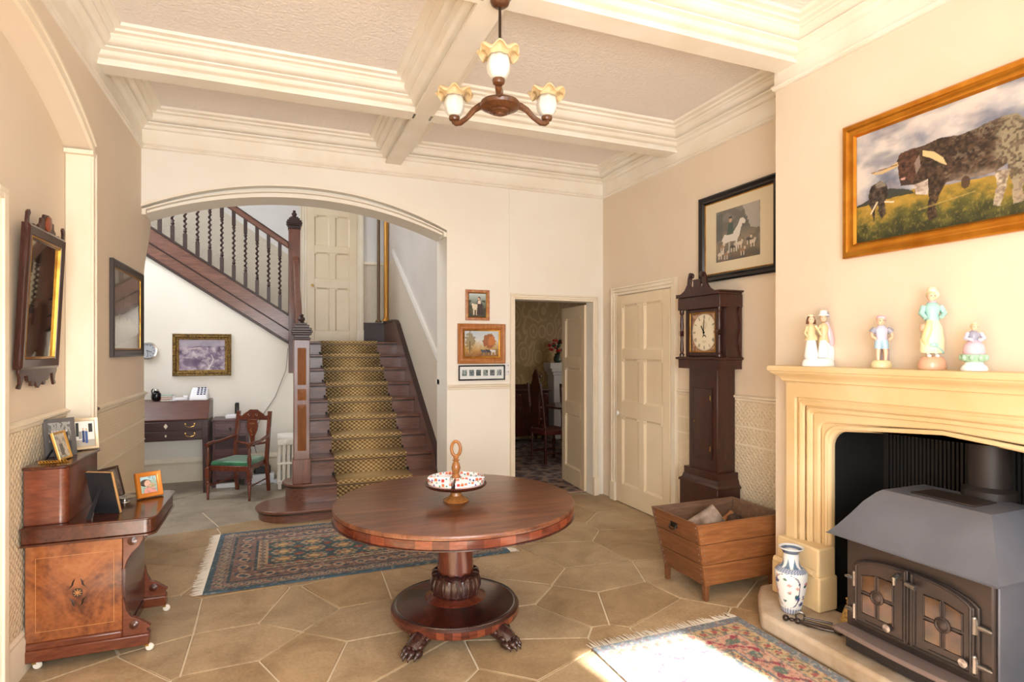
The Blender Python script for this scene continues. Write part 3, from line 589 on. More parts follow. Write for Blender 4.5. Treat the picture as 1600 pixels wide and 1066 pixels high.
for i, (y, z) in enumerate(path):
    if i: d += math.hypot(y-path[i-1][0], z-path[i-1][1])
    b.v += [(.545, y, z), (1.295, y, z)]; b.uv += [(.545, d), (1.295, d)]
    if i: b.f.append((2*i-2, 2*i-1, 2*i+1, 2*i))
rn = b.build('stair_carpet', M_RUN, smooth=60); tag(rn, 'ochre basket-weave carpet runner laid up the stairs', 'carpet')
sd = rn.modifiers.new('thickness', 'SOLIDIFY'); sd.thickness = .008; sd.offset = -1
M_CLIP = plain('dark_bronze', (44, 34, 28), .4, .5)
for k in range(2, 10):
    for x in (.53, 1.31): MB().box(x-.008, sty[k]+.01, stz[k-1]+.001, x+.008, sty[k]+.028, stz[k-1]+.035).ball((x, sty[k]+.006, stz[k-1]+.02), .011, 8).build('stair_clip', M_CLIP, st)
# vertical pipes on the landing corner
tag(MB().tube([(1.475, YL-.09, 2.034), (1.475, YL-.09, 5.9)], .024, 12).lathe([(.05, 0), (.05, .02), (.03, .04), (.024, .05)], (1.475, YL-.09, 2.034), 12).build('service_pipe', plain('brown_pipe_paint', (112, 86, 56), .4)), 'slim brown vertical pipe on the landing', 'pipe')
tag(MB().tube([(1.575, YL-.2, 2.06), (1.575, YL-.2, 5.9)], .034, 12).lathe([(.06, 0), (.06, .02), (.04, .05), (.034, .06)], (1.575, YL-.2, 2.05), 12).build('gilt_pipe', plain('gilded_pipe', (196, 140, 58), .35, .4)), 'gold-painted vertical pipe in the landing corner', 'pipe')
# switch by the stairs
tag(MB().box(XS-.014, 6.12, 1.36, XS-.001, 6.16, 1.56).build('bell_push', M_WHITE, bev=.003), 'narrow white wall fitting on the stair wall', 'wall fitting')
# ================================================================== LEFT SIDE: WRITING CABINET, ITS ORNAMENTS, MIRROR, PICTURE
m, nt, bb = newmat('burr_walnut')
n1 = N(nt, 'ShaderNodeTexNoise', Scale=3.6, Detail=9.0, Roughness=.68, Distortion=1.4); nt.links.new(coords(nt), n1.inputs[0])
n2 = N(nt, 'ShaderNodeTexVoronoi', Scale=46.0); nt.links.new(coords(nt), n2.inputs[0])
mx = N(nt, 'ShaderNodeMix', data_type='FLOAT'); mx.inputs[0].default_value = .10; nt.links.new(n1.outputs[0], mx.inputs[2]); nt.links.new(n2.outputs[0], mx.inputs[3])
nt.links.new(ramp(nt, mx.outputs[0], [(.3, (58, 28, 18)), (.42, (104, 56, 32)), (.55, (142, 82, 44)), (.7, (166, 104, 58))]), bb.inputs['Base Color'])
bb.inputs['Roughness'].default_value = .22; bb.inputs['Coat Weight'].default_value = .3; bb.inputs['Coat Roughness'].default_value = .1; M_BURR = m
M_WAL = wood('red_walnut', (84, 40, 25), (124, 66, 42), rough=.26, scale=(1, 5, 5), coat=.3)
M_WALD = wood('dark_walnut', (54, 24, 16), (92, 46, 28), rough=.22, scale=(4, .8, 4), coat=.35)
dv = thing('writing_cabinet', 'burr walnut writing cabinet with scrolled feet against the recess wall', 'cabinet', (-.95, 3.86, 0)); dv.location = (0, 0, 0)
Y0, Y1 = 3.575, 4.12; XW = -1.166
MB().box(XW+.004, Y0, .14, -.752, Y1, .63).build('carcass', M_BURR, dv, bev=.004)
MB().box(XW, Y0-.012, .045, -.63, Y0+.05, .105).build('sledge_foot', M_WAL, dv, bev=.006)
MB().box(XW, Y1-.05, .045, -.63, Y1+.012, .105).build('sledge_foot', M_WAL, dv, bev=.006)
MB().box(XW, Y0-.006, .1, -.75, Y1+.006, .14).build('plinth_moulding', M_WAL, dv, bev=.01)
MB().box(-.9, Y0+.05, .05, -.745, Y1-.05, .10).build('stretcher', M_WALD, dv)
# recessed front and the scrolled brackets, top and bottom, at both ends
MB().box(-.752, Y0+.03, .13, -.745, Y1-.03, .62).build('front_panel', M_WALD, dv)
lo = [(-.75, .105), (-.63, .105), (-.645, .13)]+[(-.655-.035*math.cos(t), .165-.03*math.sin(t)-.01) for t in (2.6, 2.0, 1.3)][::-1]+[(-.69, .19), (-.715, .20), (-.735, .24), (-.745, .29), (-.75, .30)]
hi = [(-.75, .63), (-.655, .63), (-.66, .60), (-.68, .565), (-.71, .535), (-.73, .50), (-.745, .45), (-.75, .45)]
for ya, yb in ((Y0, Y0+.03), (Y1-.03, Y1)):
    for poly, cz in ((lo, (-.70, .158)), (hi, (-.708, .60))):
        q = MB().prism(poly, ya, yb, 'y').build('scroll_bracket', M_WAL, dv, bev=.004)
        MB().lathe([(.022, 0), (.022, .006), (.012, .008), (.014, .012), (.0, .015)], n=14, M=T(cz[0], ya, cz[1], rx=PI/2)).build('roundel', M_WALD, q)
# desk top with ovolo corner and thin lip
def rtop(x0, x1, ya, yb, r): return [(x0, ya), (x1-r, ya)]+[(x1-r+r*math.sin(t), ya+r-r*math.cos(t)) for t in [PI/2*k/6 for k in range(1, 7)]]+[(x1-r+r*math.cos(t), yb-r+r*math.sin(t)) for t in [PI/2*k/6 for k in range(7)]]+[(x0, yb)]
MB().prism(rtop(XW, -.60, 3.53, 4.16, .05), .642, .722, 'z').build('desk_top', M_WALD, dv, bev=.006)
MB().prism(rtop(XW, -.592, 3.52, 4.17, .055), .632, .644, 'z').build('lip', M_WALD, dv, bev=.004)
MB().prism(rtop(XW, -.59, 3.518, 4.172, .055), .716, .727, 'z').build('desk_top_edge', M_WALD, dv, bev=.004)
MB().prism(rtop(XW+.004, -.985, 3.56, 4.12, .035), .727, 1.005, 'z').build('upper_compartment', M_WAL, dv, bev=.003)
MB().prism(rtop(XW, -.972, 3.548, 4.132, .04), 1.003, 1.02, 'z').build('upper_top', M_WALD, dv, bev=.006)
# string inlay and the little medallion on the end panel
P = Paint(90, 110, (150, 80, 36))
ii = MB(); M_STRING = plain('boxwood_string', (186, 128, 70), .4)
for x in (-1.12, -.79): ii.box(x, Y0-.0012, .19, x+.002, Y0, .56)
for z in (.19, .558): ii.box(-1.12, Y0-.0012, z, -.788, Y0, z+.002)
ii.build('string_inlay', M_STRING, dv)
M_EBON = plain('ebony_inlay', (30, 18, 14), .3); b = MB(); cx, cz = -.945, .365
for s1 in (-1, 1):
    for s2 in (-1, 1): b.tube([(cx+s1*.012, Y0, cz+s2*.07), (cx+s1*.02, Y0, cz+s2*.055), (cx+s1*.022, Y0, cz+s2*.04), (cx+s1*.036, Y0, cz+s2*.024)], [.001, .004, .004, .001], 6)
b.lathe([(.022, 0), (.022, .0015), (0, .0016)], n=20, M=T(cx, Y0, cz, rx=PI/2)); md = b.build('medallion', M_EBON, dv)
b = MB()
for k in range(8): b.cbox((0, 0, .011), (.0035, .0012, .014), M=T(cx, Y0-.0018, cz) @ Matrix.Rotation(2*PI*k/8, 4, 'Y'))
b.ball((cx, Y0-.002, cz), .004, 8); b.build('rosette', M_STRING, md)
M_CAST = plain('white_china_caster', (232, 226, 214), .25)
for x, y in ((-.645, Y0+.02), (-.645, Y1-.02), (-1.13, Y0+.02), (-1.13, Y1-.02)):
    q = MB().lathe([(.0, -.009), (.016, -.008), (.021, 0), (.016, .008), (0, .009)], n=16, M=T(x+.012, y, .0215, rx=PI/2)).build('caster', M_CAST, dv)
    MB().box(x-.008, y-.012, .03, x+.01, y+.012, .047).build('caster_fork', M_BRASS, q)
# standing photo frames -------------------------------------------------
def photo_frame(name, label, x, y, z, w, h, face, tilt, bw, fm, painter, depth=.012, back=None, prof=None, strut=True, group='photo frames on the writing cabinet', npx=60):
    """face: compass angle (radians) the picture looks towards; leans back by tilt"""
    t = thing(name, label, 'photo frame', (x, y, z+.001), face+PI/2, group)
    L = Matrix.Rotation(-tilt, 4, 'X') @ T(0, 0, h/2+.001)
    MB().frame(w, h, prof or [(0, 0), (0, depth*.7), (bw*.15, depth), (bw*.7, depth*.8), (bw, depth*.4)], M=L).build('frame', fm, t, recalc=False)
    MB().cbox((0, .004, 0), (w-.004, .008, h-.004), M=L).build('backboard', back or plain('black_card', (24, 25, 30), .7), t)
    P = painter(npx, int(npx*h/w)); print_sheet('photograph', P, w-2*bw, h-2*bw, t, L @ T(0, -depth*.4, 0), M_PRINT)
    if strut:
        d = h*.75*math.sin(tilt)+.05; top = L @ Vector((0, .01, h*.12)); c, s_ = math.cos(tilt), math.sin(tilt)
        foot = Vector((0, top.y+.06*h/.2+.005, .001)); b = MB(); n_ = Vector((.012, 0, 0)); e = Vector((0, .004, 0))
        b.hexa([foot-n_, foot+n_, foot+n_+e, foot-n_+e], [top-n_*.7, top+n_*.7, top+n_*.7+e, top-n_*.7+e]); b.build('strut', back or MATS['black_card'], t)
    return t
def p_group(nx, ny):
    P = Paint(nx, ny, (150, 150, 146)); P.mask(P.V < .35, (70, 70, 70)); P.mask(P.noise(9, 7, 3) > .52, (60, 62, 62), .6)
    for k in range(6): P.rect(.12+.13*k, .32, .2+.13*k, .66, (48, 50, 52)); P.ell(.16+.13*k, .7, .04, .04, (196, 192, 186))
    return P
def p_couple(nx, ny):
    P = Paint(nx, ny, (232, 232, 224)); P.rect(0, 0, 1, .25, (176, 168, 156)); P.rect(.06, .4, .22, .95, (40, 46, 44)); P.rect(.7, .55, .9, .9, (30, 36, 36))
    P.rect(.36, .15, .5, .62, (38, 60, 104)); P.rect(.52, .12, .66, .6, (56, 88, 146)); P.ell(.43, .68, .05, .06, (214, 180, 156)); P.ell(.59, .66, .05, .06, (214, 180, 156)); P.rect(.2, .3, .34, .6, (150, 148, 140)); return P
def p_grey(nx, ny):
    P = Paint(nx, ny, (196, 188, 172)); P.mask(P.noise(5, 5, 8) > .55, (140, 134, 122), .7); P.rect(.3, .1, .62, .6, (110, 104, 96)); P.ell(.46, .68, .12, .12, (172, 156, 140)); return P
def p_old(nx, ny):
    P = Paint(nx, ny, (120, 106, 92)); P.mask(P.noise(6, 5, 4) > .5, (86, 74, 64), .7); P.ell(.5, .55, .2, .25, (150, 132, 112)); return P
def p_child(nx, ny):
    P = Paint(nx, ny, (158, 186, 170)); P.rect(0, .75, 1, 1, (170, 208, 216)); P.ell(.3, .62, .34, .22, (70, 54, 46)); P.ell(.42, .58, .2, .2, (224, 178, 156)); P.poly([(.1, 0), (.95, 0), (.8, .35), (.5, .45), (.25, .3)], (214, 150, 140)); P.ell(.68, .42, .18, .16, (196, 170, 130)); P.mask(P.noise(9, 9, 2) > .62, (120, 130, 120), .5); return P
M_GREYC = plain('grey_card', (92, 88, 86), .7); M_CHAMP = plain('champagne_metal', (196, 180, 150), .35, .5); M_GFRAME = plain('polished_gold_frame', (206, 160, 84), .3, .4)
# grey folder photo (no strut: a hinged card), two frames beside it on the upper shelf
photo_frame('framed_photograph', 'grey card folder with an old group photo, on the upper shelf', -1.095, 3.87, 1.02, .15, .205, math.radians(-50), .18, .022, M_GREYC, p_group, .004, back=M_GREYC)
photo_frame('framed_photograph', 'slim gilt photo frame seen nearly edge-on between the other frames on the upper shelf', -1.045, 3.74, 1.02, .13, .15, math.radians(-8), .26, .012, M_GFRAME, p_grey, .012)
photo_frame('framed_photograph', 'champagne photo frame of people in blue, at the shelf end by the pilaster', -1.035, 4.055, 1.02, .135, .185, math.radians(-62), .2, .02, M_CHAMP, p_couple, .014)
photo_frame('framed_photograph', 'photo frame showing its black back and strut, on the desk top', -.845, 3.70, .727, .145, .235, math.radians(62), .26, .014, plain('pale_wood_frame', (206, 160, 104), .4), p_grey, .016)
photo_frame('framed_photograph', 'dark brown photo frame leaning behind the black-backed one', -.888, 4.0, .727, .17, .19, math.radians(-30), .28, .016, plain('dark_brown_frame', (60, 42, 34), .4), p_old, .012, strut=False)
photo_frame('framed_photograph', 'orange gilt photo frame of a child at the desk corner', -.70, 3.99, .727, .14, .15, math.radians(-58), .3, .027, plain('orange_gilt', (206, 128, 48), .28, .35), p_child, .02, npx=90)
# black frame's little sticker is part of it
b = MB()
for k in range(9): b.tube([(-1.12+.013*k+.007*math.cos(t), 3.64+.004*math.sin(k)+.0*t, 1.028+.006*math.sin(t)) for t in [2*PI*i/8 for i in range(8)]], .0026, 6, closed=True)
for k in range(9): b.tube([(-1.113+.013*k+.007*math.cos(t), 3.65+.007*math.sin(t), 1.0225) for t in [2*PI*i/8 for i in range(8)]], .0023, 6, closed=True)
tag(b.build('gilt_bracelet', M_GOLD), 'openwork gilt bracelet lying on the upper shelf', 'bracelet')
sdish = thing('silver_dish', 'small silver dish standing on the desk top', 'dish', (-.815, 3.93, .727)); M_SILV = plain('silver', (200, 198, 192), .22, .9)
MB().lathe([(.028, 0), (.026, .004), (.012, .01), (.014, .016), (.04, .022), (.055, .03), (.052, .03), (.038, .025), (0, .02)], n=24).build('bowl', M_SILV, sdish)
MB().prism([(-.012, .05), (.012, .05), (.016, .085), (0, .095), (-.016, .085)], .027, .031).build('handle', M_SILV, sdish)
# ------------------------------------------------------------------ fretwork wall mirror
M_FRET = wood('fretwork_mahogany', (40, 18, 14), (74, 36, 26), rough=.3, scale=(5, 5, 1), coat=.2)
mr = thing('wall_mirror', 'tall fretwork mahogany mirror hanging in the arched recess', 'mirror', (XRC, 3.80, 1.86), -PI/2+PI)
mr.rotation_euler = (.048, 0, PI/2); mr.location = (XRC+.027, 3.715, 1.86); mr.scale = (.96, .96, .96)   # local -Y looks to +X, local X runs to +Y
w, h = .44, .66; D = .03
MB().frame(w+.10, h+.08, [(0, 0), (0, D), (.012, D+.006), (.05, D), (.053, D-.01)]).build('frame', M_FRET, mr, recalc=False, loc=(0, 0, 0))
MB().frame(w-.005, h-.025, [(0, D-.012), (0, D-.002), (.01, D), (.012, D-.014)]).build('gilt_slip', M_GOLD, mr, recalc=False)
M_GLASS = plain('dimmed_mirror_glass', (170, 164, 150), .03, 1.0)  # tint darkens the glass, standing in for a dim reflection
MB().box(-w/2+.01, -D+.013, -h/2+.02, w/2-.01, -D+.018, h/2-.02).build('mirror_glass', M_GLASS, mr)
def sym(p): return p+[(-x, z) for x, z in reversed(p)]
crest = sym([(0, .46), (.05, .455), (.065, .43), (.09, .43), (.095, .40), (.125, .385), (.125, .36), (.15, .35), (.155, .375), (.185, .38), (.19, .355), (.17, .345), (.18, .335), (.23, .33), (.245, .35), (.25, .40), (.235, .425), (.25, .44), (.272, .425), (.275, .38), (.27, .33), (.255, .30)][::-1])[:]
crest = [(x, z) for x, z in crest]
base = sym([(0, -.475), (.03, -.462), (.05, -.44), (.075, -.462), (.1, -.46), (.105, -.43), (.13, -.44), (.15, -.43), (.16, -.405), (.2, -.40), (.21, -.43), (.235, -.47), (.265, -.465), (.26, -.45), (.245, -.44), (.25, -.41), (.268, -.39), (.268, -.36), (.25, -.33)][::-1])
MB().prism(crest, -D+.004, -D+.018, 'y').build('fretwork_crest', M_FRET, mr, bev=.003)
MB().prism(base, -D+.004, -D+.018, 'y').build('fretwork_apron', M_FRET, mr, bev=.003)
MB().lathe([(.042, 0), (.042, .004), (.034, .008), (0, .009)], n=18, M=T(.0, -D+.003, .412, rx=PI/2)).build('inlaid_shell', wood('rosewood_inlay', (120, 52, 26), (160, 84, 44)), mr)
for sgn in (-1, 1):
    pts = [(sgn*.268, .30), (sgn*.278, .22), (sgn*.272, .05), (sgn*.272, -.25), (sgn*.28, -.30), (sgn*.268, -.36)]
    MB().prism([(x, z) for x, z in pts]+[(sgn*.24, -.36), (sgn*.24, .30)], -D+.002, -D+.018, 'y').build('fretwork_side', M_FRET, mr, bev=.003)
# ------------------------------------------------------------------ glazed picture further along the left wall
M_EBFR = plain('black_brown_frame', (52, 44, 40), .35)
def hung(name, label, cat, M, w, h, prof, fm, slip=None, mount=None, sheet=None, mat=None, iw=None, ih=None, group=None, glass=False):
    t = thing(name, label, cat, group=group); t.matrix_world = M
    MB().frame(w, h, prof).build('frame', fm, t, recalc=False)
    bw, d = prof[-1]
    MB().box(-w/2+.004, -d*.5, -h/2+.004, w/2-.004, 0, h/2-.004).build('backboard', MATS['black_card'], t)
    if slip: MB().frame(w-2*bw+.004, h-2*bw+.004, slip).build('slip', M_GOLD, t, recalc=False)
    if mount: MB().box(-w/2+bw, -d*.7, -h/2+bw, w/2-bw, -d*.5, h/2-bw).build('mount', mount, t)
    if sheet is not None: print_sheet('picture', sheet, iw, ih, t, T(0, -d*.7-.0015, 0), mat or M_PRINT)
    return t
P = Paint(150, 110, (150, 140, 126), .95, .67); f = P.noise(3, 5, 11)
P.C = P.grade(P.V, [(0, (150, 138, 124)), (.3, (176, 164, 148)), (.5, (150, 138, 122)), (.75, (112, 98, 82)), (1, (120, 106, 88))]); P.mask(((f > .5) & (P.V > .42) & (P.V < .85)).astype(float), (84, 70, 56), .7); P.mask(((P.noise(14, 3, 5) > .55) & (P.V > .38) & (P.V < .66)).astype(float), (74, 62, 50), .6)
P.line(.05, .45, .95, .5, .006, (70, 58, 46)); P.line(.05, .62, .95, .66, .006, (70, 58, 46))
MLW = T(XL+.002, 5.11, 1.886, rz=PI/2)
gp = hung('framed_print', 'dark framed glazed print on the left wall beside the arch', 'picture', MLW, .95, .67, [(0, 0), (0, .022), (.012, .028), (.03, .02), (.042, .022), (.05, .01)], M_EBFR, slip=[(0, .006), (.003, .014), (.013, .012), (.014, .006)], sheet=P, mat=painted('glazed_print', .12, .6), iw=.83, ih=.55)
# ================================================================== STAIR HALL FURNITURE
tk = thing('wall_clock', 'round silver wall clock on the under-stair wall', 'clock', (-1.437, YU-.001, 1.592))
MB().lathe([(.105, 0), (.105, .03), (.09, .034), (.088, .022), (0, .02)], n=28, M=T(rx=PI/2)).build('case', M_SILV, tk)
MB().lathe([(.086, .0), (.086, .024), (0, .0241)], n=28, M=T(rx=PI/2)).build('dial', plain('grey_dial', (186, 190, 198), .4), tk)
for k in range(12): MB().box(-.003, -.026, .062, .003, -.0245, .076, M=Matrix.Rotation(2*PI*k/12, 4, 'Y')).build('hour_mark', M_BLACK, tk)
MB().box(-.003, -.029, -.01, .003, -.027, .05, M=Matrix.Rotation(1.9, 4, 'Y')).box(-.002, -.031, -.01, .002, -.029, .07, M=Matrix.Rotation(3.0, 4, 'Y')).build('hands', M_BLACK, tk)
# aerial view in an ornate gilt frame
P = Paint(150, 110, (160, 146, 158), .64, .51); f = P.noise(7, 6, 21, 4); P.C = P.grade(f, [(.2, (92, 76, 96)), (.45, (136, 118, 138)), (.62, (166, 150, 164)), (.8, (196, 184, 190))]); P.mask((P.V > .78).astype(float), (172, 164, 174), .75)
P.mask(((P.noise(12, 9, 6) > .62) & (P.V < .75)).astype(float), (214, 200, 200), .5); P.ell(.25, .25, .2, .16, (100, 78, 104), .7, .5); P.ell(.75, .48, .14, .12, (112, 90, 116), .7, .5)
P.line(.62, 0, .7, .2, .012, (226, 216, 214)); P.line(.7, .2, .74, .36, .01, (226, 216, 214)); P.line(.74, .36, .7, .5, .008, (220, 208, 206)); P.line(.2, .68, .45, .74, .01, (224, 210, 196))
pf = hung('gilt_framed_picture', 'purplish aerial view in an ornate gilt frame under the stairs', 'picture', T(-.858, YU-.002, 1.54), .64, .515, [(0, 0), (0, .02), (.01, .034), (.022, .028), (.034, .034), (.046, .018), (.06, .016), (.072, .008)], plain('antique_gilt_carved', (158, 124, 62), .4, .55, c2=(70, 52, 24), nscale=55, bmp=.9, bscale=80), sheet=P, iw=.50, ih=.375)
# sloping clerk's desk
M_DESK = wood('dark_purple_mahogany', (44, 24, 26), (76, 44, 44), rough=.3, scale=(.8, 6, 6), coat=.2); M_DESKT = wood('faded_mahogany', (74, 40, 30), (108, 62, 44), rough=.35, scale=(.8, 6, 6))
dk = thing('clerks_desk', 'dark mahogany desk with sloping fall and two drawers under the stairs', 'desk', (-1.2, 7.6, 0)); dk.location = (0, 0, 0)
x0, x1, yf, yb = -1.70, -.725, 7.32, 7.88
MB().box(x0, yf, .60, x1, yb, .825).build('carcass', M_DESK, dk, bev=.004)
MB().prism([(yf-.01, .825), (yf-.01, .835), (yf+.20, 1.02), (yb, 1.02), (yb, .825)], x0, x1, 'x').build('sloping_fall', M_DESKT, dk, bev=.005)
for z0, z1 in ((.612, .705), (.718, .81)):
    q = MB().box(x0+.05, yf-.012, z0, x1-.055, yf, z1).build('drawer', M_DESK, dk, bev=.004)
    for hx in (-1.42, -.90):
        b = MB().lathe([(.011, 0), (.011, .004), (.006, .01), (0, .012)], n=10, M=T(hx-.045, yf-.012, (z0+z1)/2+.015, rx=PI/2)).lathe([(.011, 0), (.011, .004), (.006, .01), (0, .012)], n=10, M=T(hx+.045, yf-.012, (z0+z1)/2+.015, rx=PI/2))
        b.tube([(hx-.045, yf-.02, (z0+z1)/2+.012), (hx-.035, yf-.026, (z0+z1)/2-.008), (hx, yf-.028, (z0+z1)/2-.016), (hx+.035, yf-.026, (z0+z1)/2-.008), (hx+.045, yf-.02, (z0+z1)/2+.012)], .0035, 6); b.build('handle', M_BRASS, q)
    MB().prism([(-1.155, (z0+z1)/2), (-1.135, (z0+z1)/2-.03), (-1.115, (z0+z1)/2), (-1.135, (z0+z1)/2+.03)] if z0 > .7 else [(-1.142, (z0+z1)/2-.012), (-1.128, (z0+z1)/2-.012), (-1.128, (z0+z1)/2+.012), (-1.142, (z0+z1)/2+.012)], yf-.015, yf-.011, 'y').build('escutcheon', plain('ivory', (226, 214, 188), .4), q)
for x in (x0+.03, x1-.03):
    for y in (yf+.03, yb-.03): MB().hexa([(x-.02, y-.02, 0), (x+.02, y-.02, 0), (x+.02, y+.02, 0), (x-.02, y+.02, 0)], [(x-.028, y-.028, .602), (x+.028, y-.028, .602), (x+.028, y+.028, .602), (x-.028, y+.028, .602)]).build('leg', M_DESK, dk, bev=.003)
# things on the desk
jr = thing('black_jar', 'small glossy black jar with a silver lid on the desk', 'jar', (-1.275, 7.62, 1.021)); MG = plain('gloss_black', (18, 18, 20), .12)
MB().lathe([(.03, 0), (.046, .02), (.052, .05), (.046, .085), (.03, .1), (.034, .108), (0, .11)], n=20).build('body', MG, jr); MB().ball((.0, 0, .118), .026, 12, sc=(1, 1, .8)).build('lid', M_SILV, jr)
MB().tube([(-.04, 0, .085), (-.045, 0, .12), (-.03, 0, .14)], .006, 6).build('handle', MG, jr)
for k, (c, dz, lab) in enumerate([((176, 160, 150), 0, 'thin brown-grey notebook, lowest of three stacked beside the jar'), ((190, 72, 62), .024, 'thin red notebook, middle of three stacked beside the jar'), ((150, 178, 166), .046, 'thin pale green notebook, topmost of three stacked beside the jar')]):
    t = thing('notebook', lab, 'book', (-1.165, 7.60, 1.021+dz), .02*(k-1), 'notebooks stacked on the desk'); hh = .022
    MB().box(-.055, -.06, 0, .055, .06, .003).box(-.055, -.06, hh-.004, .055, .06, hh-.001).box(-.055, -.06, .003, -.051, .06, hh-.004).build('cover', plain('notebook_cover_%d' % k, c, .6), t); MB().box(-.05, -.057, .003, .052, .057, hh-.004).build('pages', plain('paper', (226, 222, 212), .8), t)
ph = thing('telephone', 'white push-button telephone with a large keypad on the desk', 'telephone', (-.84, 7.60, 1.021))
MB().hexa([(-.10, -.09, 0), (.10, -.09, 0), (.10, .10, 0), (-.10, .10, 0)], [(-.09, -.07, .05), (.09, -.07, .05), (.085, .08, .15), (-.085, .08, .15)]).build('body', M_WHITE, ph, bev=.022, segs=4)
sl = math.atan2(.10, .15)
for r in range(4):
    for c in range(3): MB().box(-.011, -.009, 0, .011, .009, .008, M=T(-.012+.034*c, -.045+.032*r, .069+.0213*r, rx=sl)).build('key', plain('navy_key', (44, 50, 92), .5), ph, bev=.003)
hs = thing('telephone_handset', 'white handset and curly cord lying beside the telephone', 'handset', (-1.045, 7.59, 1.021))
MB().box(-.085, -.03, .0, .085, .03, .035).cbox((-.065, 0, .04), (.05, .055, .03)).cbox((.065, 0, .04), (.05, .055, .03)).build('grip', M_WHITE, hs, bev=.01, segs=3)
b = MB(); pts = []
for k in range(120): t = k/119; a = t*2*PI*15; ctr = Vector((-.08-.03*math.sin(t*PI), -.05-.03*math.sin(t*PI*2), .010)); d = Vector((t*.2, 0, 0)); pts.append(ctr+d+Vector((0, .008*math.cos(a), .0075*math.sin(a))))
b.tube(pts, .0028, 5); b.build('coiled_cord', M_WHITE, hs)
# bedside-type cabinet with router
cb = thing('small_cabinet', 'narrow dark wooden cabinet between desk and chair', 'cabinet', (-.515, 7.75, 0)); M_CAB = wood('plum_mahogany', (70, 38, 40), (108, 66, 66), rough=.35, scale=(.8, 6, 6))
MB().box(-.19, -.17, .08, .19, .2, .765).build('carcass', M_CAB, cb, bev=.004); MB().box(-.2, -.19, .765, .2, .21, .785).build('top', M_CAB, cb, bev=.006)
q = MB().box(-.165, -.182, .61, .165, -.17, .745).build('drawer', M_CAB, cb, bev=.004); MB().lathe([(.008, 0), (.008, .012), (.016, .02), (.016, .028), (0, .03)], n=12, M=T(0, -.182, .68, rx=PI/2)).tube([(0, -.195, .675), (0, -.197, .645)], .004, 6).build('drop_handle', M_CLIP, q)
q = MB().box(-.165, -.178, .12, .165, -.17, .40).build('door', M_CAB, cb, bev=.004)
MB().box(-.165, -.171, .44, .165, -.165, .585).build('shelf_shade', plain('shadowed_wood', (60, 38, 40), .6), cb)  # thin dark sheet on the solid carcass; the opening's shade is painted as colour
for x in (-.17, .17):
    for y in (-.15, .18): MB().box(x-.02, y-.02, 0, x+.02, y+.02, .08).build('foot', M_CAB, cb)
tag(MB().cbox((-.505, 7.72, .806), (.14, .18, .038)).build('white_box', M_WHITE, bev=.006), 'flat white modem box on the narrow cabinet', 'modem')
r = thing('black_router', 'upright black router on the narrow cabinet', 'router', (-.462, 7.885, .786)); MB().box(-.03, -.025, 0, .03, .025, .012).build('foot', M_BLACK, r, bev=.004); MB().box(-.024, -.05, .012, .024, .05, .17).build('body', MG, r, bev=.014, segs=3)
# elbow chair -------------------------------------------------------------
M_CH = wood('inlaid_mahogany', (74, 30, 16), (124, 58, 32), rough=.25, scale=(5, 5, .9), coat=.3)
ch = thing('armchair', 'inlaid mahogany elbow chair with green satin seat', 'chair', (-.385, 7.05, 0), math.radians(-28.4))
FW, RW, DP = .47, .38, .42
def leg_turned(x, y): return MB().lathe([(.012, 0), (.014, .02), (.011, .03), (.02, .15), (.014, .17), (.022, .185), (.018, .2), (.024, .215), (.02, .24)], (x, y, 0), 12).cbox((x, y, .29), (.045, .045, .11))
for sx in (-1, 1):
    leg_turned(sx*FW/2, -DP/2).build('leg', M_CH, ch, bev=.003)
    x = sx*RW/2; MB().hexa([(x-.015, DP/2+.03, 0), (x+.015, DP/2+.03, 0), (x+.015, DP/2+.065, 0), (x-.015, DP/2+.065, 0)], [(x-.018, DP/2-.02, .36), (x+.018, DP/2-.02, .36), (x+.018, DP/2+.02, .36), (x-.018, DP/2+.02, .36)]).hexa([(x-.018, DP/2-.02, .36), (x+.018, DP/2-.02, .36), (x+.018, DP/2+.02, .36), (x-.018, DP/2+.02, .36)], [(x-.02, DP/2+.06, .90), (x+.02, DP/2+.06, .90), (x+.02, DP/2+.09, .90), (x-.02, DP/2+.09, .90)]).build('rear_post', M_CH, ch, bev=.003)
    # arm with turned support
    sup = MB().lathe([(.018, .34), (.012, .37), (.019, .40), (.022, .44), (.013, .50), (.018, .54), (.012, .56), (.02, .58)], (sx*FW/2, -DP/2, 0), 12).build('arm_support', M_CH, ch)
    MB().tube([(sx*FW/2, -DP/2-.03, .585), (sx*FW/2, -DP/2+.03, .60), (sx*(FW/2-.01), 0, .60), (sx*(RW/2+.01), DP/2, .625), (sx*RW/2, DP/2+.03, .64)], [.022, .02, .016, .018, .014], 8).build('arm', M_CH, ch)
sq = [(-FW/2, -DP/2), (FW/2, -DP/2), (RW/2, DP/2), (-RW/2, DP/2)]
MB().hexa([(x*.97, y*.97, .31) for x, y in sq], [(x*.97, y*.97, .365) for x, y in sq]).build('seat_rail', M_CH, ch, bev=.004)
m, nt, bb = newmat('green_satin'); wn = N(nt, 'ShaderNodeTexNoise', Scale=7.0, Detail=3.0); nt.links.new(coords(nt), wn.inputs[0]); nt.links.new(ramp(nt, wn.outputs[0], [(.35, (22, 84, 48)), (.6, (50, 124, 78)), (.75, (120, 178, 138))]), bb.inputs['Base Color']); bb.inputs['Roughness'].default_value = .35; bb.inputs['Sheen Weight'].default_value = .4
MB().hexa([(x*.96, y*.96, .36) for x, y in sq], [(x*.9, y*.9, .415) for x, y in sq]).build('seat_cushion', m, ch, bev=.022, segs=4)
yb_ = DP/2+.075
def zy(z): return DP/2-.0+(z-.36)*.135
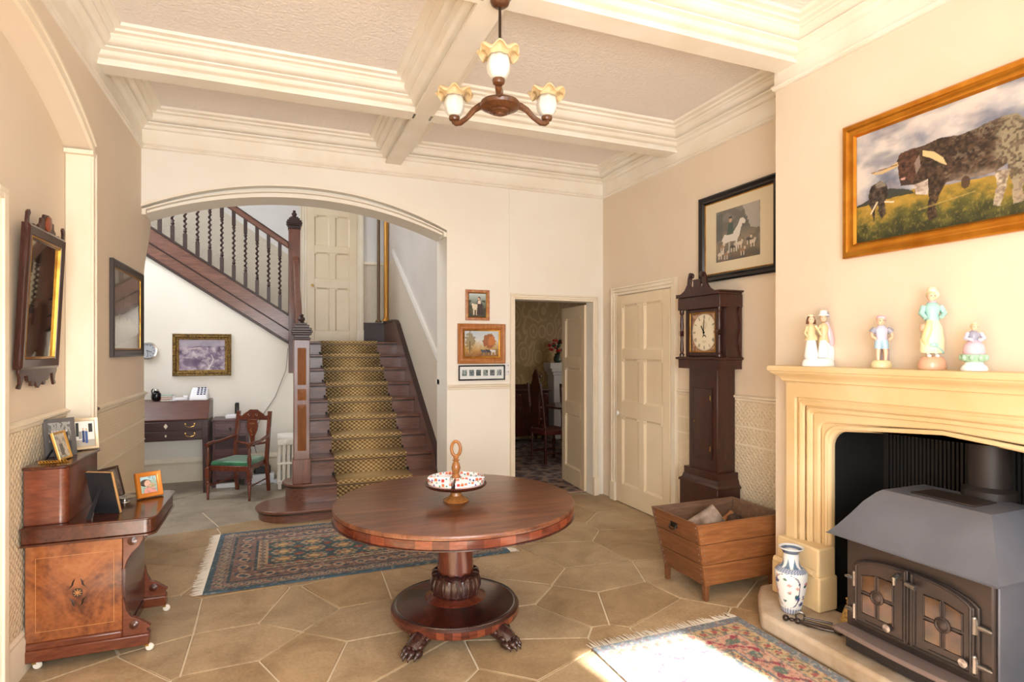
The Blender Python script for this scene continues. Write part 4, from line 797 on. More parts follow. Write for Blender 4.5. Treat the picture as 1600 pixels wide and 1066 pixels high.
# crest rail with double-hump outline, pierced splat with inlay, lower cross rail
cr = [(-RW/2+.015, .80), (RW/2-.015, .80), (RW/2-.015, .86), (RW/2-.05, .845), (RW/2-.075, .87), (.075, .895), (.04, .92), (-.04, .92), (-.075, .895), (-RW/2+.075, .87), (-RW/2+.05, .845), (-RW/2+.015, .86)]
MB().prism(cr, yb_-.022, yb_, 'y').build('crest_rail', M_CH, ch, bev=.004)
for sx in (-1, 1): MB().lathe([(.026, 0), (.026, .004), (.018, .006), (.012, .002), (0, .006)], n=14, M=T(sx*.045, yb_-.021, .865, rx=PI/2)).build('carved_scroll', M_CH, ch)
sp_ = [(-.028, .50), (.028, .50), (.022, .56), (.03, .62), (.06, .69), (.068, .74), (.058, .78), (.065, .81), (-.065, .81), (-.058, .78), (-.068, .74), (-.06, .69), (-.03, .62), (-.022, .56)]
spo = MB().prism(sp_, yb_-.045, yb_-.03, 'y').build('splat', M_CH, ch, bev=.003)
b = MB(); 
for pth in ([(-.03, .76), (-.012, .77), (0, .75), (.012, .77), (.03, .76)], [(0, .66), (-.022, .69), (0, .72), (.022, .69), (0, .66)], [(-.012, .64), (0, .63), (.012, .64)]): b.tube([(x, yb_-.0455, z) for x, z in pth], .0025, 5)
b.build('splat_inlay', M_STRING, spo)
MB().tube([(-RW/2, yb_-.05, .555), (-.1, yb_-.055, .54), (0, yb_-.055, .525), (.1, yb_-.055, .54), (RW/2, yb_-.05, .555)], .014, 8).build('cross_rail', M_CH, ch)
[MB().tube([(sx*FW/2, -DP/2, .15), (sx*RW/2, DP/2+.02, .15)], .009, 8).build('stretcher', M_CH, ch) for sx in (-1, 1)]
# cast-iron radiator (end-on, running back along the spandrel)
rd = thing('radiator', 'white cast-iron column radiator beside the newel post', 'radiator', (.09, 7.2, 0)); M_RAD = plain('radiator_enamel', (228, 222, 210), .35)
for k in range(9):
    b = MB(); y = .065*k
    for c in range(4): b.tube([(-.075+.05*c, y, .09), (-.075+.05*c, y, .53)], .019, 10)
    b.box(-.098, y-.028, .06, .098, y+.028, .105).box(-.098, y-.028, .505, .098, y+.028, .575).box(-.098, y-.022, .28, .098, y+.022, .31)
    if k in (0, 8): b.box(-.09, y-.025, 0, -.05, y+.025, .07).box(.05, y-.025, 0, .09, y+.025, .07)
    b.build('section', M_RAD, rd, bev=.01, segs=3)
MB().lathe([(.03, 0), (.03, .012), (.02, .018), (0, .018)], n=16, M=T(0, -.028, .54, rx=PI/2)).build('end_plug', M_RAD, rd)
# cable clutter by the wall
ad_ = thing('power_adapter', 'black power adapter lying on white boxes under the chair', 'adapter', (-.17, 7.72, .1005)); MB().box(-.09, -.05, 0, .09, .05, .09).build('body', M_BLACK, ad_, bev=.012)
MB().tube([(-.09, 0, .05), (-.10, -.02, .02), (-.07, -.06, .004)], .004, 6).build('lead', M_BLACK, ad_)
tag(MB().cbox((-.17, 7.72, .05), (.26, .18, .1)).build('white_carton', plain('white_carton', (222, 222, 222), .6), bev=.004), 'white carton on the floor below the black adapter', 'box')
b = MB(); random.seed(5)
for k in range(5):
    p = Vector((random.uniform(-.25, .0), random.uniform(7.48, 7.58), .006)); pts = []
    for i in range(26): a = i*.7+k; pts.append(p+Vector((.055*math.cos(a)+.004*i*(k-2)*.5, .04*math.sin(a), .0012*i+.004*math.sin(3*a)+.002)))
    b.tube(pts, .0035, 5)
tag(b.build('white_cables', M_WHITE), 'tangle of white cables on the floor behind the chair', 'cable')
tag(MB().tube([(.12, YU-.04, 1.62), (.10, YU-.01, 1.35), (-.03, YU-.006, 1.0), (-.2, YU-.006, .74), (-.3, YU-.006, .5), (-.25, YU-.04, .3)], .004, 5).build('telephone_wire', plain('grey_wire', (120, 110, 100), .6)), 'thin wire trailing down the under-stair wall', 'wire')
tag(MB().box(-.66, 7.50, .0, -.44, 7.56, .05).build('flat_parcel', plain('white_paper_parcel', (226, 226, 226), .7), bev=.004), 'low white parcel on the floor at the narrow cabinet', 'parcel')
# ================================================================== CENTRE TABLE
TX, TY = .965, 3.285
def veneer(name, c1, c2, c3, kind='radial', n=9, rough=.2):
    m, nt, b = newmat(name); tc = N(nt, 'ShaderNodeTexCoord'); sp = N(nt, 'ShaderNodeSeparateXYZ'); nt.links.new(tc.outputs['Object'], sp.inputs[0])
    an = N(nt, 'ShaderNodeMath', operation='ARCTAN2'); nt.links.new(sp.outputs[1], an.inputs[0]); nt.links.new(sp.outputs[0], an.inputs[1])
    k = N(nt, 'ShaderNodeMath', operation='MULTIPLY'); k.inputs[1].default_value = n/(2*PI); nt.links.new(an.outputs[0], k.inputs[0])
    fl_ = N(nt, 'ShaderNodeMath', operation='FLOOR'); nt.links.new(k.outputs[0], fl_.inputs[0])
    wn = N(nt, 'ShaderNodeTexWhiteNoise', noise_dimensions='1D'); nt.links.new(fl_.outputs[0], wn.inputs['W'])
    ns = N(nt, 'ShaderNodeTexNoise', Scale=4.0, Detail=6.0, Roughness=.65, Distortion=1.6); nt.links.new(coords(nt, (1.2, 5, 9) if kind != 'radial' else (3, 3, 3)), ns.inputs[0])
    mx = N(nt, 'ShaderNodeMix', data_type='FLOAT'); mx.inputs[0].default_value = .38; nt.links.new(ns.outputs[0], mx.inputs[2]); nt.links.new(wn.outputs[0], mx.inputs[3])
    nt.links.new(ramp(nt, mx.outputs[0], [(.25, c1), (.5, c2), (.75, c3)]), b.inputs['Base Color'])
    b.inputs['Roughness'].default_value = rough; b.inputs['Coat Weight'].default_value = .15; b.inputs['Coat Roughness'].default_value = .2; return m
M_RIM = veneer('crossbanded_rosewood', (70, 32, 22), (104, 50, 33), (134, 70, 46), 'rim', 53)
M_SEG = veneer('segmented_rosewood', (32, 12, 10), (66, 27, 18), (116, 55, 34), 'radial', 11, .3)
m, nt, bb = newmat('figured_rosewood_top')
g1 = N(nt, 'ShaderNodeTexNoise', Scale=3.2, Detail=7.0, Roughness=.66, Distortion=1.2); nt.links.new(coords(nt, (.55, 3.4, 1), rot=(0, 0, .35)), g1.inputs[0])
g2 = N(nt, 'ShaderNodeTexNoise', Scale=26.0, Detail=4.0, Roughness=.7); nt.links.new(coords(nt, (.35, 4.5, 1), rot=(0, 0, .35)), g2.inputs[0])
mx = N(nt, 'ShaderNodeMix', data_type='FLOAT'); mx.inputs[0].default_value = .35; nt.links.new(g1.outputs[0], mx.inputs[2]); nt.links.new(g2.outputs[0], mx.inputs[3])
nt.links.new(ramp(nt, mx.outputs[0], [(.3, (48, 26, 18)), (.44, (92, 54, 36)), (.58, (128, 80, 54)), (.72, (150, 100, 68))]), bb.inputs['Base Color'])
bb.inputs['Roughness'].default_value = .3; bb.inputs['Coat Weight'].default_value = .25; bb.inputs['Coat Roughness'].default_value = .2; M_TOP = m
M_CARV = wood('carved_rosewood', (38, 20, 18), (70, 40, 34), rough=.25, coat=.3)
M_COLM = wood('rosewood_column', (66, 26, 18), (112, 54, 36), rough=.2, scale=(5, 5, .8), coat=.3)
tb = thing('pedestal_table', 'round rosewood pedestal table with carved paw feet', 'table', (TX, TY, 0))
R = .692
MB().lathe([(R-.02, .705), (R-.002, .707), (R, .714), (R, .722), (R-.004, .729), (R-.012, .73), (0, .73)], n=96).build('table_top', M_TOP, tb)
MB().lathe([(R-.05, .662), (R-.004, .662), (R-.002, .67), (R-.002, .704), (R-.05, .706)], n=96).build('crossbanded_rim', M_RIM, tb)
MB().lathe([(R-.05, .654), (R-.012, .652), (R+.003, .656), (R+.003, .661), (R-.012, .664), (R-.05, .664)], n=96).build('rim_bead', M_CARV, tb)
MB().lathe([(.26, .64), (.26, .655), (0, .655)], n=40).lathe([(0, .6), (.12, .6), (.2, .64), (0, .641)], n=30).build('tilt_block', M_CARV, tb)
MB().lathe([(.106, .305), (.103, .38), (.098, .5), (.094, .58), (.092, .63), (0, .63)], n=40).build('column', M_COLM, tb)
# carved collar: tulip of overlapping leaves
cl_ = MB(); n = 120; prof_ = [(.105, .175), (.124, .185), (.133, .20), (.137, .225), (.133, .262), (.126, .288), (.134, .298), (.138, .308), (.124, .316), (.1, .312)]
vs, fs = [], []
for r_, z in prof_:
    for k in range(n):
        t = 2*PI*k/n; wv = abs(math.sin(t*6)); a = .007*(wv**.6-.5) if .19 < z < .295 else (.004*math.cos(t*12) if z > .295 else 0)
        vs.append(((r_+a)*math.cos(t), (r_+a)*math.sin(t), z+(.008*(wv-.5) if z > .28 else 0)))
for i in range(len(prof_)-1):
    for k in range(n): p, q = i*n+k, i*n+(k+1) % n; fs.append((p, q, q+n, p+n))
cl_.add(vs, fs); 
cl_.build('carved_collar', M_CARV, tb, smooth=50)
for k in range(12):
    t = 2*PI*(k+.5)/12; c_, s_ = math.cos(t), math.sin(t); MB().tube([(.134*c_, .134*s_, .285), (.142*c_, .142*s_, .255), (.143*c_, .143*s_, .225), (.136*c_, .136*s_, .195)], [.004, .008, .006, .003], 6).build('carved_leaf', M_CARV, tb)
MB().lathe([(.17, .15), (.178, .158), (.178, .166), (.168, .172), (.15, .176), (.142, .182), (.13, .186), (0, .186)], n=48).build('base_ring', M_COLM, tb)
MB().lathe([(.34, .088), (.368, .09), (.37, .122), (.362, .132), (.345, .136), (.18, .166), (0, .17)], n=72).build('plinth_disc', M_SEG, tb)
MB().lathe([(.343, .137), (.35, .141), (.358, .139), (.36, .13), (.343, .13)], n=72).build('plinth_bead', M_CARV, tb)
MB().lathe([(.3, .078), (.366, .08), (.371, .09), (.371, .12), (.366, .124), (.3, .124)], n=72).build('plinth_rim', M_RIM, tb)
def paw(ang):
    M = Matrix.Rotation(ang, 4, 'Z'); b = MB()
    b.tube([(.25, 0, .085), (.31, 0, .08), (.36, 0, .066), (.40, 0, .05), (.43, 0, .036)], [.055, .052, .048, .046, .036], 12, M=M)
    for k, (dy, l) in enumerate([(-.042, .455), (-.015, .475), (.015, .475), (.042, .455)]):
        b.ball((l-.03, dy, .03), .021, 10, M=M, sc=(1.5, .85, 1.05)); b.ball((l-.055, dy*.9, .052), .018, 10, M=M, sc=(1.4, .8, 1.0)); b.tube([(l-.005, dy, .028), (l+.008, dy, .02), (l+.012, dy, .006)], [.009, .007, .002], 6, M=M)
    b.tube([(.37, -.045, .075), (.34, -.055, .095), (.31, -.05, .085)], [.014, .016, .01], 8, M=M).tube([(.37, .045, .075), (.34, .055, .095), (.31, .05, .085)], [.014, .016, .01], 8, M=M)
    return b
for a in (math.radians(222), math.radians(297), math.radians(80)): paw(a).build('paw_foot', M_CARV, tb, smooth=60)
# ------------------------------------------------------------------ sectioned dish stand
M_TURN = wood('turned_fruitwood', (134, 82, 38), (180, 122, 66), rough=.25, scale=(4, 4, 1), coat=.3)
sv = thing('serving_stand', 'turned wooden lazy-susan stand with ring handle on the table', 'serving stand', (.953, 3.235, .7305))
MB().lathe([(.072, 0), (.075, .006), (.07, .012), (.05, .022), (.034, .034), (.03, .05), (.02, .055), (.017, .07), (.02, .076), (.03, .08), (0, .081)], n=32).build('pedestal', M_TURN, sv)
MB().lathe([(.0, .079), (.12, .08), (.165, .088), (.176, .098), (.178, .106), (.172, .108), (.165, .1), (0, .098)], n=56).build('tray', M_MAHOG, sv)
MB().lathe([(.024, .098), (.024, .135), (.026, .14), (.018, .155), (.022, .17), (.026, .19), (.02, .215), (.013, .228), (.022, .234), (.012, .24), (.017, .25), (.01, .258), (0, .26)], n=20).build('stem', M_TURN, sv)
MB().tube([(.027*math.cos(t)*.95, 0, .30+.042*math.sin(t)) for t in [2*PI*k/20 for k in range(20)]], .0095, 8, closed=True, M=Matrix.Rotation(math.radians(-22), 4, 'Z')).build('ring_handle', M_TURN, sv)
# four quadrant dishes with printed sprigs
M_CHINA = painted('printed_china', .12, .4)
def quadrant():
    g0, g1 = math.radians(4), math.radians(86); r0, r1 = .032, .163
    outline = [(r0, g0+(g1-g0)*k/6) for k in range(7)]+[(r1, g1-(g1-g0)*k/22) for k in range(23)]
    o = [(r_*math.cos(t), r_*math.sin(t)) for r_, t in outline]; cx = sum(p[0] for p in o)/len(o); cy = sum(p[1] for p in o)/len(o)
    # densify
    dn = []
    for i, p in enumerate(o):
        q = o[(i+1) % len(o)]; L = math.hypot(q[0]-p[0], q[1]-p[1]); k = max(1, int(L/.0035))
        dn += [(p[0]+(q[0]-p[0])*j/k, p[1]+(q[1]-p[1])*j/k) for j in range(k)]
    n_ = len(dn); vs, fs, cs = [], [], []; rng = np.random.default_rng(4)
    levels = [(.97, 0), (.985, .005)]+[(1.0, .009+.0035*k) for k in range(8)]+[(.985, .036), (.965, .033)]+[(.95, .030-.0035*k) for k in range(7)]+[(.9, .004)]
    sp_ = [(i_, 2+int(rng.integers(0, 6)), [(206, 60, 50), (60, 84, 150), (76, 130, 110), (96, 96, 170), (210, 110, 70)][int(rng.integers(0, 5))]) for i_ in range(2, n_, 6)]
    for li, (f_, z) in enumerate(levels):
        for i_, p in enumerate(dn):
            vs.append((cx+(p[0]-cx)*f_, cy+(p[1]-cy)*f_, z)); c = (240, 240, 240)
            lj = li-2 if li <= 9 else 18-li
            for (a_, l_, cc) in sp_:
                dd = min(abs(a_-i_), n_-abs(a_-i_))
                if dd <= (2 if cc[0] > 200 else 1) and abs(l_-lj) <= (2 if cc[0] > 200 else 1) and 2 <= li <= 18: c = cc
            if li in (10,): c = (226, 220, 214)
            if li == 2: c = (196, 120, 90)
            cs.append(c)
    for l in range(len(levels)-1):
        for i_ in range(n_): p, q = l*n_+i_, l*n_+(i_+1) % n_; fs.append((p, q, q+n_, p+n_))
    fs.append(tuple(range((len(levels)-1)*n_, len(levels)*n_))); fs.append(tuple(range(n_-1, -1, -1)))
    me = bpy.data.meshes.new('china_dish'); me.from_pydata(vs, [], fs); apply_print(me, cs); me.materials.append(M_CHINA); me.polygons.foreach_set('use_smooth', [True]*len(me.polygons)); me.set_sharp_from_angle(angle=.7); return me
qm = quadrant()
for k in range(4):
    o = bpy.data.objects.new('china_dish', qm); COL.objects.link(o); o.location = (.953, 3.235, .7305+.1005); o.rotation_euler = (0, 0, math.radians(-22-90+90*k)); tag(o, 'white quarter-round china dish with floral sprigs on the serving stand', 'dish', 'quarter-round dishes on the serving stand')
# ================================================================== RUGS
def rug(name, label, x0, y0, w, d, rot, paint, nx, ny, thick=.009, fringe_ends='x', z0=.0015):
    t = thing(name, label, 'rug', (x0, y0, z0), rot)
    P = paint(nx, ny); me = bpy.data.meshes.new('pile'); i = np.arange(nx*ny).reshape(ny, nx)
    zz = thick+(P.noise(6, 5, 31)-.5)*.003
    vs = np.stack([P.U*w, P.V*d, zz], -1).reshape(-1, 3).tolist(); cs = P.C.reshape(-1, 3).tolist()
    f = np.stack([i[:-1, :-1], i[:-1, 1:], i[1:, 1:], i[1:, :-1]], -1).reshape(-1, 4).tolist()
    edge = list(i[0, :])+list(i[1:, -1])+list(i[-1, -2::-1])+list(i[-2:0:-1, 0]); k0 = len(vs)
    for e in edge: vs.append([vs[e][0], vs[e][1], 0]); cs.append(cs[e])
    m_ = len(edge)
    for k in range(m_): f.append([edge[k], k0+k, k0+(k+1) % m_, edge[(k+1) % m_]])
    me.from_pydata(vs, [], f); apply_print(me, cs); me.materials.append(painted('rug_pile', .95, 0, .5, 400)); o = bpy.data.objects.new('pile', me); COL.objects.link(o); o.parent = t
    b = MB(); rg = random.Random(3)
    ends = [(0, -1), (1, 1)]
    for e, sgn in ends:
        L = d if fringe_ends == 'x' else w; n_ = int(L/.009)
        for k in range(n_):
            s_ = (k+.5)/n_*L; l = rg.uniform(.05, .085); j = rg.uniform(-.014, .014); h_ = rg.uniform(.002, .007)
            p = [(e*w, s_, .006), (e*w+sgn*l*.5, s_+j*.5, h_), (e*w+sgn*l, s_+j, .002)] if fringe_ends == 'x' else [(s_, e*d, .006), (s_+j*.5, e*d+sgn*l*.5, h_), (s_+j, e*d+sgn*l, .002)]
            b.tube(p, [.0032, .0028, .0014], 4)
    b.build('fringe', plain('wool_fringe', (226, 216, 200), .9), t, kind='stuff'); return t
BLUE, TEAL, BEIGE, RUST, DK, GRN, CRM = (70, 92, 106), (66, 96, 100), (170, 148, 122), (150, 88, 72), (72, 56, 60), (104, 112, 92), (196, 178, 146)
def pattern_border(P, lo, hi, base, c2, c3, freq, asp, seed):
    """a border band between insets lo and hi (in units of the short side)"""
    ex = np.minimum(P.U, 1-P.U)*asp; ey = np.minimum(P.V, 1-P.V); e = np.minimum(ex, ey); s = np.where(ex < ey, P.V, P.U*asp); m = (e >= lo) & (e < hi); P.mask(m.astype(float), base)
    t = (e-lo)/(hi-lo); w1 = np.sin(s*freq*2*PI)*.28+.5; P.mask((m & (np.abs(t-w1) < .1)).astype(float), c2)
    P.mask((m & (((np.mod(s*freq, 1)-.5)**2*4+(t-.5)**2*4) < .28)).astype(float), c3); P.mask((m & (((np.mod(s*freq, 1)-.5)**2*4+(t-.5)**2*4) < .08)).astype(float), c2)
    P.mask((m & (((np.mod(s*freq+.5, 1)-.5)**2*6+(t-.5)**2*6) < .14)).astype(float), c3, .8); return e
def paint_hall(nx, ny):
    asp = 2.25/1.33; P = Paint(nx, ny, BLUE, 2.25, 1.33)
    e = pattern_border(P, .03, .10, (134, 112, 104), BLUE, BEIGE, 17, asp, 1); pattern_border(P, .115, .23, (124, 98, 92), (60, 80, 92), (176, 146, 122), 8, asp, 2); pattern_border(P, .245, .30, BEIGE, RUST, TEAL, 18, asp, 3)
    for lo, hi in ((.10, .115), (.23, .245)): P.mask(((e >= lo) & (e < hi)).astype(float), (64, 78, 86))
    f = e >= .30; P.mask(f.astype(float), (62, 84, 90)); x = P.U*asp; y = P.V; gx = (x-.3)/.178; gy = (y-.3)/.133
    for ox, oy in ((0, 0),):
        cx = np.mod(gx, 1)-.5; cy = np.mod(gy, 1)-.5; d = (cx**2+cy**2)*4
        P.mask((f & (d < .62)).astype(float), (176, 150, 118)); P.mask((f & (d < .34)).astype(float), (150, 106, 84)); P.mask((f & (d < .13)).astype(float), (190, 160, 112)); P.mask((f & (np.abs(np.sin(np.arctan2(cy, cx)*4)) > .75) & (d < .62) & (d > .2)).astype(float), (92, 104, 96))
        dd = ((np.abs(cx)-.5)**2+(np.abs(cy)-.5)**2)*4; P.mask((f & (dd < .1)).astype(float), (140, 74, 62))
    P.mask(P.noise(120, 80, 5, 1) > .72, (60, 58, 58), .35); P.mask(P.noise(120, 80, 8, 1) > .75, (196, 180, 156), .35); k = (P.noise(4, 3, 9)-.5)*36; P.C += k[..., None]; return P
rug('hall_rug', 'worn blue and rust patterned rug lying before the stairs', -.455, 4.27, 2.16, 1.33, math.radians(.0), paint_hall, 300, 180)
def paint_hearth(nx, ny):
    asp = 1.0/2.3; P = Paint(nx, ny, (120, 130, 140), 1.0, 2.3); ex = np.minimum(P.U, 1-P.U); ey = np.minimum(P.V, 1-P.V)/asp; e = np.minimum(ex, ey); s = np.where(ex < ey, P.V/asp, P.U)
    def band(lo, hi, base, c2, c3, fr):
        m_ = (e >= lo) & (e < hi); t = (e-lo)/(hi-lo); P.mask(m_.astype(float), base); P.mask((m_ & (np.abs(t-.5-.3*np.sin(s*fr*2*PI)) < .12)).astype(float), c2); P.mask((m_ & (((np.mod(s*fr, 1)-.5)**2+(t-.5)**2)*4 < .22)).astype(float), c3)
    band(.06, .15, (196, 168, 128), (104, 116, 104), (170, 92, 84), 13); band(.16, .30, (208, 160, 140), (160, 70, 84), (104, 124, 112), 6); band(.31, .36, (206, 176, 134), (150, 84, 76), (110, 122, 118), 16)
    f = e >= .36; P.mask(f.astype(float), (96, 108, 116)); gx = (P.U-.36)/.28; gy = (P.V/asp-.36)/.24; cx = np.mod(gx, 1)-.5; cy = np.mod(gy, 1)-.5; d = (cx**2+cy**2)*4
    # large medallions also in the wide border area so they read near the end
    P.mask((f & (d < .8)).astype(float), (210, 178, 134)); P.mask((f & (d < .5)).astype(float), (196, 128, 104)); P.mask((f & (d < .3)).astype(float), (214, 190, 148)); P.mask(P.noise(90, 160, 5, 1) > .68, (150, 96, 90), .5); P.mask(P.noise(90, 160, 15, 1) > .7, (214, 196, 164), .5); P.mask(P.noise(60, 120, 25, 1) > .72, (96, 110, 108), .5); return P
rug('hearth_rug', 'pale patterned rug with fringe on the floor by the hearth', 1.555, .48, .99, 2.24, math.radians(.0), paint_hearth, 150, 330, fringe_ends='y')
# ================================================================== RIGHT SIDE: TALL CLOCK, PRINT, LOG BOX
gc = thing('longcase_clock', 'dark mahogany longcase clock with painted dial and swan-neck top', 'clock', (XR-.012, 3.77, 0), -PI/2)
# local: x runs to -Y world (towards the viewer), front face towards local -Y (= -X world); back at local y=0
M_CLK = wood('clock_mahogany', (40, 17, 12), (70, 32, 22), rough=.3, coat=.2, scale=(5, 5, .8))
def cbx(w, d, z0, z1, name, bev=.004, par=None, y1=0): return MB().box(-w/2, -d, z0, w/2, y1, z1).build(name, M_CLK, par or gc, bev=bev)
cbx(.47, .235, 0, .10, 'plinth', .006); cbx(.45, .225, .10, .52, 'base')
MB().sweep([(0, .52), (.0, .535), (.02, .55), (.028, .58), (.045, .60), (.05, .62), (.07, .64)], [(-.235, 0), (-.235, -.23), (.235, -.23), (.235, 0)], closed=False, side=1).box(-.2, -.2, .52, .2, 0, .64).build('base_moulding', M_CLK, gc)
cbx(.335, .175, .60, 1.47, 'trunk')
q = MB().box(-.105, -.185, .74, .105, -.175, 1.29).build('trunk_door', M_CLK, gc, bev=.006); MB().frame(.225, .565, [(0, 0), (0, .008), (.012, .01), (.016, 0)], M=T(0, -.178, 1.015)).build('door_bead', M_DARK, q, recalc=False); MB().ball((-.085, -.19, 1.02), .007, 8).build('door_knob', M_BRASS, q); 
MB().box(.098, -.19, .80, .106, -.184, .84).box(.098, -.19, 1.2, .106, -.184, 1.24).build('hinges', M_BRASS, q)
MB().sweep([(.09, 1.44), (.088, 1.455), (.06, 1.465), (.05, 1.48), (.03, 1.495), (.012, 1.505), (.01, 1.52), (-.005, 1.525), (-.005, 1.54), (.01, 1.545)], [(-.255, 0), (-.255, -.235), (.255, -.235), (.255, 0)], closed=False, side=1).box(-.24, -.225, 1.45, .24, 0, 1.545).build('throat_moulding', M_CLK, gc)
# hood: back box, recessed dial door, corner columns, frieze, swan-neck pediment
MB().box(-.24, -.15, 1.545, .24, 0, 1.93).build('hood_case', M_CLK, gc)
MB().box(-.25, -.225, 1.93, .25, 0, 2.03).build('frieze', M_CLK, gc, bev=.004)
MB().sweep([(.03, 2.02), (.01, 2.03), (.005, 2.045), (-.012, 2.05), (-.012, 2.06), (.05, 2.06)], [(-.25, 0), (-.25, -.225), (.25, -.225), (.25, 0)], closed=False, side=1).build('hood_cornice', M_CLK, gc)
neck = [(0.26, 2.03), (.255, 2.05), (.2, 2.06), (.15, 2.085), (.115, 2.13), (.105, 2.19), (.09, 2.215), (.06, 2.222), (.04, 2.205), (.045, 2.18), (.065, 2.178), (.068, 2.16), (.075, 2.12), (.06, 2.10), (.04, 2.11), (.038, 2.15), (.045, 2.155), (.045, 2.165)]
ped = neck+[(-x, z) for x, z in reversed(neck)]
MB().prism([(x, z) for x, z in ped], -.24, -.222, 'y').build('swan_neck_pediment', M_CLK, gc, bev=.003)
for sx in (-1, 1): MB().lathe([(.024, 0), (.024, .006), (.012, .01), (0, .011)], n=14, M=T(sx*.068, -.24, 2.2, rx=PI/2)).build('rosette', M_CLK, gc)
dd = MB().box(-.185, -.18, 1.55, -.145, -.15, 1.93).box(.145, -.18, 1.55, .185, -.15, 1.93).box(-.145, -.18, 1.55, .145, -.15, 1.59).box(-.145, -.18, 1.895, .145, -.15, 1.93).build('hood_door', M_CLK, gc, bev=.004)
MB().frame(.305, .32, [(0, .002), (.0, .006), (.008, .004), (.01, 0)], M=T(0, -.178, 1.742)).build('door_slip', M_GOLD, dd, recalc=False)
for sx in (-1, 1):
    MB().lathe([(.02, 1.548), (.02, 1.565), (.012, 1.575), (.016, 1.60), (.011, 1.69), (.013, 1.715), (.02, 1.72), (.013, 1.728), (.02, 1.735), (.013, 1.743), (.02, 1.75), (.013, 1.76), (.016, 1.80), (.011, 1.89), (.018, 1.90), (.018, 1.93)], (sx*.222, -.205, 0), 14).build('hood_column', M_CLK, gc)
    MB().prism([(-.01, 1.55)]+[(-.035+.012*math.cos(k*.9), 1.56+.37*k/12) for k in range(13)]+[(-.01, 1.93)], sx*.24, sx*.252, 'x').build('side_scroll', M_CLK, gc)
P = Paint(230, 240, (226, 214, 186), .30, .31); r_ = np.hypot((P.U-.5)*.30/.31, P.V-.5); th = np.arctan2(P.V-.5, (P.U-.5)*.30/.31)
P.mask(((r_ > .49)).astype(float), (170, 128, 96)); P.mask(((r_ > .5) & (P.noise(16, 16, 3) > .5)).astype(float), (110, 72, 56), .7); P.mask(((r_ > .515) & (P.noise(12, 12, 9) > .6)).astype(float), (206, 170, 130), .8); P.mask(((r_ > .485) & (r_ < .492)).astype(float), (70, 60, 50))
P.mask(((r_ > .468) & (r_ < .472)).astype(float), (60, 54, 48))
num = ['XII', 'I', 'II', 'III', 'IIII', 'V', 'VI', 'VII', 'VIII', 'IX', 'X', 'XI']
def stroke(x0, y0, x1, y1, a, w):
    c, s_ = math.cos(a), math.sin(a); f = lambda x, y: (.5+(x*c+y*s_)/.968, .5+(-x*s_+y*c)); p, q = f(x0, y0), f(x1, y1); P.line(p[0], p[1], q[0], q[1], w, (34, 30, 28))
for k, s in enumerate(num):
    a = 2*PI*k/12; ws = {'I': .02, 'V': .036, 'X': .036}; tot = sum(ws[c] for c in s); x = -tot/2
    for c in s:
        w_ = ws[c]; r0, r1 = .36, .445; xm = x+w_/2
        if c == 'I': stroke(xm, r0, xm, r1, a, .006)
        elif c == 'V': stroke(xm-.012, r1, xm, r0, a, .006); stroke(xm+.012, r1, xm, r0, a, .003)
        else: stroke(xm-.012, r1, xm+.012, r0, a, .006); stroke(xm+.012, r1, xm-.012, r0, a, .003)
        x += w_
P.ell(.5, .69, .11, .1, (206, 190, 158)); P.ell(.5, .69, .085, .075, (216, 204, 176)); P.mask(((np.hypot(P.U-.5, P.V-.36) < .08) & (np.hypot(P.U-.5, P.V-.33) > .07) & (P.V > .36)).astype(float), (60, 50, 46))
for k in range(9): P.line(.42+.018*k, .255, .428+.018*k, .27+.008*(k % 2), .003, (110, 90, 76))
for k in range(5): P.line(.45+.02*k, .22, .458+.02*k, .232, .003, (110, 90, 76))
print_sheet('dial', P, .29, .306, gc, T(0, -.160, 1.742), painted('dial_paint', .3, .3))
M_HAND = plain('blued_steel', (24, 22, 26), .3, .6)
MB().box(-.004, -.166, -.012, .004, -.164, .062, M=T(0, 0, 1.742) @ Matrix.Rotation(math.radians(-32), 4, 'Y')).build('hour_hand', M_HAND, gc); MB().box(-.003, -.169, -.02, .003, -.167, .105, M=T(0, 0, 1.742) @ Matrix.Rotation(math.radians(4), 4, 'Y')).build('minute_hand', M_HAND, gc)
MB().lathe([(.006, 0), (.006, .012), (0, .013)], n=10, M=T(0, -.16, 1.742, rx=PI/2)).build('hand_boss', M_HAND, gc)
# ------------------------------------------------------------------ hunting print above the clock
P = Paint(150, 150, (118, 110, 96), .52, .46); f = P.noise(5, 5, 14, 4); P.C = P.grade(P.V, [(0, (104, 88, 72)), (.3, (128, 112, 90)), (.45, (122, 108, 88)), (.6, (96, 92, 84)), (1, (120, 114, 106))]); P.mask((f > .52).astype(float), (84, 80, 72), .55); P.poly([(.62, 1), (1, 1), (1, .5), (.8, .55), (.72, .75)], (176, 168, 158), .8, .05); P.rect(.02, .42, .16, .95, (70, 74, 70), .7)
W_ = (214, 206, 194)
P.poly([(.14, .42), (.2, .52), (.38, .50), (.44, .56), (.52, .66), (.57, .76), (.64, .76), (.69, .70), (.68, .65), (.62, .66), (.59, .58), (.56, .46), (.5, .36), (.3, .36), (.2, .34)], W_, .95, .02); P.poly([(.16, .36), (.2, .36), (.19, .14), (.16, .14)], W_, .8); P.poly([(.46, .38), (.51, .38), (.5, .15), (.47, .15)], W_, .8); P.poly([(.3, .37), (.34, .37), (.33, .15), (.3, .15)], (180, 172, 160), .8)
P.poly([(.26, .5), (.42, .5), (.4, .72), (.3, .72)], (44, 66, 56), .9, .02); P.ell(.345, .78, .035, .045, (190, 150, 124)); P.rect(.31, .81, .38, .85, (30, 34, 32))
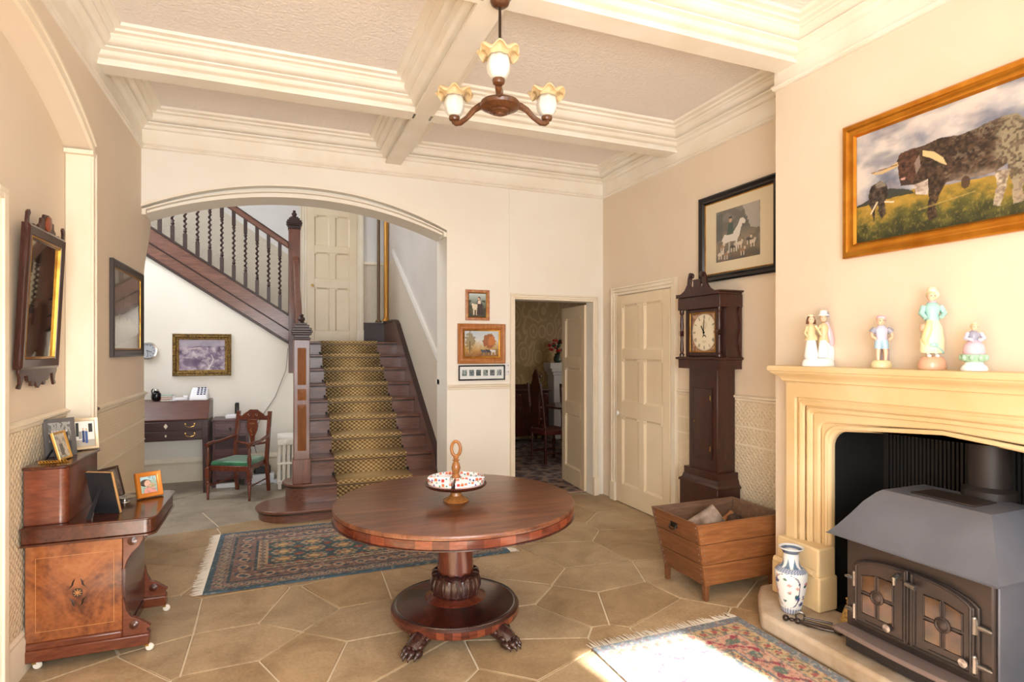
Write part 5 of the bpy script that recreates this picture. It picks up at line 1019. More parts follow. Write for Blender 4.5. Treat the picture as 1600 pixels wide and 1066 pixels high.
for k, (x, y) in enumerate([(.1, .12), (.24, .1), (.4, .22), (.56, .26), (.62, .12), (.76, .3), (.84, .24), (.15, .26)]): P.ell(x, y+.03, .06, .035, [(214, 196, 172), (150, 112, 84), (60, 52, 48)][k % 3], .85); P.ell(x+.05, y+.07, .025, .03, (206, 186, 160), .85); P.line(x-.03, y, x-.03, y-.06, .012, (206, 190, 168)); P.line(x+.03, y, x+.03, y-.06, .012, (206, 190, 168))
hung('hunting_print', 'black framed print of a white horse and hounds above the clock', 'picture', T(XR-.002, 3.58, 2.52, rz=-PI/2), .86, .715, [(0, 0), (0, .03), (.012, .036), (.035, .024), (.05, .03), (.062, .012)], plain('ebonised_frame', (22, 20, 22), .25), slip=[(0, .008), (.003, .014), (.008, .012), (.01, .008)], mount=plain('cream_mount_card', (214, 200, 170), .8), sheet=P, mat=painted('glazed_print', .12, .6), iw=.47, ih=.41)
# ------------------------------------------------------------------ log box
M_BOX = wood('pine_boards_x', (116, 70, 38), (166, 110, 66), rough=.42, scale=(.7, 6, 6)); M_BOXY = wood('pine_boards_y_shaded', (94, 56, 32), (134, 86, 52), rough=.42, scale=(6, .7, 6)); M_BOXI = wood('pine_inside', (92, 66, 50), (132, 100, 78), rough=.6, scale=(.7, 6, 6))  # left boards and feet use a darker pine, side shade put into colour
lb = thing('log_box', 'tapered wooden log box with three boards to a side', 'log box', (0, 0, 0))
tx0, tx1, ty0, ty1, bx0, bx1, by0, by1 = 2.44, 3.17, 2.945, 3.44, 2.515, 3.10, 2.965, 3.395
ZB, ZT = .10, .50
def lerp(a, b, t): return a+(b-a)*t
def qd(z): t = (z-ZB)/(ZT-ZB); return lerp(bx0, tx0, t), lerp(bx1, tx1, t), lerp(by0, ty0, t), lerp(by1, ty1, t)
th_ = .018; zs = [.10, .232, .366, .50]
for i in range(3):
    za, zb = zs[i]+(.004 if i else 0), zs[i+1]; a, b2 = qd(za), qd(zb)
    for side in range(4):
        if side == 0: bot = [(a[0], a[2], za), (a[1], a[2], za), (a[1], a[2]+th_, za), (a[0], a[2]+th_, za)]; top = [(b2[0], b2[2], zb), (b2[1], b2[2], zb), (b2[1], b2[2]+th_, zb), (b2[0], b2[2]+th_, zb)]; mt = M_BOX
        if side == 1: bot = [(a[0], a[3]-th_, za), (a[1], a[3]-th_, za), (a[1], a[3], za), (a[0], a[3], za)]; top = [(b2[0], b2[3]-th_, zb), (b2[1], b2[3]-th_, zb), (b2[1], b2[3], zb), (b2[0], b2[3], zb)]; mt = M_BOXI
        if side == 2: bot = [(a[0], a[2]+th_+.001, za), (a[0]+th_, a[2]+th_+.001, za), (a[0]+th_, a[3]-th_-.001, za), (a[0], a[3]-th_-.001, za)]; top = [(b2[0], b2[2]+th_+.001, zb), (b2[0]+th_, b2[2]+th_+.001, zb), (b2[0]+th_, b2[3]-th_-.001, zb), (b2[0], b2[3]-th_-.001, zb)]; mt = M_BOXY
        if side == 3: bot = [(a[1]-th_, a[2]+th_+.001, za), (a[1], a[2]+th_+.001, za), (a[1], a[3]-th_-.001, za), (a[1]-th_, a[3]-th_-.001, za)]; top = [(b2[1]-th_, b2[2]+th_+.001, zb), (b2[1], b2[2]+th_+.001, zb), (b2[1], b2[3]-th_-.001, zb), (b2[1]-th_, b2[3]-th_-.001, zb)]; mt = M_BOXI
        q = MB().hexa(bot, top).build('board', mt, lb, bev=.003)
        if side in (0, 2):
            for e in (0, 1):
                for zz in (lerp(za, zb, .2), lerp(za, zb, .5), lerp(za, zb, .8)):
                    w_ = qd(zz); 
                    if side == 0: p = (w_[0]+.02 if e == 0 else w_[1]-.02, w_[2]-.001, zz)
                    else: p = (w_[0]-.001, w_[2]+.03 if e == 0 else w_[3]-.03, zz)
                    MB().ball(p, .004, 6).build('nail', plain('dull_steel', (150, 140, 130), .4, .7), q)
w_ = qd(.12); MB().box(w_[0]+.02, w_[2]+.02, .105, w_[1]-.02, w_[3]-.02, .12).build('bottom_board', M_BOXI, lb)
for x, y in ((bx0+.0, by0+.002), (bx1-.035, by0+.002), (bx0+.0, by1-.037), (bx1-.035, by1-.037)): MB().hexa([(x+.003, y, 0), (x+.03, y, 0), (x+.03, y+.03, 0), (x+.003, y+.03, 0)], [(x, y, .105), (x+.035, y, .105), (x+.035, y+.035, .105), (x, y+.035, .105)]).build('foot', M_BOXY, lb, bev=.003)
hx, hy, hz = qd(.435)[0], 3.2, .435
q = MB().box(hx-.006, hy-.035, hz-.018, hx-.0005, hy+.035, hz+.018).build('handle_plate', M_CLIP, lb, bev=.004); MB().tube([(hx-.01, hy-.03, hz+.005), (hx-.018, hy-.03, hz-.02), (hx-.02, hy, hz-.03), (hx-.018, hy+.03, hz-.02), (hx-.01, hy+.03, hz+.005)], .0045, 6).build('drop_handle', M_CLIP, q)
M_BARK = plain('silver_birch_bark', (196, 178, 162), .8, c2=(120, 98, 84), nscale=9, bmp=.5, bscale=30); M_SPLIT = wood('split_wood', (150, 112, 76), (204, 168, 122), rough=.8, scale=(6, 6, .8)); M_BRK = plain('dark_bark', (84, 62, 48), .9, c2=(54, 40, 32), nscale=20, bmp=.8, bscale=40)
def log(name, label, M, r, L, half, bark):
    t = thing(name, label, 'log', group='logs in the log box'); t.matrix_world = M; a1 = PI if half else 2*PI; n = 14; ring = [(r*math.cos(a1*k/n), r*math.sin(a1*k/n)) for k in range(n+(1 if half else 0))]
    MB().prism(ring, 0, L, 'x').build('bark', bark, t, smooth=50)
    for x in (-.001, L+.001): MB().prism([(p*.93, q*.93) for p, q in ring], min(x, x+.0015), max(x, x+.0015), 'x').build('cut_face', M_SPLIT, t)
    return t
log('log', 'thick pale birch log leaning over the side of the log box', T(2.60, 3.30, .30, rz=math.radians(-28), ry=-.62), .075, .30, False, M_BARK)
log('log', 'split log wedge with a bright cut face in the log box', T(2.90, 3.06, .27, rz=math.radians(60), ry=-.5, rx=.5), .055, .26, True, M_BRK)
log('log', 'thin reddish stick poking out of the log box', T(2.84, 3.29, .32, rz=math.radians(10), ry=-.42), .018, .24, False, plain('reddish_stick', (158, 104, 66), .7))
log('log', 'rough dark split log low in the log box', T(2.62, 3.07, .17, rz=.03), .06, .36, True, M_BRK)
log('log', 'pale split log lying low across the log box', T(2.62, 3.26, .185, rz=-.1), .055, .38, True, M_BARK)
# ================================================================== FIREPLACE, STOVE, ORNAMENTS, PAINTING
m, nt, bb = newmat('honey_stone'); n1 = N(nt, 'ShaderNodeTexNoise', Scale=2.5, Detail=5.0); nt.links.new(coords(nt), n1.inputs[0]); nt.links.new(ramp(nt, n1.outputs[0], [(.3, (214, 184, 134)), (.7, (226, 202, 158))]), bb.inputs['Base Color']); bb.inputs['Roughness'].default_value = .5; M_HST = m
fp = thing('fireplace_surround', 'honey-coloured stone fireplace surround with moulded Tudor arch', 'fireplace', (0, 0, 0))
OH = .87
def layer(xa, xb, hw, zs, za, r, oh, oz, name, bev):
    h_ = tudor(FC, hw, zs, za, r); MB().prism([(FC+oh, .10), (FC+hw, .10)]+h_+[(FC-hw, .10), (FC-oh, .10), (FC-oh, oz), (FC+oh, oz)], xa, xb, 'x').build(name, M_HST, fp, bev=bev, segs=3)
layer(2.90, 2.925, .795, 1.315, 1.318, .01, OH, 1.42, 'outer_frame', .008)
layer(2.92, 2.945, .755, 1.268, 1.275, .012, .80, 1.33, 'second_moulding', .012)
layer(2.94, 2.965, .715, 1.228, 1.25, .02, .76, 1.29, 'third_moulding', .014)
layer(2.955, 2.98, .675, 1.175, 1.215, .05, .72, 1.26, 'fourth_moulding', .012)
layer(2.975, 3.034, .622, 1.135, 1.185, .10, .69, 1.195, 'inner_arch', .02)
def bead(hw, zs, za, r, x, rad, name):
    pts = [(x, FC+hw, .46)]+[(x, y, z) for y, z in tudor(FC, hw, zs, za, r)]+[(x, FC-hw, .46)]; MB().tube(pts, rad, 8).build(name, M_HST, fp)
bead(.775, 1.29, 1.295, .01, 2.925, .011, 'roll_moulding'); bead(.736, 1.248, 1.26, .015, 2.944, .013, 'roll_moulding'); bead(.645, 1.155, 1.20, .08, 2.98, .014, 'roll_moulding')
cor = [(0, 1.40), (.004, 1.408), (.016, 1.412), (.016, 1.42), (.02, 1.43), (.035, 1.445), (.055, 1.455), (.062, 1.463), (.062, 1.47), (.072, 1.474), (.076, 1.49), (.07, 1.503), (.06, 1.505), (0, 1.505), (-.1, 1.505)]
b = MB().sweep(cor, [(XB-.001, FC+OH-.002), (2.90, FC+OH-.002), (2.90, FC-OH+.002), (XB-.001, FC-OH+.002)], closed=False, side=-1)
b.box(2.85, FC-OH-.03, 1.46, XB-.001, FC+OH+.03, 1.5035); b.build('mantel_shelf', M_HST, fp, smooth=30)
for sg in (-1, 1):
    yy = sorted((FC+sg*.60, FC+sg*.90)); MB().box(2.862, yy[0], .10, XB-.001, yy[1], .46).build('plinth_block', M_HST, fp, bev=.012, segs=3)
    y2 = sorted((FC+sg*.585, FC+sg*.93)); MB().box(2.85, y2[0], .10, XB-.001, y2[1], .30).build('plinth_base', M_HST, fp, bev=.012, segs=3); MB().tube([(2.85, y2[0]+.03, .315), (2.85, y2[1]-.03, .315)], .02, 10).build('plinth_roll', M_HST, fp)
tag(MB().prism([(2.56, .9), (2.999, .9), (2.999, 2.86), (2.86, 2.86), (2.76, 2.78), (2.56, 2.56)], 0, .0995, 'z').build('hearth_stone', plain('worn_hearth_stone', (206, 190, 168), .6, c2=(166, 142, 112), nscale=5, bmp=.3, bscale=18), bev=.022, segs=3), 'pale worn stone hearth slab in front of the stove', 'hearth')
# --- stove
M_IRON = plain('grey_stove_iron', (108, 111, 121), .42, .2, c2=(94, 97, 106), nscale=3); M_IRONB = plain('brown_black_iron', (58, 52, 50), .4, .45, c2=(74, 62, 56), nscale=5); M_HARD = plain('polished_steel', (150, 146, 142), .25, .9)
sv2 = thing('wood_stove', 'cast-iron wood stove with canopy hood and twin arched doors', 'stove', (0, 0, 0)); SY = 1.782; SF = 2.68
MB().box(SF, SY-.328, .17, 3.12, SY+.328, .72).build('body', M_IRONB, sv2, bev=.01)
[MB().box(SF+.02, y_, .2, 3.1, y_+.01, .68).build('side_panel', M_IRON, sv2, bev=.004) for y_ in (SY-.338, SY+.328)]
# hood with a concave flare
pf = [(0, .668), (.012, .672), (.05, .71), (.10, .77), (.15, .835), (.20, .882), (.225, .897)]
vs, fs = [], []
for d, z in pf: i_ = d*.62; vs += [(2.60+d, SY+.388-i_*1.05, z), (2.60+d, SY-.388+i_*1.05, z), (3.16-d*.1, SY-.388+i_*1.05, z), (3.16-d*.1, SY+.388-i_*1.05, z)]
for k in range(len(pf)-1):
    for j in range(4): a, c_ = 4*k+j, 4*k+(j+1) % 4; fs.append((a, c_, c_+4, a+4))
k = 4*(len(pf)-1); fs += [(k, k+1, k+2, k+3), (3, 2, 1, 0)]
MB().add(vs, fs).build('canopy_hood', M_IRON, sv2, smooth=25)
MB().box(2.88, SY-.14, .8975, 3.05, SY+.14, .905).build('top_plate', M_IRONB, sv2, bev=.003)
MB().lathe([(.11, .89), (.11, .93), (.085, .95), (.083, 1.6), (0, 1.6)], (3.17, 1.74, 0), 24).build('flue_pipe', plain('sooty_pipe', (48, 42, 40), .5, .3), sv2)
# ash ledge
led = [(SF+.02, SY+.34), (2.63, SY+.345)]+[(2.60-.018*math.sin(PI*t/10), SY+.34-.68*t/10) for t in range(11)]+[(2.63, SY-.345), (SF+.02, SY-.345)]
MB().prism(led, .19, .215, 'z').build('ash_ledge', plain('dusty_ledge', (120, 104, 98), .6, .2), sv2, bev=.006)
MB().box(2.64, SY-.30, .12, 2.68, SY+.30, .19).build('ledge_gap_shade', M_BLACK, sv2)  # black block stands in for the dark shade under the ledge
for y in (SY-.29, SY+.29):
    for x in (2.72, 3.06): MB().hexa([(x-.02, y-.02, .1), (x+.02, y-.02, .1), (x+.02, y+.02, .1), (x-.02, y+.02, .1)], [(x-.035, y-.035, .172), (x+.035, y-.035, .172), (x+.035, y+.035, .172), (x-.035, y+.035, .172)]).build('leg', M_IRONB, sv2)
# twin doors: y from SY+.27 (far) to SY-.27 (near); arch shared across both
def archz(y, z0, rise, hw): return z0+rise*math.sqrt(max(0, 1-(abs(y-SY)/hw)**2.6))
Z0, Z1 = .255, .50
def door_poly(ya, yb, inset, zb, hw=.28, n=12): # counter outline between ya>yb
    return [(ya-inset, zb)]+[(lerp(ya-inset, yb+inset, k/n), archz(lerp(ya-inset, yb+inset, k/n), Z1-inset*.6, .095, hw)) for k in range(n+1)]+[(yb+inset, zb)]
MB().prism(door_poly(SY+.282, SY-.282, 0, Z0-.012, .30, 24), SF-.012, SF, 'x').build('door_frame', M_IRONB, sv2, bev=.005)
M_PANE = plain('glow_tinted_glass', (96, 68, 44), .1, 0, c2=(44, 34, 28), nscale=9)  # orange-brown mottle paints a reflected fire glow into the glass colour
for sg, ya, yb in ((1, SY+.268, SY+.004), (-1, SY-.004, SY-.268)):
    dr = MB().prism(door_poly(ya, yb, .0, Z0), SF-.024, SF-.011, 'x').build('door', M_IRONB, sv2, bev=.004)
    MB().tube([(SF-.025, y, z) for y, z in door_poly(ya, yb, .012, Z0+.01)], .006, 6, closed=True).build('door_rim', M_IRONB, dr)
    yc = (ya+yb)/2+sg*.012; pw, ph = .155, .20; zc = .415
    x0p, x1p = yc+pw/2, yc-pw/2
    for ai, (a, b_) in enumerate(((x0p, yc+.008), (yc-.008, x1p))):
        for bi, (z0, z1) in enumerate(((zc-ph/2, zc-.008), (zc+.008, zc+ph/2))):
            pts = [(a, z0), (b_, z0), (b_, z1), (a, z1)]
            if bi == 1: # shoulder towards the outer arch
                pts = [(a, z0), (b_, z0), (b_, z1-(.02 if (ai == 1 and sg < 0) else 0)), (a, z1-(.02 if (ai == 0 and sg > 0) else 0))]
            MB().prism(pts, SF-.026, SF-.0245, 'x').build('pane', M_PANE, dr)
            MB().tube([(SF-.026, p, q) for p, q in pts], .0042, 6, closed=True).build('pane_bead', M_IRONB, dr)
    MB().lathe([(.032, 0), (.034, .006), (.026, .01), (.022, .007), (.016, .012), (0, .014)], n=20, M=T(SF-.024, yc, zc, ry=-PI/2)).build('rosette', M_IRONB, dr)
    MB().lathe([(.006, 0), (.006, .014), (.018, .016), (.018, .022), (0, .024)], n=16, M=T(SF-.024, yc-sg*(.03 if sg > 0 else -.09)+(-.03 if sg > 0 else 0), Z0+.045, ry=-PI/2)).build('air_knob', M_HARD, dr)
    MB().box(SF-.028, yc-.06, Z0+.022, SF-.024, yc+.06, Z0+.028).build('air_slot', M_BLACK, dr)
    for zh in (.30, .46):
        ye = ya if sg > 0 else yb
        MB().tube([(SF-.018, ye+sg*.0, zh-.03), (SF-.018, ye, zh+.03)], .012, 8).tube([(SF-.012, ye, zh), (SF-.01, ye+sg*.035, zh), (SF-.008, ye+sg*.06, zh-.004)], [.013, .011, .006], 8).ball((SF-.02, ye, zh+.034), .011, 8).build('hinge', M_HARD, dr)
    # centre stile reeds
for k in range(5): MB().tube([(SF-.027, SY+.028-.014*k, Z0+.02), (SF-.027, SY+.028-.014*k, .545)], .0055, 6).build('reeded_stile', M_IRONB, sv2)
MB().tube([(SF-.03, SY+.045, .56), (SF-.055, SY+.045, .55), (SF-.06, SY+.042, .52)], [.012, .013, .006], 8).build('latch', M_HARD, sv2); MB().tube([(SF-.03, SY-.0, .545), (SF-.05, SY-.01, .545), (SF-.05, SY-.05, .54)], [.01, .012, .013], 8).build('handle', M_HARD, sv2)
# --- things on the hearth
VX, VY, VZ = 2.735, 2.505, .100
pr_ = [(.046, 0), (.050, .004), (.052, .012), (.060, .05), (.074, .11), (.084, .17), (.088, .215), (.086, .235), (.070, .255), (.050, .270), (.044, .285), (.041, .33), (.046, .345), (.062, .360), (.069, .368), (.066, .371), (.045, .352), (.038, .34), (.036, .28)]
dp = []
for (r0, z0), (r1, z1) in zip(pr_[:-1], pr_[1:]):
    k = max(1, int(math.hypot(r1-r0, z1-z0)/.005)); dp += [(lerp(r0, r1, i/k), lerp(z0, z1, i/k)) for i in range(k)]
dp.append(pr_[-1]); n = 96; vs, fs, cs = [], [], []; rng = np.random.default_rng(12)
bl = [(rng.uniform(0, 2*PI), rng.uniform(.06, .22), rng.uniform(.008, .02), [(36, 92, 88), (196, 130, 134), (70, 84, 130), (206, 160, 156), (44, 104, 84)][int(rng.integers(0, 5))]) for _ in range(46)]
for li, (r_, z) in enumerate(dp):
    outer = li < len(dp)-14
    for k in range(n):
        t = 2*PI*k/n; vs.append((r_*math.cos(t), r_*math.sin(t), z)); c = (232, 232, 230)
        if outer:
            if z < .03: c = (120, 132, 164) if (k//2) % 2 else (206, 210, 218)
            elif z > .36: c = (222, 224, 226)
            elif z > .335: c = (84, 104, 132)
            elif z > .258:
                ph_ = (k % 12)/12; hgt = .335-.075*abs(ph_-.5)*2; c = (96, 120, 144) if z < hgt-.03 else ((150, 170, 180) if z < hgt-.02 else c)
            elif z > .238: c = (108, 124, 152) if (k+int(z*400)) % 3 else (200, 206, 214)
            else:
                u_ = (t+.5) % (PI)  # two reserve panels
                ed = abs(((t-3.6+PI) % (2*PI))-PI); lim = .85*math.sqrt(max(0, 1-((z-.135)/.098)**4))
                if abs(ed-lim) < .05: c = (70, 72, 100)
                for (bt, bz, br, bc) in bl:
                    dt = abs(((t-bt+PI) % (2*PI))-PI)*r_
                    if dt*dt+((z-bz)*1.3)**2 < br*br*(.7+.3*math.sin(7*math.atan2(z-bz, dt+1e-6))): c = bc
        cs.append(c)
for l in range(len(dp)-1):
    for k in range(n): p, q = l*n+k, l*n+(k+1) % n; fs.append((p, q, q+n, p+n))
fs.append(tuple(range(n-1, -1, -1)))
me = bpy.data.meshes.new('china_vase'); me.from_pydata(vs, [], fs); apply_print(me, cs); me.materials.append(painted('printed_china', .12, .4)); me.polygons.foreach_set('use_smooth', [True]*len(me.polygons))
o = bpy.data.objects.new('china_vase', me); COL.objects.link(o); o.location = (VX, VY, VZ); tag(o, 'tall blue and white china vase painted with flowers, on the hearth', 'vase')
ft = thing('fire_tongs', 'dark iron fire tongs with ball handle lying on the hearth', 'fire tongs', (2.625, 2.40, .1), math.radians(-58)); M_TOOL = plain('tarnished_iron', (70, 60, 54), .35, .7)
MB().ball((-.03, 0, .018), .018, 12).ball((.0, 0, .016), .011, 10, sc=(1.4, 1, 1)).ball((.03, 0, .016), .016, 10, sc=(1.2, 1, 1)).build('knob_handle', M_TOOL, ft)
MB().tube([(.03, 0, .016), (.08, .014, .016), (.16, .018, .014), (.22, .006, .012)], [.009, .011, .009, .008], 8).tube([(.03, 0, .016), (.08, -.014, .016), (.16, -.018, .014), (.22, -.004, .012)], [.009, .011, .009, .008], 8).build('arms', M_TOOL, ft); MB().ball((.23, .012, .02), .02, 10, sc=(1.3, .8, .9)).ball((.23, -.014, .02), .02, 10, sc=(1.3, .8, .9)).build('claw', M_TOOL, ft)
pk = thing('poker', 'thin iron poker with ring end lying behind the fire tongs', 'poker', (2.70, 2.385, .1), math.radians(-46))
MB().tube([(.022*math.cos(t)-.02, .0, .024+.022*math.sin(t)) for t in [2*PI*k/16 for k in range(16)]], .0055, 6, closed=True).build('ring', M_HARD, pk); MB().tube([(.0, 0, .02), (.14, 0, .012)], .006, 8).build('shaft', M_TOOL, pk)
ct = thing('cheetah_ornament', 'small spotted golden cat ornament sitting beside the stove', 'ornament', (2.84, 2.225, .1), math.radians(-170)); M_CAT = plain('spotted_gold', (190, 150, 74), .5, c2=(110, 78, 34), nscale=70)
MB().tube([(.02, 0, .0), (.018, 0, .03), (.004, 0, .07), (-.006, 0, .105), (-.012, 0, .125)], [.03, .034, .03, .024, .018], 12).tube([(-.02, .012, .07), (-.028, .012, .035), (-.03, .012, .004)], [.009, .008, .009], 8).tube([(-.02, -.012, .07), (-.028, -.012, .035), (-.03, -.012, .004)], [.009, .008, .009], 8).tube([(.04, .0, .01), (.06, .02, .02), (.066, .022, .05)], .006, 6).build('body', M_CAT, ct)
MB().ball((-.02, 0, .14), .02, 12, sc=(1.1, .95, 1)).ball((-.038, 0, .134), .010, 8).ball((-.012, .014, .158), .007, 6).ball((-.012, -.014, .158), .007, 6).build('head', M_CAT, ct)
# --- figurines on the mantel shelf
def C_(n_, c, r=.25): return plain('glaze_'+n_, c, r)
SKIN = C_('skin', (238, 190, 160)); WH = C_('white', (240, 238, 234), .15); PK = C_('pink', (232, 186, 196)); GD = C_('gilt', (212, 190, 146)); BR = C_('hair', (96, 62, 44)); TQ = C_('turquoise', (158, 200, 192)); CR = C_('cream', (240, 226, 186)); LV = C_('lavender', (204, 200, 220)); LB = C_('lightblue', (170, 202, 220)); OR = C_('terracotta', (212, 164, 134)); GRN_ = C_('green', (160, 196, 168)); YL_ = C_('yellow', (230, 208, 154)); GY = C_('grey', (150, 150, 166))
def fig(name, label, y, x=2.915): return thing(name, label, 'figurine', (x, y, 1.506), math.radians(-128+90), 'china figurines on the mantel shelf')
def part(t, name, mat, fn): b = MB(); fn(b); return b.build(name, mat, t, smooth=60)
def face(t, h, z, r, y=-.0, x=0):
    part(h, 'nose', SKIN, lambda b: b.ball((x, y-r*.95, z-.1*r), r*.16, 6)); part(h, 'eyes', BR, lambda b: b.ball((x-r*.35, y-r*.86, z+.12*r), r*.12, 6).ball((x+r*.35, y-r*.86, z+.12*r), r*.12, 6)); part(h, 'mouth', OR, lambda b: b.ball((x, y-r*.88, z-.42*r), r*.13, 6, sc=(1.6, .6, .5)))
# 1 courting pair
t = fig('figurine_pair', 'white and gilt china figurine of a couple on a rock', 2.478)
part(t, 'base', WH, lambda b: b.lathe([(.085, 0), (.088, .01), (.082, .03), (.07, .045), (0, .05)], n=24, sy=.65)); part(t, 'rock', WH, lambda b: b.tube([(.055, .02, .03), (.06, .03, .09), (.05, .03, .14), (.03, .02, .17)], [.035, .034, .03, .012], 10))
part(t, 'skirt', WH, lambda b: b.lathe([(.034, .045), (.038, .06), (.03, .12), (.022, .165), (0, .17)], (-.038, -.005, 0), 16).lathe([(.028, .05), (.03, .07), (.02, .15), (0, .155)], (.025, -.012, 0), 14))
part(t, 'tunic', GD, lambda b: b.lathe([(.036, .15), (.034, .17), (.022, .19), (.026, .22), (.012, .245), (0, .248)], (-.038, -.005, 0), 16, sy=.75).lathe([(.03, .14), (.02, .18), (.026, .225), (.012, .25), (0, .252)], (.028, -.008, 0), 14, sy=.75)); part(t, 'cloak', PK, lambda b: b.tube([(.04, .01, .255), (.058, .015, .20), (.068, .015, .14), (.074, .01, .115)], [.014, .022, .022, .01], 10))
part(t, 'arms', GD, lambda b: b.tube([(-.058, -.005, .23), (-.072, -.01, .19), (-.058, -.025, .165)], .009, 8).tube([(.01, -.01, .235), (-.008, -.03, .21), (-.02, -.03, .235)], .009, 8).tube([(-.02, -.008, .23), (.0, -.03, .2), (.012, -.03, .18)], .008, 8))
h = part(t, 'head', SKIN, lambda b: b.ball((-.038, -.01, .268), .019, 12, sc=(.9, .95, 1.2))); face(t, h, .268, .019, -.01, -.038); part(t, 'hair', BR, lambda b: b.ball((-.038, .002, .274), .021, 12, sc=(1.05, .9, 1.1)).tube([(-.055, 0, .27), (-.058, 0, .245)], .008, 6).tube([(-.02, 0, .27), (-.018, 0, .245)], .008, 6)); part(t, 'cap', CR, lambda b: b.ball((-.038, .004, .292), .016, 10, sc=(1, 1, .6)))
h = part(t, 'head', SKIN, lambda b: b.ball((.026, -.004, .278), .019, 12, sc=(.9, .95, 1.2))); face(t, h, .278, .019, -.004, .026); part(t, 'hat', WH, lambda b: b.lathe([(.03, .292), (.031, .297), (.02, .305), (.018, .322), (0, .326)], (.028, .002, 0), 14)); part(t, 'hat_plume', GY, lambda b: b.tube([(.04, 0, .3), (.052, .004, .31), (.054, .004, .285)], .008, 6))
# 2 boy
t = fig('figurine_boy', 'china figurine of a boy in lavender shirt and blue shorts', 2.095)
part(t, 'base', C_('sand', (226, 206, 160)), lambda b: b.lathe([(.044, 0), (.048, .01), (.042, .035), (.03, .04), (0, .042)], n=20, sy=.8)); part(t, 'tree_stump', C_('mauve', (170, 150, 150)), lambda b: b.tube([(.02, .02, .03), (.022, .022, .09), (.018, .022, .13)], [.022, .02, .016], 10))
part(t, 'legs', SKIN, lambda b: b.tube([(-.018, -.01, .04), (-.018, -.008, .08), (-.016, -.005, .12)], [.008, .011, .013], 8).tube([(.016, -.008, .04), (.018, -.008, .08), (.014, -.005, .12)], [.008, .011, .013], 8)); part(t, 'shorts', LB, lambda b: b.tube([(-.017, -.005, .1), (-.012, -.003, .145)], [.018, .02], 10).tube([(.015, -.005, .1), (.011, -.003, .145)], [.018, .02], 10)); part(t, 'shirt', LV, lambda b: b.lathe([(.026, .138), (.028, .15), (.026, .17), (.032, .2), (.014, .222), (0, .225)], n=16, sy=.7))
part(t, 'sleeves', GY, lambda b: b.tube([(-.028, 0, .205), (-.045, 0, .185)], [.014, .016], 8).tube([(.028, 0, .205), (.045, 0, .187)], [.014, .016], 8)); part(t, 'arm', SKIN, lambda b: b.tube([(-.045, 0, .185), (-.046, -.014, .162), (-.03, -.026, .15)], .008, 8)); part(t, 'arm', SKIN, lambda b: b.tube([(.045, 0, .187), (.05, -.004, .16), (.028, -.014, .142)], .008, 8))
h = part(t, 'head', SKIN, lambda b: b.ball((-.004, -.005, .243), .021, 12, sc=(.92, .95, 1.1))); face(t, h, .243, .021, -.005, -.004); part(t, 'cap', PK, lambda b: b.ball((.0, .004, .26), .023, 12, sc=(1.05, 1, .65))); part(t, 'hair', BR, lambda b: b.ball((.002, .009, .247), .02, 10))
# 3 tall woman
t = fig('figurine_woman', 'tall china figurine of a woman in turquoise jacket and bonnet', 1.842)
part(t, 'base', OR, lambda b: b.lathe([(.056, 0), (.06, .01), (.056, .04), (.045, .06), (0, .065)], n=22, sy=.8)); part(t, 'feet', WH, lambda b: b.ball((-.02, -.02, .066), .012, 8, sc=(.8, 1.4, .8)).ball((.014, -.02, .066), .012, 8, sc=(.8, 1.4, .8)).tube([(-.02, -.01, .065), (-.018, -.005, .09)], .008, 6).tube([(.014, -.01, .065), (.014, -.005, .09)], .008, 6)); part(t, 'skirt', CR, lambda b: b.lathe([(.046, .08), (.05, .09), (.05, .14), (.042, .2), (.026, .238), (0, .24)], n=22, sy=.8)); part(t, 'apron', YL_, lambda b: b.tube([(-.02, -.026, .235), (-.03, -.034, .19), (-.038, -.026, .15), (-.03, -.02, .11)], [.012, .018, .018, .006], 10)); part(t, 'hem_bow', TQ, lambda b: b.ball((-.006, -.04, .118), .012, 8, sc=(1.6, .6, 1)).tube([(0, -.04, .115), (.03, -.03, .09), (.042, -.012, .08)], .005, 6))
part(t, 'jacket', TQ, lambda b: b.lathe([(.028, .23), (.03, .24), (.027, .26), (.036, .3), (.016, .325), (0, .328)], n=18, sy=.75)); part(t, 'sleeves', TQ, lambda b: b.tube([(-.034, 0, .305), (-.046, -.004, .27), (-.034, -.024, .245)], [.013, .014, .01], 8).tube([(.034, 0, .305), (.05, -.002, .268), (.03, -.022, .25)], [.013, .014, .01], 8)); part(t, 'basket', OR, lambda b: b.ball((-.044, -.02, .2), .018, 10, sc=(.9, .8, 1.2))); part(t, 'collar', PK, lambda b: b.lathe([(.02, .322), (.012, .334), (0, .335)], n=12))
h = part(t, 'head', SKIN, lambda b: b.ball((-.004, -.006, .35), .021, 12, sc=(.92, .95, 1.15))); face(t, h, .35, .021, -.006, -.004); part(t, 'bonnet', CR, lambda b: b.ball((.004, .006, .362), .028, 14, sc=(1, .9, .95)).ball((.0, .002, .38), .02, 10)); part(t, 'hair', GD, lambda b: b.ball((-.002, .0, .358), .0225, 12))
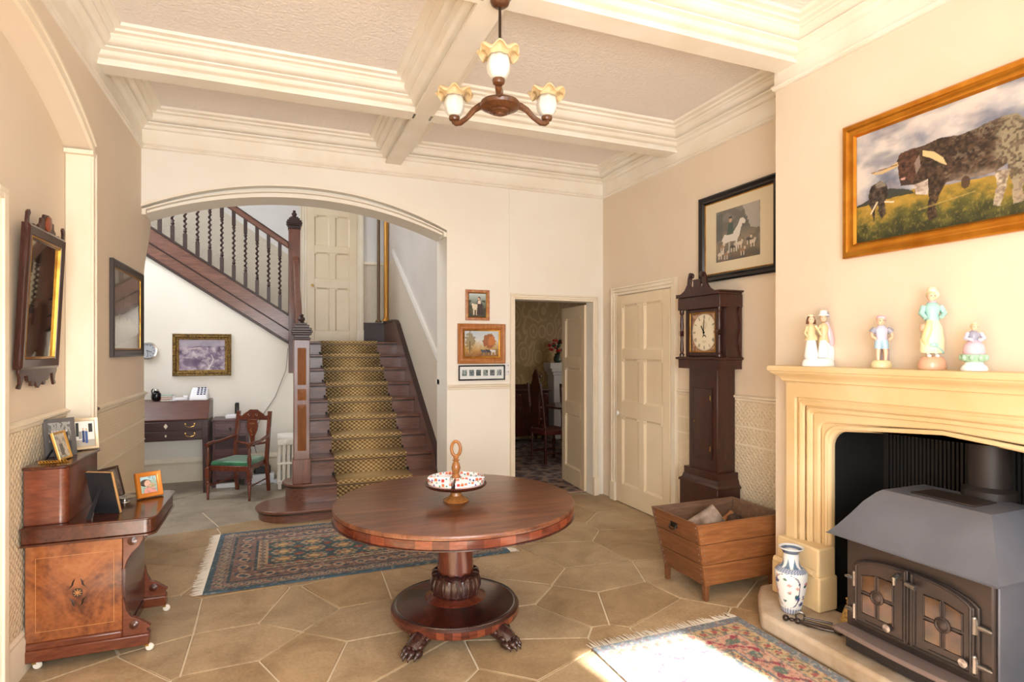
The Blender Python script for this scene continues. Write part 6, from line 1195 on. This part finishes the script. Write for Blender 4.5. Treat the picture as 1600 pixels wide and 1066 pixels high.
# 4 seated figure
t = fig('figurine_seated', 'small china figurine seated in pink above green leaves', 1.66)
part(t, 'base', WH, lambda b: b.lathe([(.05, 0), (.053, .008), (.046, .022), (.036, .03), (.034, .04), (0, .045)], n=22, sy=.85)); part(t, 'leaf_bowl', GRN_, lambda b: b.lathe([(.032, .035), (.044, .05), (.052, .072), (.048, .074), (.03, .06), (0, .055)], n=20, sy=.85))
for k in range(9): a = 2*PI*k/9; part(t, 'leaf', GRN_, lambda b: b.ball((.046*math.cos(a), .038*math.sin(a), .06), .014, 8, sc=(.8, .8, 1.1)))
part(t, 'skirt', PK, lambda b: b.lathe([(.034, .066), (.042, .08), (.04, .11), (.024, .135), (0, .138)], n=18, sy=.85)); part(t, 'bodice', GY, lambda b: b.lathe([(.024, .13), (.022, .15), (.026, .165), (.01, .182), (0, .184)], (-.002, 0, 0), 14, sy=.8)); part(t, 'arms', LV, lambda b: b.tube([(-.024, 0, .17), (-.038, -.012, .145), (-.014, -.03, .138)], .009, 8).tube([(.024, 0, .17), (.034, -.012, .145), (.01, -.03, .138)], .009, 8)); h = part(t, 'head', SKIN, lambda b: b.ball((0, -.004, .194), .015, 10, sc=(.92, .95, 1.1))); face(t, h, .194, .015, -.004, 0); part(t, 'hair', GD, lambda b: b.ball((.002, .004, .2), .0165, 10)); part(t, 'cap', CR, lambda b: b.lathe([(.013, .206), (.008, .216), (0, .22)], (.002, .003, 0), 10))
# --- the oil painting
P = Paint(340, 210, (150, 154, 166), .985, .59); f = P.noise(5, 4, 41, 5); g = P.noise(9, 5, 17, 4)
P.C = P.grade(np.clip(f+(P.V-.6)*.5, 0, 1), [(.25, (96, 100, 116)), (.45, (136, 138, 150)), (.6, (176, 172, 174)), (.78, (206, 198, 190))]); P.mask((g-.5)*5, (200, 182, 174), .45); P.mask((P.noise(4, 6, 77, 4)-.52)*5, (84, 90, 108), .5)
hz_ = np.interp(P.U, [0, .32, .48, .8, 1], [.34, .38, .345, .32, .30]); gr = P.V < hz_
gc_ = P.grade(np.clip(P.V/hz_*.75+(P.noise(20, 16, 3, 4)-.5)*.8, 0, 1), [(0, (46, 48, 24)), (.3, (84, 82, 36)), (.6, (150, 122, 46)), (.85, (176, 140, 58)), (1, (150, 124, 62))]); P.C = np.where(gr[..., None], gc_, P.C)
P.poly([(0, .34), (.1, .40), (.185, .437), (.216, .432), (.311, .366), (.321, .345), (.174, .354), (0, .33)], (48, 52, 44), .9, .02)
def fur(pts, c1, c2, seed):
    Q = Paint(P.nx, P.ny, (0, 0, 0)); Q.poly(pts, (255, 255, 255), 1, .012, seed); m_ = Q.C[..., 0] > 128; tx = P.noise(70, 50, seed, 2); cc = P.grade(np.clip(tx, 0, 1), [(.25, c1), (.75, c2)]); P.C = np.where(m_[..., None], cc, P.C); return m_
leg2 = [(.682, .359), (.693, .249), (.678, .166), (.674, .098), (.706, .086), (.717, .164), (.729, .234), (.736, .347)]; fur(leg2, (120, 104, 88), (190, 176, 156), 3)
body = [(.249, .722), (.321, .727), (.37, .725), (.446, .749), (.545, .715), (.646, .742), (.717, .758), (.771, .747), (.796, .695), (.805, .602), (.803, .475), (.8, .375), (.796, .261), (.789, .192), (.796, .117), (.785, .085), (.755, .083), (.751, .149), (.755, .222), (.74, .286), (.733, .395), (.678, .354), (.613, .346), (.545, .354), (.474, .369), (.446, .293), (.427, .202), (.432, .102), (.39, .076), (.385, .153), (.39, .251), (.39, .349), (.36, .312), (.326, .327), (.321, .414), (.306, .42), (.249, .436), (.244, .481), (.254, .512), (.238, .605), (.227, .663)]
bm = fur(body, (36, 26, 20), (84, 64, 48), 8)
sp = P.noise(16, 12, 5, 3); P.mask(bm*np.clip((sp-.5)*6, 0, 1)*(P.U > .42)*(P.noise(90, 60, 61, 1) > .5), (140, 128, 108), .5)
rumpm = bm*np.clip((P.U-.66+.12*(P.noise(12, 10, 62)-.5))*14, 0, 1); P.mask(rumpm*(.45+.55*(P.noise(90, 60, 6, 1) > .45)), (156, 146, 118), .8); P.mask((bm & (P.V > .68) & (P.U > .5) & (P.noise(100, 70, 16, 1) > .5)).astype(float), (132, 120, 98), .5); P.mask(bm*np.clip((.43-P.V+.05*(P.noise(40, 20, 71)-.5))*16, 0, 1)*np.clip((P.U-.46)*20, 0, 1)*np.clip((.72-P.U)*20, 0, 1), (150, 134, 118), .7); P.mask((bm & (P.V < .26) & (P.U > .73)).astype(float), (170, 150, 130), .5)
fur([(.321, .414), (.39, .432), (.39, .30), (.326, .327)], (150, 132, 120), (206, 192, 178), 5); fur([(.23, .66), (.25, .72), (.33, .725), (.35, .6), (.31, .43), (.25, .44), (.24, .52)], (56, 34, 26), (96, 66, 50), 9); P.poly([(.247, .47), (.30, .46), (.306, .42), (.25, .435)], (60, 44, 40)); P.poly([(.25, .5), (.275, .5), (.272, .48), (.252, .48)], (196, 150, 136)); P.ell(.262, .60, .008, .012, (20, 16, 14)); P.poly([(.32, .60), (.345, .66), (.352, .56), (.33, .50)], (150, 132, 120), .8)
P.poly([(.083, .636), (.106, .598), (.151, .586), (.238, .615), (.232, .655), (.174, .62), (.123, .612)], (196, 168, 120)); P.poly([(.36, .690), (.418, .645), (.46, .575), (.478, .505), (.446, .540), (.399, .605), (.36, .640)], (206, 180, 128)); P.line(.09, .62, .23, .63, .004, (120, 92, 60)); P.ell(.56, .33, .02, .05, (70, 52, 40), .9)
cow = [(.071, .432), (.083, .5), (.14, .529), (.176, .476), (.182, .386), (.162, .324), (.168, .214), (.145, .178), (.129, .229), (.123, .32), (.112, .288), (.101, .166), (.094, .178), (.094, .276), (.071, .341)]; fur(cow, (34, 26, 22), (90, 76, 66), 13); P.line(.085, .25, .12, .34, .008, (206, 190, 160)); P.line(.165, .33, .21, .31, .008, (206, 190, 160)); P.poly([(.11, .51), (.15, .528), (.17, .47), (.12, .47)], (150, 140, 124), .7)
P.line(.34, .19, .6, .24, .006, (176, 150, 84), .6); P.mask(((P.V < .3) & (P.noise(150, 60, 55, 1) > .78)).astype(float), (186, 160, 84), .3)
hung('bull_painting', 'large oil painting of a longhorn bull in a broad gilt frame', 'painting', T(2.998, 1.797, 2.487, rz=-PI/2), 1.14, .742, [(0, 0), (0, .024), (.008, .032), (.03, .034), (.045, .024), (.06, .022), (.068, .026), (.078, .012)], plain('warm_gilt_frame', (214, 146, 50), .28, .85, c2=(190, 120, 36), nscale=10), sheet=P, mat=M_OIL, iw=.985, ih=.59)
# ================================================================== PENDANT LAMP, BACK-WALL PICTURES, DINING ROOM
cx, cy = 1.03, 2.775; M_BRZ = wood('turned_bronze_wood', (72, 42, 24), (112, 70, 40), rough=.3, coat=.2)
pl = thing('pendant_lamp', 'bronzed three-arm ceiling lamp with frilled glass shades', 'lamp', (cx+.02, cy, .0))
MB().lathe([(.0, 3.345), (.03, 3.348), (.045, 3.36), (.05, 3.375), (.04, 3.386), (0, 3.386)], n=24).build('ceiling_rose', M_BRZ, pl); MB().tube([(0, 0, 3.35), (0, 0, 2.86)], .0075, 10).build('rod', plain('bronze_rod', (58, 42, 30), .35, .6), pl)
MB().lathe([(0, 2.795), (.02, 2.796), (.024, 2.802), (.03, 2.804), (.05, 2.810), (.054, 2.817), (.07, 2.820), (.098, 2.835), (.104, 2.848), (.098, 2.860), (.06, 2.878), (.02, 2.890), (0, 2.892)], n=40).build('boss', M_BRZ, pl)
for k in range(3): MB().lathe([(.014+.018*k, 0), (.018+.018*k, -.003), (.022+.018*k, 0)], (0, 0, 2.798+.008*k), 24).build('turned_ring', M_BRZ, pl)
m, nt, bb = newmat('frosted_shade_glass'); bb.inputs['Base Color'].default_value = (*lin((244, 240, 230)), 1); bb.inputs['Roughness'].default_value = .3; bb.inputs['Subsurface Weight'].default_value = .35; bb.inputs['Subsurface Radius'].default_value = (.03, .03, .03); bb.inputs['Transmission Weight'].default_value = .25; M_SHADE = m
m, nt, bb = newmat('amber_frill_glass'); bb.inputs['Base Color'].default_value = (*lin((240, 214, 166)), 1); bb.inputs['Roughness'].default_value = .3; bb.inputs['Subsurface Weight'].default_value = .3; bb.inputs['Subsurface Radius'].default_value = (.03, .02, .01); bb.inputs['Transmission Weight'].default_value = .25; M_FRILL = m
def wavy(b, prof, n=60, w=7):
    vs, fs = [], []
    for r_, z, a, az in prof:
        for k in range(n): t = 2*PI*k/n; q = r_+a*math.cos(w*t); vs.append((q*math.cos(t), q*math.sin(t), z+az*math.cos(w*t+.6)))
    for i in range(len(prof)-1):
        for k in range(n): p, q = i*n+k, i*n+(k+1) % n; fs.append((p, q, q+n, p+n))
    b.add(vs, fs)
for a in (math.radians(8), math.radians(128), math.radians(248)):
    M = Matrix.Rotation(a, 4, 'Z'); zt = 2.0
    arm = MB().tube([(.08, 0, 2.855), (.12, 0, 2.868), (.16, 0, 2.855), (.20, 0, 2.825), (.245, 0, 2.805), (.272, 0, 2.808), (.285, 0, 2.820)], [.018, .019, .016, .014, .015, .016, .017], 10, M=M).build('arm', M_BRZ, pl)
    px_ = M @ Vector((.285, 0, 2.820)); MB().lathe([(.014, 0), (.026, .006), (.03, .016), (.028, .026), (.02, .03), (0, .03)], tuple(px_), 18).build('cup', M_BRZ, arm)
    sh = MB(); wavy(sh, [(.02, .026, 0, 0), (.03, .034, .001, 0), (.042, .055, .0012, 0), (.046, .08, .0015, 0), (.042, .105, .0015, 0), (.038, .12, .002, 0)]); so = sh.build('glass_shade', M_SHADE, pl, loc=tuple(px_-Vector((0, 0, .004))), smooth=70); so.scale = (1.2, 1.2, 1.12); so.modifiers.new('thickness', 'SOLIDIFY').thickness = .002
    fr = MB(); wavy(fr, [(.038, .12, .002, 0), (.042, .134, .003, .001), (.054, .146, .004, .003), (.068, .147, .005, .007), (.078, .139, .006, .011), (.082, .13, .006, .012)]); fo = fr.build('frill', M_FRILL, so, smooth=70); fo.modifiers.new('thickness', 'SOLIDIFY').thickness = .002
    MB().lathe([(.012, .03), (.013, .05), (.02, .075), (.016, .1), (0, .108)], n=14).build('bulb', plain('white_bulb', (240, 238, 230), .2), so)
# --- three pictures and two switches beside the doorway
P = Paint(90, 120, (140, 150, 140), .19, .24); P.C = P.grade(P.V, [(0, (84, 70, 50)), (.3, (92, 84, 60)), (.6, (120, 132, 120)), (1, (196, 206, 206))]); P.mask(((P.noise(6, 6, 5) > .5) & (P.V < .72)).astype(float), (54, 58, 44), .75); P.ell(.38, .42, .2, .13, (220, 206, 180)); P.line(.28, .32, .28, .1, .03, (214, 200, 176)); P.line(.46, .32, .44, .1, .03, (206, 190, 166)); P.poly([(.45, .1), (.85, .1), (.78, .55), (.62, .72), (.5, .55)], (60, 48, 44), .95, .03); P.ell(.6, .8, .08, .07, (70, 48, 38)); P.ell(.58, .77, .055, .055, (226, 180, 150)); P.poly([(.5, .56), (.7, .56), (.68, .7), (.54, .7)], (230, 210, 190)); P.ell(.22, .52, .07, .06, (220, 206, 184))
hung('small_picture', 'small portrait-shaped picture in a rust frame, topmost by the doorway', 'picture', T(1.883, YB-.002, 2.055), .255, .31, [(0, 0), (0, .016), (.008, .02), (.024, .018), (.03, .008)], plain('rust_red_frame', (170, 96, 66), .4, c2=(190, 150, 96), nscale=30), slip=[(0, .006), (.002, .012), (.006, .01), (.008, .006)], sheet=P, iw=.18, ih=.235)
P = Paint(140, 110, (206, 206, 196), .36, .28); P.C = P.grade(np.clip(P.V+(P.noise(6, 5, 4)-.5)*.3, 0, 1), [(0, (130, 88, 44)), (.25, (176, 134, 74)), (.42, (190, 164, 116)), (.6, (206, 208, 204)), (1, (186, 198, 206))]); t1 = P.noise(18, 14, 8, 3)
P.mask(((((P.U-.72)/.2)**2+((P.V-.6)/.28)**2+(t1-.5)*1.2) < .9).astype(float), (150, 84, 44), .9); P.mask(((((P.U-.8)/.12)**2+((P.V-.62)/.2)**2+(t1-.5)*1.6) < .8).astype(float), (196, 118, 58), .8); P.mask(((((P.U-.16)/.16)**2+((P.V-.6)/.36)**2+(t1-.5)*1.6) < .8).astype(float), (128, 112, 74), .75); P.rect(.15, .15, .17, .6, (84, 64, 44)); P.poly([(.5, .14), (.98, .14), (.98, .3), (.5, .24)], (110, 96, 66), .6, .03)
for x, c in ((.56, (70, 76, 92)), (.7, (52, 54, 66)), (.84, (206, 206, 206))): P.ell(x, .22, .07, .05, c); P.ell(x-.07, .25, .03, .035, c); P.line(x-.04, .2, x-.05, .08, .014, c); P.line(x+.04, .2, x+.05, .08, .014, c)
hung('landscape_picture', 'autumn landscape with cattle in a wide wooden frame by the doorway', 'picture', T(1.928, YB-.002, 1.663), .51, .405, [(0, 0), (0, .022), (.01, .028), (.03, .02), (.045, .024), (.06, .012)], wood('picture_oak', (150, 90, 42), (190, 126, 68), rough=.4), slip=[(0, .01), (.003, .018), (.014, .014), (.016, .008)], sheet=P, iw=.37, ih=.265)
P = Paint(200, 50, (224, 228, 226), .46, .12); rg = np.random.default_rng(2)
for k in range(6):
    x0 = .05+.158*k; P.rect(x0, .25, x0+.11, .75, [(150, 172, 172), (120, 140, 146), (96, 110, 112), (140, 152, 150), (112, 120, 128), (160, 170, 176)][k]); P.mask(((P.U > x0) & (P.U < x0+.11) & (P.V > .25) & (P.V < .75) & (P.noise(60, 14, 30+k, 2) > .52)).astype(float), (52, 60, 62), .8)
hung('panorama_print', 'long narrow black frame holding six tiny views, lowest by the doorway', 'picture', T(1.932, YB-.002, 1.368), .50, .155, [(0, 0), (0, .016), (.004, .018), (.012, .016), (.014, .008)], plain('ebonised_frame', (22, 20, 22), .25), sheet=P, iw=.47, ih=.125)
for k, (z, lab) in enumerate([(1.437, 'white round-knob light switch, upper of two by the doorway'), (1.372, 'white round-knob light switch, lower of two by the doorway')]):
    t = thing('light_switch', lab, 'light switch', (2.208, YB-.001, z), 0, 'light switches by the doorway'); MB().box(-.026, -.008, -.03, .026, 0, .03).build('plate', M_WHITE, t, bev=.004); MB().lathe([(.018, 0), (.018, .006), (.01, .012), (0, .013)], n=16, M=T(0, -.008, 0, rx=PI/2)).build('boss', M_WHITE, t); MB().cbox((.004, -.022, .002), (.006, .012, .012)).build('toggle', M_BRASS, t)
# --- dining room
m, nt, bb = newmat('dining_carpet_pattern'); v = N(nt, 'ShaderNodeTexVoronoi', Scale=9.0); nt.links.new(coords(nt), v.inputs[0]); n1 = N(nt, 'ShaderNodeTexNoise', Scale=14.0, Detail=4.0); nt.links.new(coords(nt), n1.inputs[0]); mx = N(nt, 'ShaderNodeMix', data_type='FLOAT'); mx.inputs[0].default_value = .5; nt.links.new(v.outputs[0], mx.inputs[2]); nt.links.new(n1.outputs[0], mx.inputs[3])
nt.links.new(ramp(nt, mx.outputs[0], [(.3, (66, 48, 46)), (.42, (110, 76, 66)), (.5, (96, 98, 104)), (.62, (158, 130, 112))]), bb.inputs['Base Color']); bb.inputs['Roughness'].default_value = .95
tag(MB().box(1.95, 5.79, .0005, 6.45, 9.58, .012).build('dining_carpet', m), 'dark patterned carpet covering the dining room floor', 'carpet')
M_DIN = wood('dining_mahogany', (42, 16, 12), (84, 34, 24), rough=.25, coat=.2)
sb = thing('sideboard', 'reddish mahogany sideboard with drawers against the dining room wallpaper', 'sideboard', (3.60, 9.33, .0125)); MB().box(-.75, -.22, .12, .75, .22, .88).build('carcass', M_DIN, sb, bev=.004); MB().box(-.78, -.25, .88, .78, .24, .91).build('top', M_DIN, sb, bev=.006); MB().box(-.78, .2, .91, .78, .22, .98).build('back_rail', M_DIN, sb)
for x0, z0, z1 in ((-.7, .66, .84), (-.2, .66, .84), (.3, .66, .84), (.3, .44, .62), (.3, .22, .40), (-.7, .22, .62), (-.2, .22, .62)):
    q = MB().box(x0, -.232, z0, x0+.42, -.22, z1).build('drawer', M_DIN, sb, bev=.004); MB().lathe([(.012, 0), (.012, .012), (.02, .02), (0, .026)], n=10, M=T(x0+.21, -.232, (z0+z1)/2, rx=PI/2)).build('knob', M_BRASS, q)
for x in (-.68, .68):
    for y in (-.17, .17): MB().lathe([(.03, 0), (.024, .03), (.036, .06), (.03, .125), (0, .126)], (x, y, 0), 10).build('foot', M_DIN, sb)
tb2 = thing('dining_table', 'dark round-ended dining table seen through the doorway', 'dining table', (4.65, 7.95, .0125)); MB().lathe([(.02, .70), (.62, .70), (.66, .715), (.66, .735), (.64, .74), (0, .74)], n=48, sx=1.3).build('table_top', M_DIN, tb2); MB().lathe([(.06, .1), (.09, .2), (.05, .3), (.1, .5), (.07, .62), (.14, .70), (0, .7)], n=20).build('pedestal', M_DIN, tb2)
for k in range(4): a = PI/4+PI/2*k; MB().tube([(.05*math.cos(a), .05*math.sin(a), .2), (.3*math.cos(a), .3*math.sin(a), .16), (.5*math.cos(a), .5*math.sin(a), .03)], [.04, .035, .03], 8).build('leg', M_DIN, tb2)
def dchair(name, label, x, y, rz, tall):
    c = thing(name, label, 'chair', (x, y, .0125), rz, 'dining chairs'); MB().hexa([(-.24, -.22, .40), (.24, -.22, .40), (.2, .22, .40), (-.2, .22, .40)], [(-.24, -.22, .47), (.24, -.22, .47), (.2, .22, .47), (-.2, .22, .47)]).build('seat', plain('oxblood_leather', (84, 28, 24), .45), c, bev=.015)
    for sx in (-1, 1):
        MB().lathe([(.02, 0), (.026, .05), (.018, .1), (.028, .25), (.02, .3), (.026, .40), (0, .401)], (sx*.21, -.19, 0), 10).build('leg', M_DIN, c); MB().tube([(sx*.18, .2, 0), (sx*.18, .2, .45), (sx*.18, .24, .8), (sx*.17, .28, 1.0 if not tall else 1.12)], .02, 8).build('rear_leg', M_DIN, c); MB().tube([(sx*.2, -.19, .14), (sx*.18, .2, .14)], .014, 6).build('stretcher', M_DIN, c)
    if tall:
        MB().prism([(-.09, .52), (.09, .52), (.12, .7), (.1, .9), (.14, 1.05), (.08, 1.16), (.05, 1.26), (0, 1.32), (-.05, 1.26), (-.08, 1.16), (-.14, 1.05), (-.1, .9), (-.12, .7)], .235, .265, 'y').build('carved_back', M_DIN, c, bev=.006); MB().box(-.18, .21, .5, .18, .24, .55).build('back_rail', M_DIN, c)
        for z in (.62, .78, .94, 1.1, 1.22):
            for sx in (-1, 1): MB().ball((sx*.09, .23, z), .022, 8).build('carved_boss', M_DIN, c)
    else:
        for z in (.58, .70, .82, .94): MB().box(-.17, .22+.06*(z-.5), z, .17, .245+.06*(z-.5), z+.05).build('ladder_slat', M_DIN, c, bev=.01)
dchair('carved_chair', 'tall dark carved chair with red seat in the dining room', 3.62, 7.52, math.radians(97), True)
dchair('ladderback_chair', 'dark ladder-back chair behind the dining table', 4.72, 8.78, math.radians(0), False)
fl2 = thing('flower_vase', 'red flowers in a dark vase on the dining room chimneypiece', 'flowers', (4.52, 8.95+.42, 1.375))
fl2.location = (4.66, 9.40, 1.372); MB().lathe([(.05, 0), (.075, .04), (.07, .1), (.045, .14), (.06, .16), (0, .15)], n=18).build('vase', plain('green_black_vase', (50, 62, 56), .25), fl2); rg_ = random.Random(4)
for k in range(26): a, r_, z = rg_.uniform(0, 2*PI), rg_.uniform(.02, .16), rg_.uniform(.16, .40); MB().ball((r_*math.cos(a), r_*math.sin(a)*.6, z), rg_.uniform(.025, .04), 8, sc=(1, 1, .8)).build('flower' if k % 2 else 'leaf', plain('red_petals', (190, 36, 44), .6) if k % 2 else plain('dark_leaves', (40, 62, 36), .7), fl2)
lp = thing('small_lamp', 'small glowing amber lamp beside the red flowers', 'lamp', (4.80, 9.34, 1.372)); MB().lathe([(.035, 0), (.03, .01), (.01, .02), (.01, .06), (0, .06)], n=14).build('base', M_BRASS, lp)
m, nt, bb = newmat('lit_amber_glass'); bb.inputs['Base Color'].default_value = (*lin((250, 214, 140)), 1); bb.inputs['Emission Color'].default_value = (*lin((255, 206, 120)), 1); bb.inputs['Emission Strength'].default_value = 1.6; MB().lathe([(.02, .06), (.045, .09), (.04, .15), (.02, .18), (0, .18)], n=16).build('shade', m, lp)
dm = thing('dining_chimneypiece', 'white carved chimneypiece with dark scroll mirror in the dining room', 'chimneypiece', (5.1, 9.42, .0125)); M_MB = plain('white_marble', (206, 198, 188), .4)
MB().box(-.55, -.1, 0, -.35, .15, 1.2).box(.35, -.1, 0, .55, .15, 1.2).box(-.35, -.1, .95, .35, .15, 1.2).build('jambs', M_MB, dm, bev=.008); MB().box(-.62, -.16, 1.2, .62, .15, 1.26).box(-.58, -.13, 1.14, .58, .15, 1.2).build('shelf', M_MB, dm, bev=.008); MB().box(-.35, .02, 0, .35, .15, .95).build('fireback', M_BLACK, dm)
MB().box(-.64, -.15, 1.262, .62, .14, 1.358).build('stone_top', M_MB, dm)
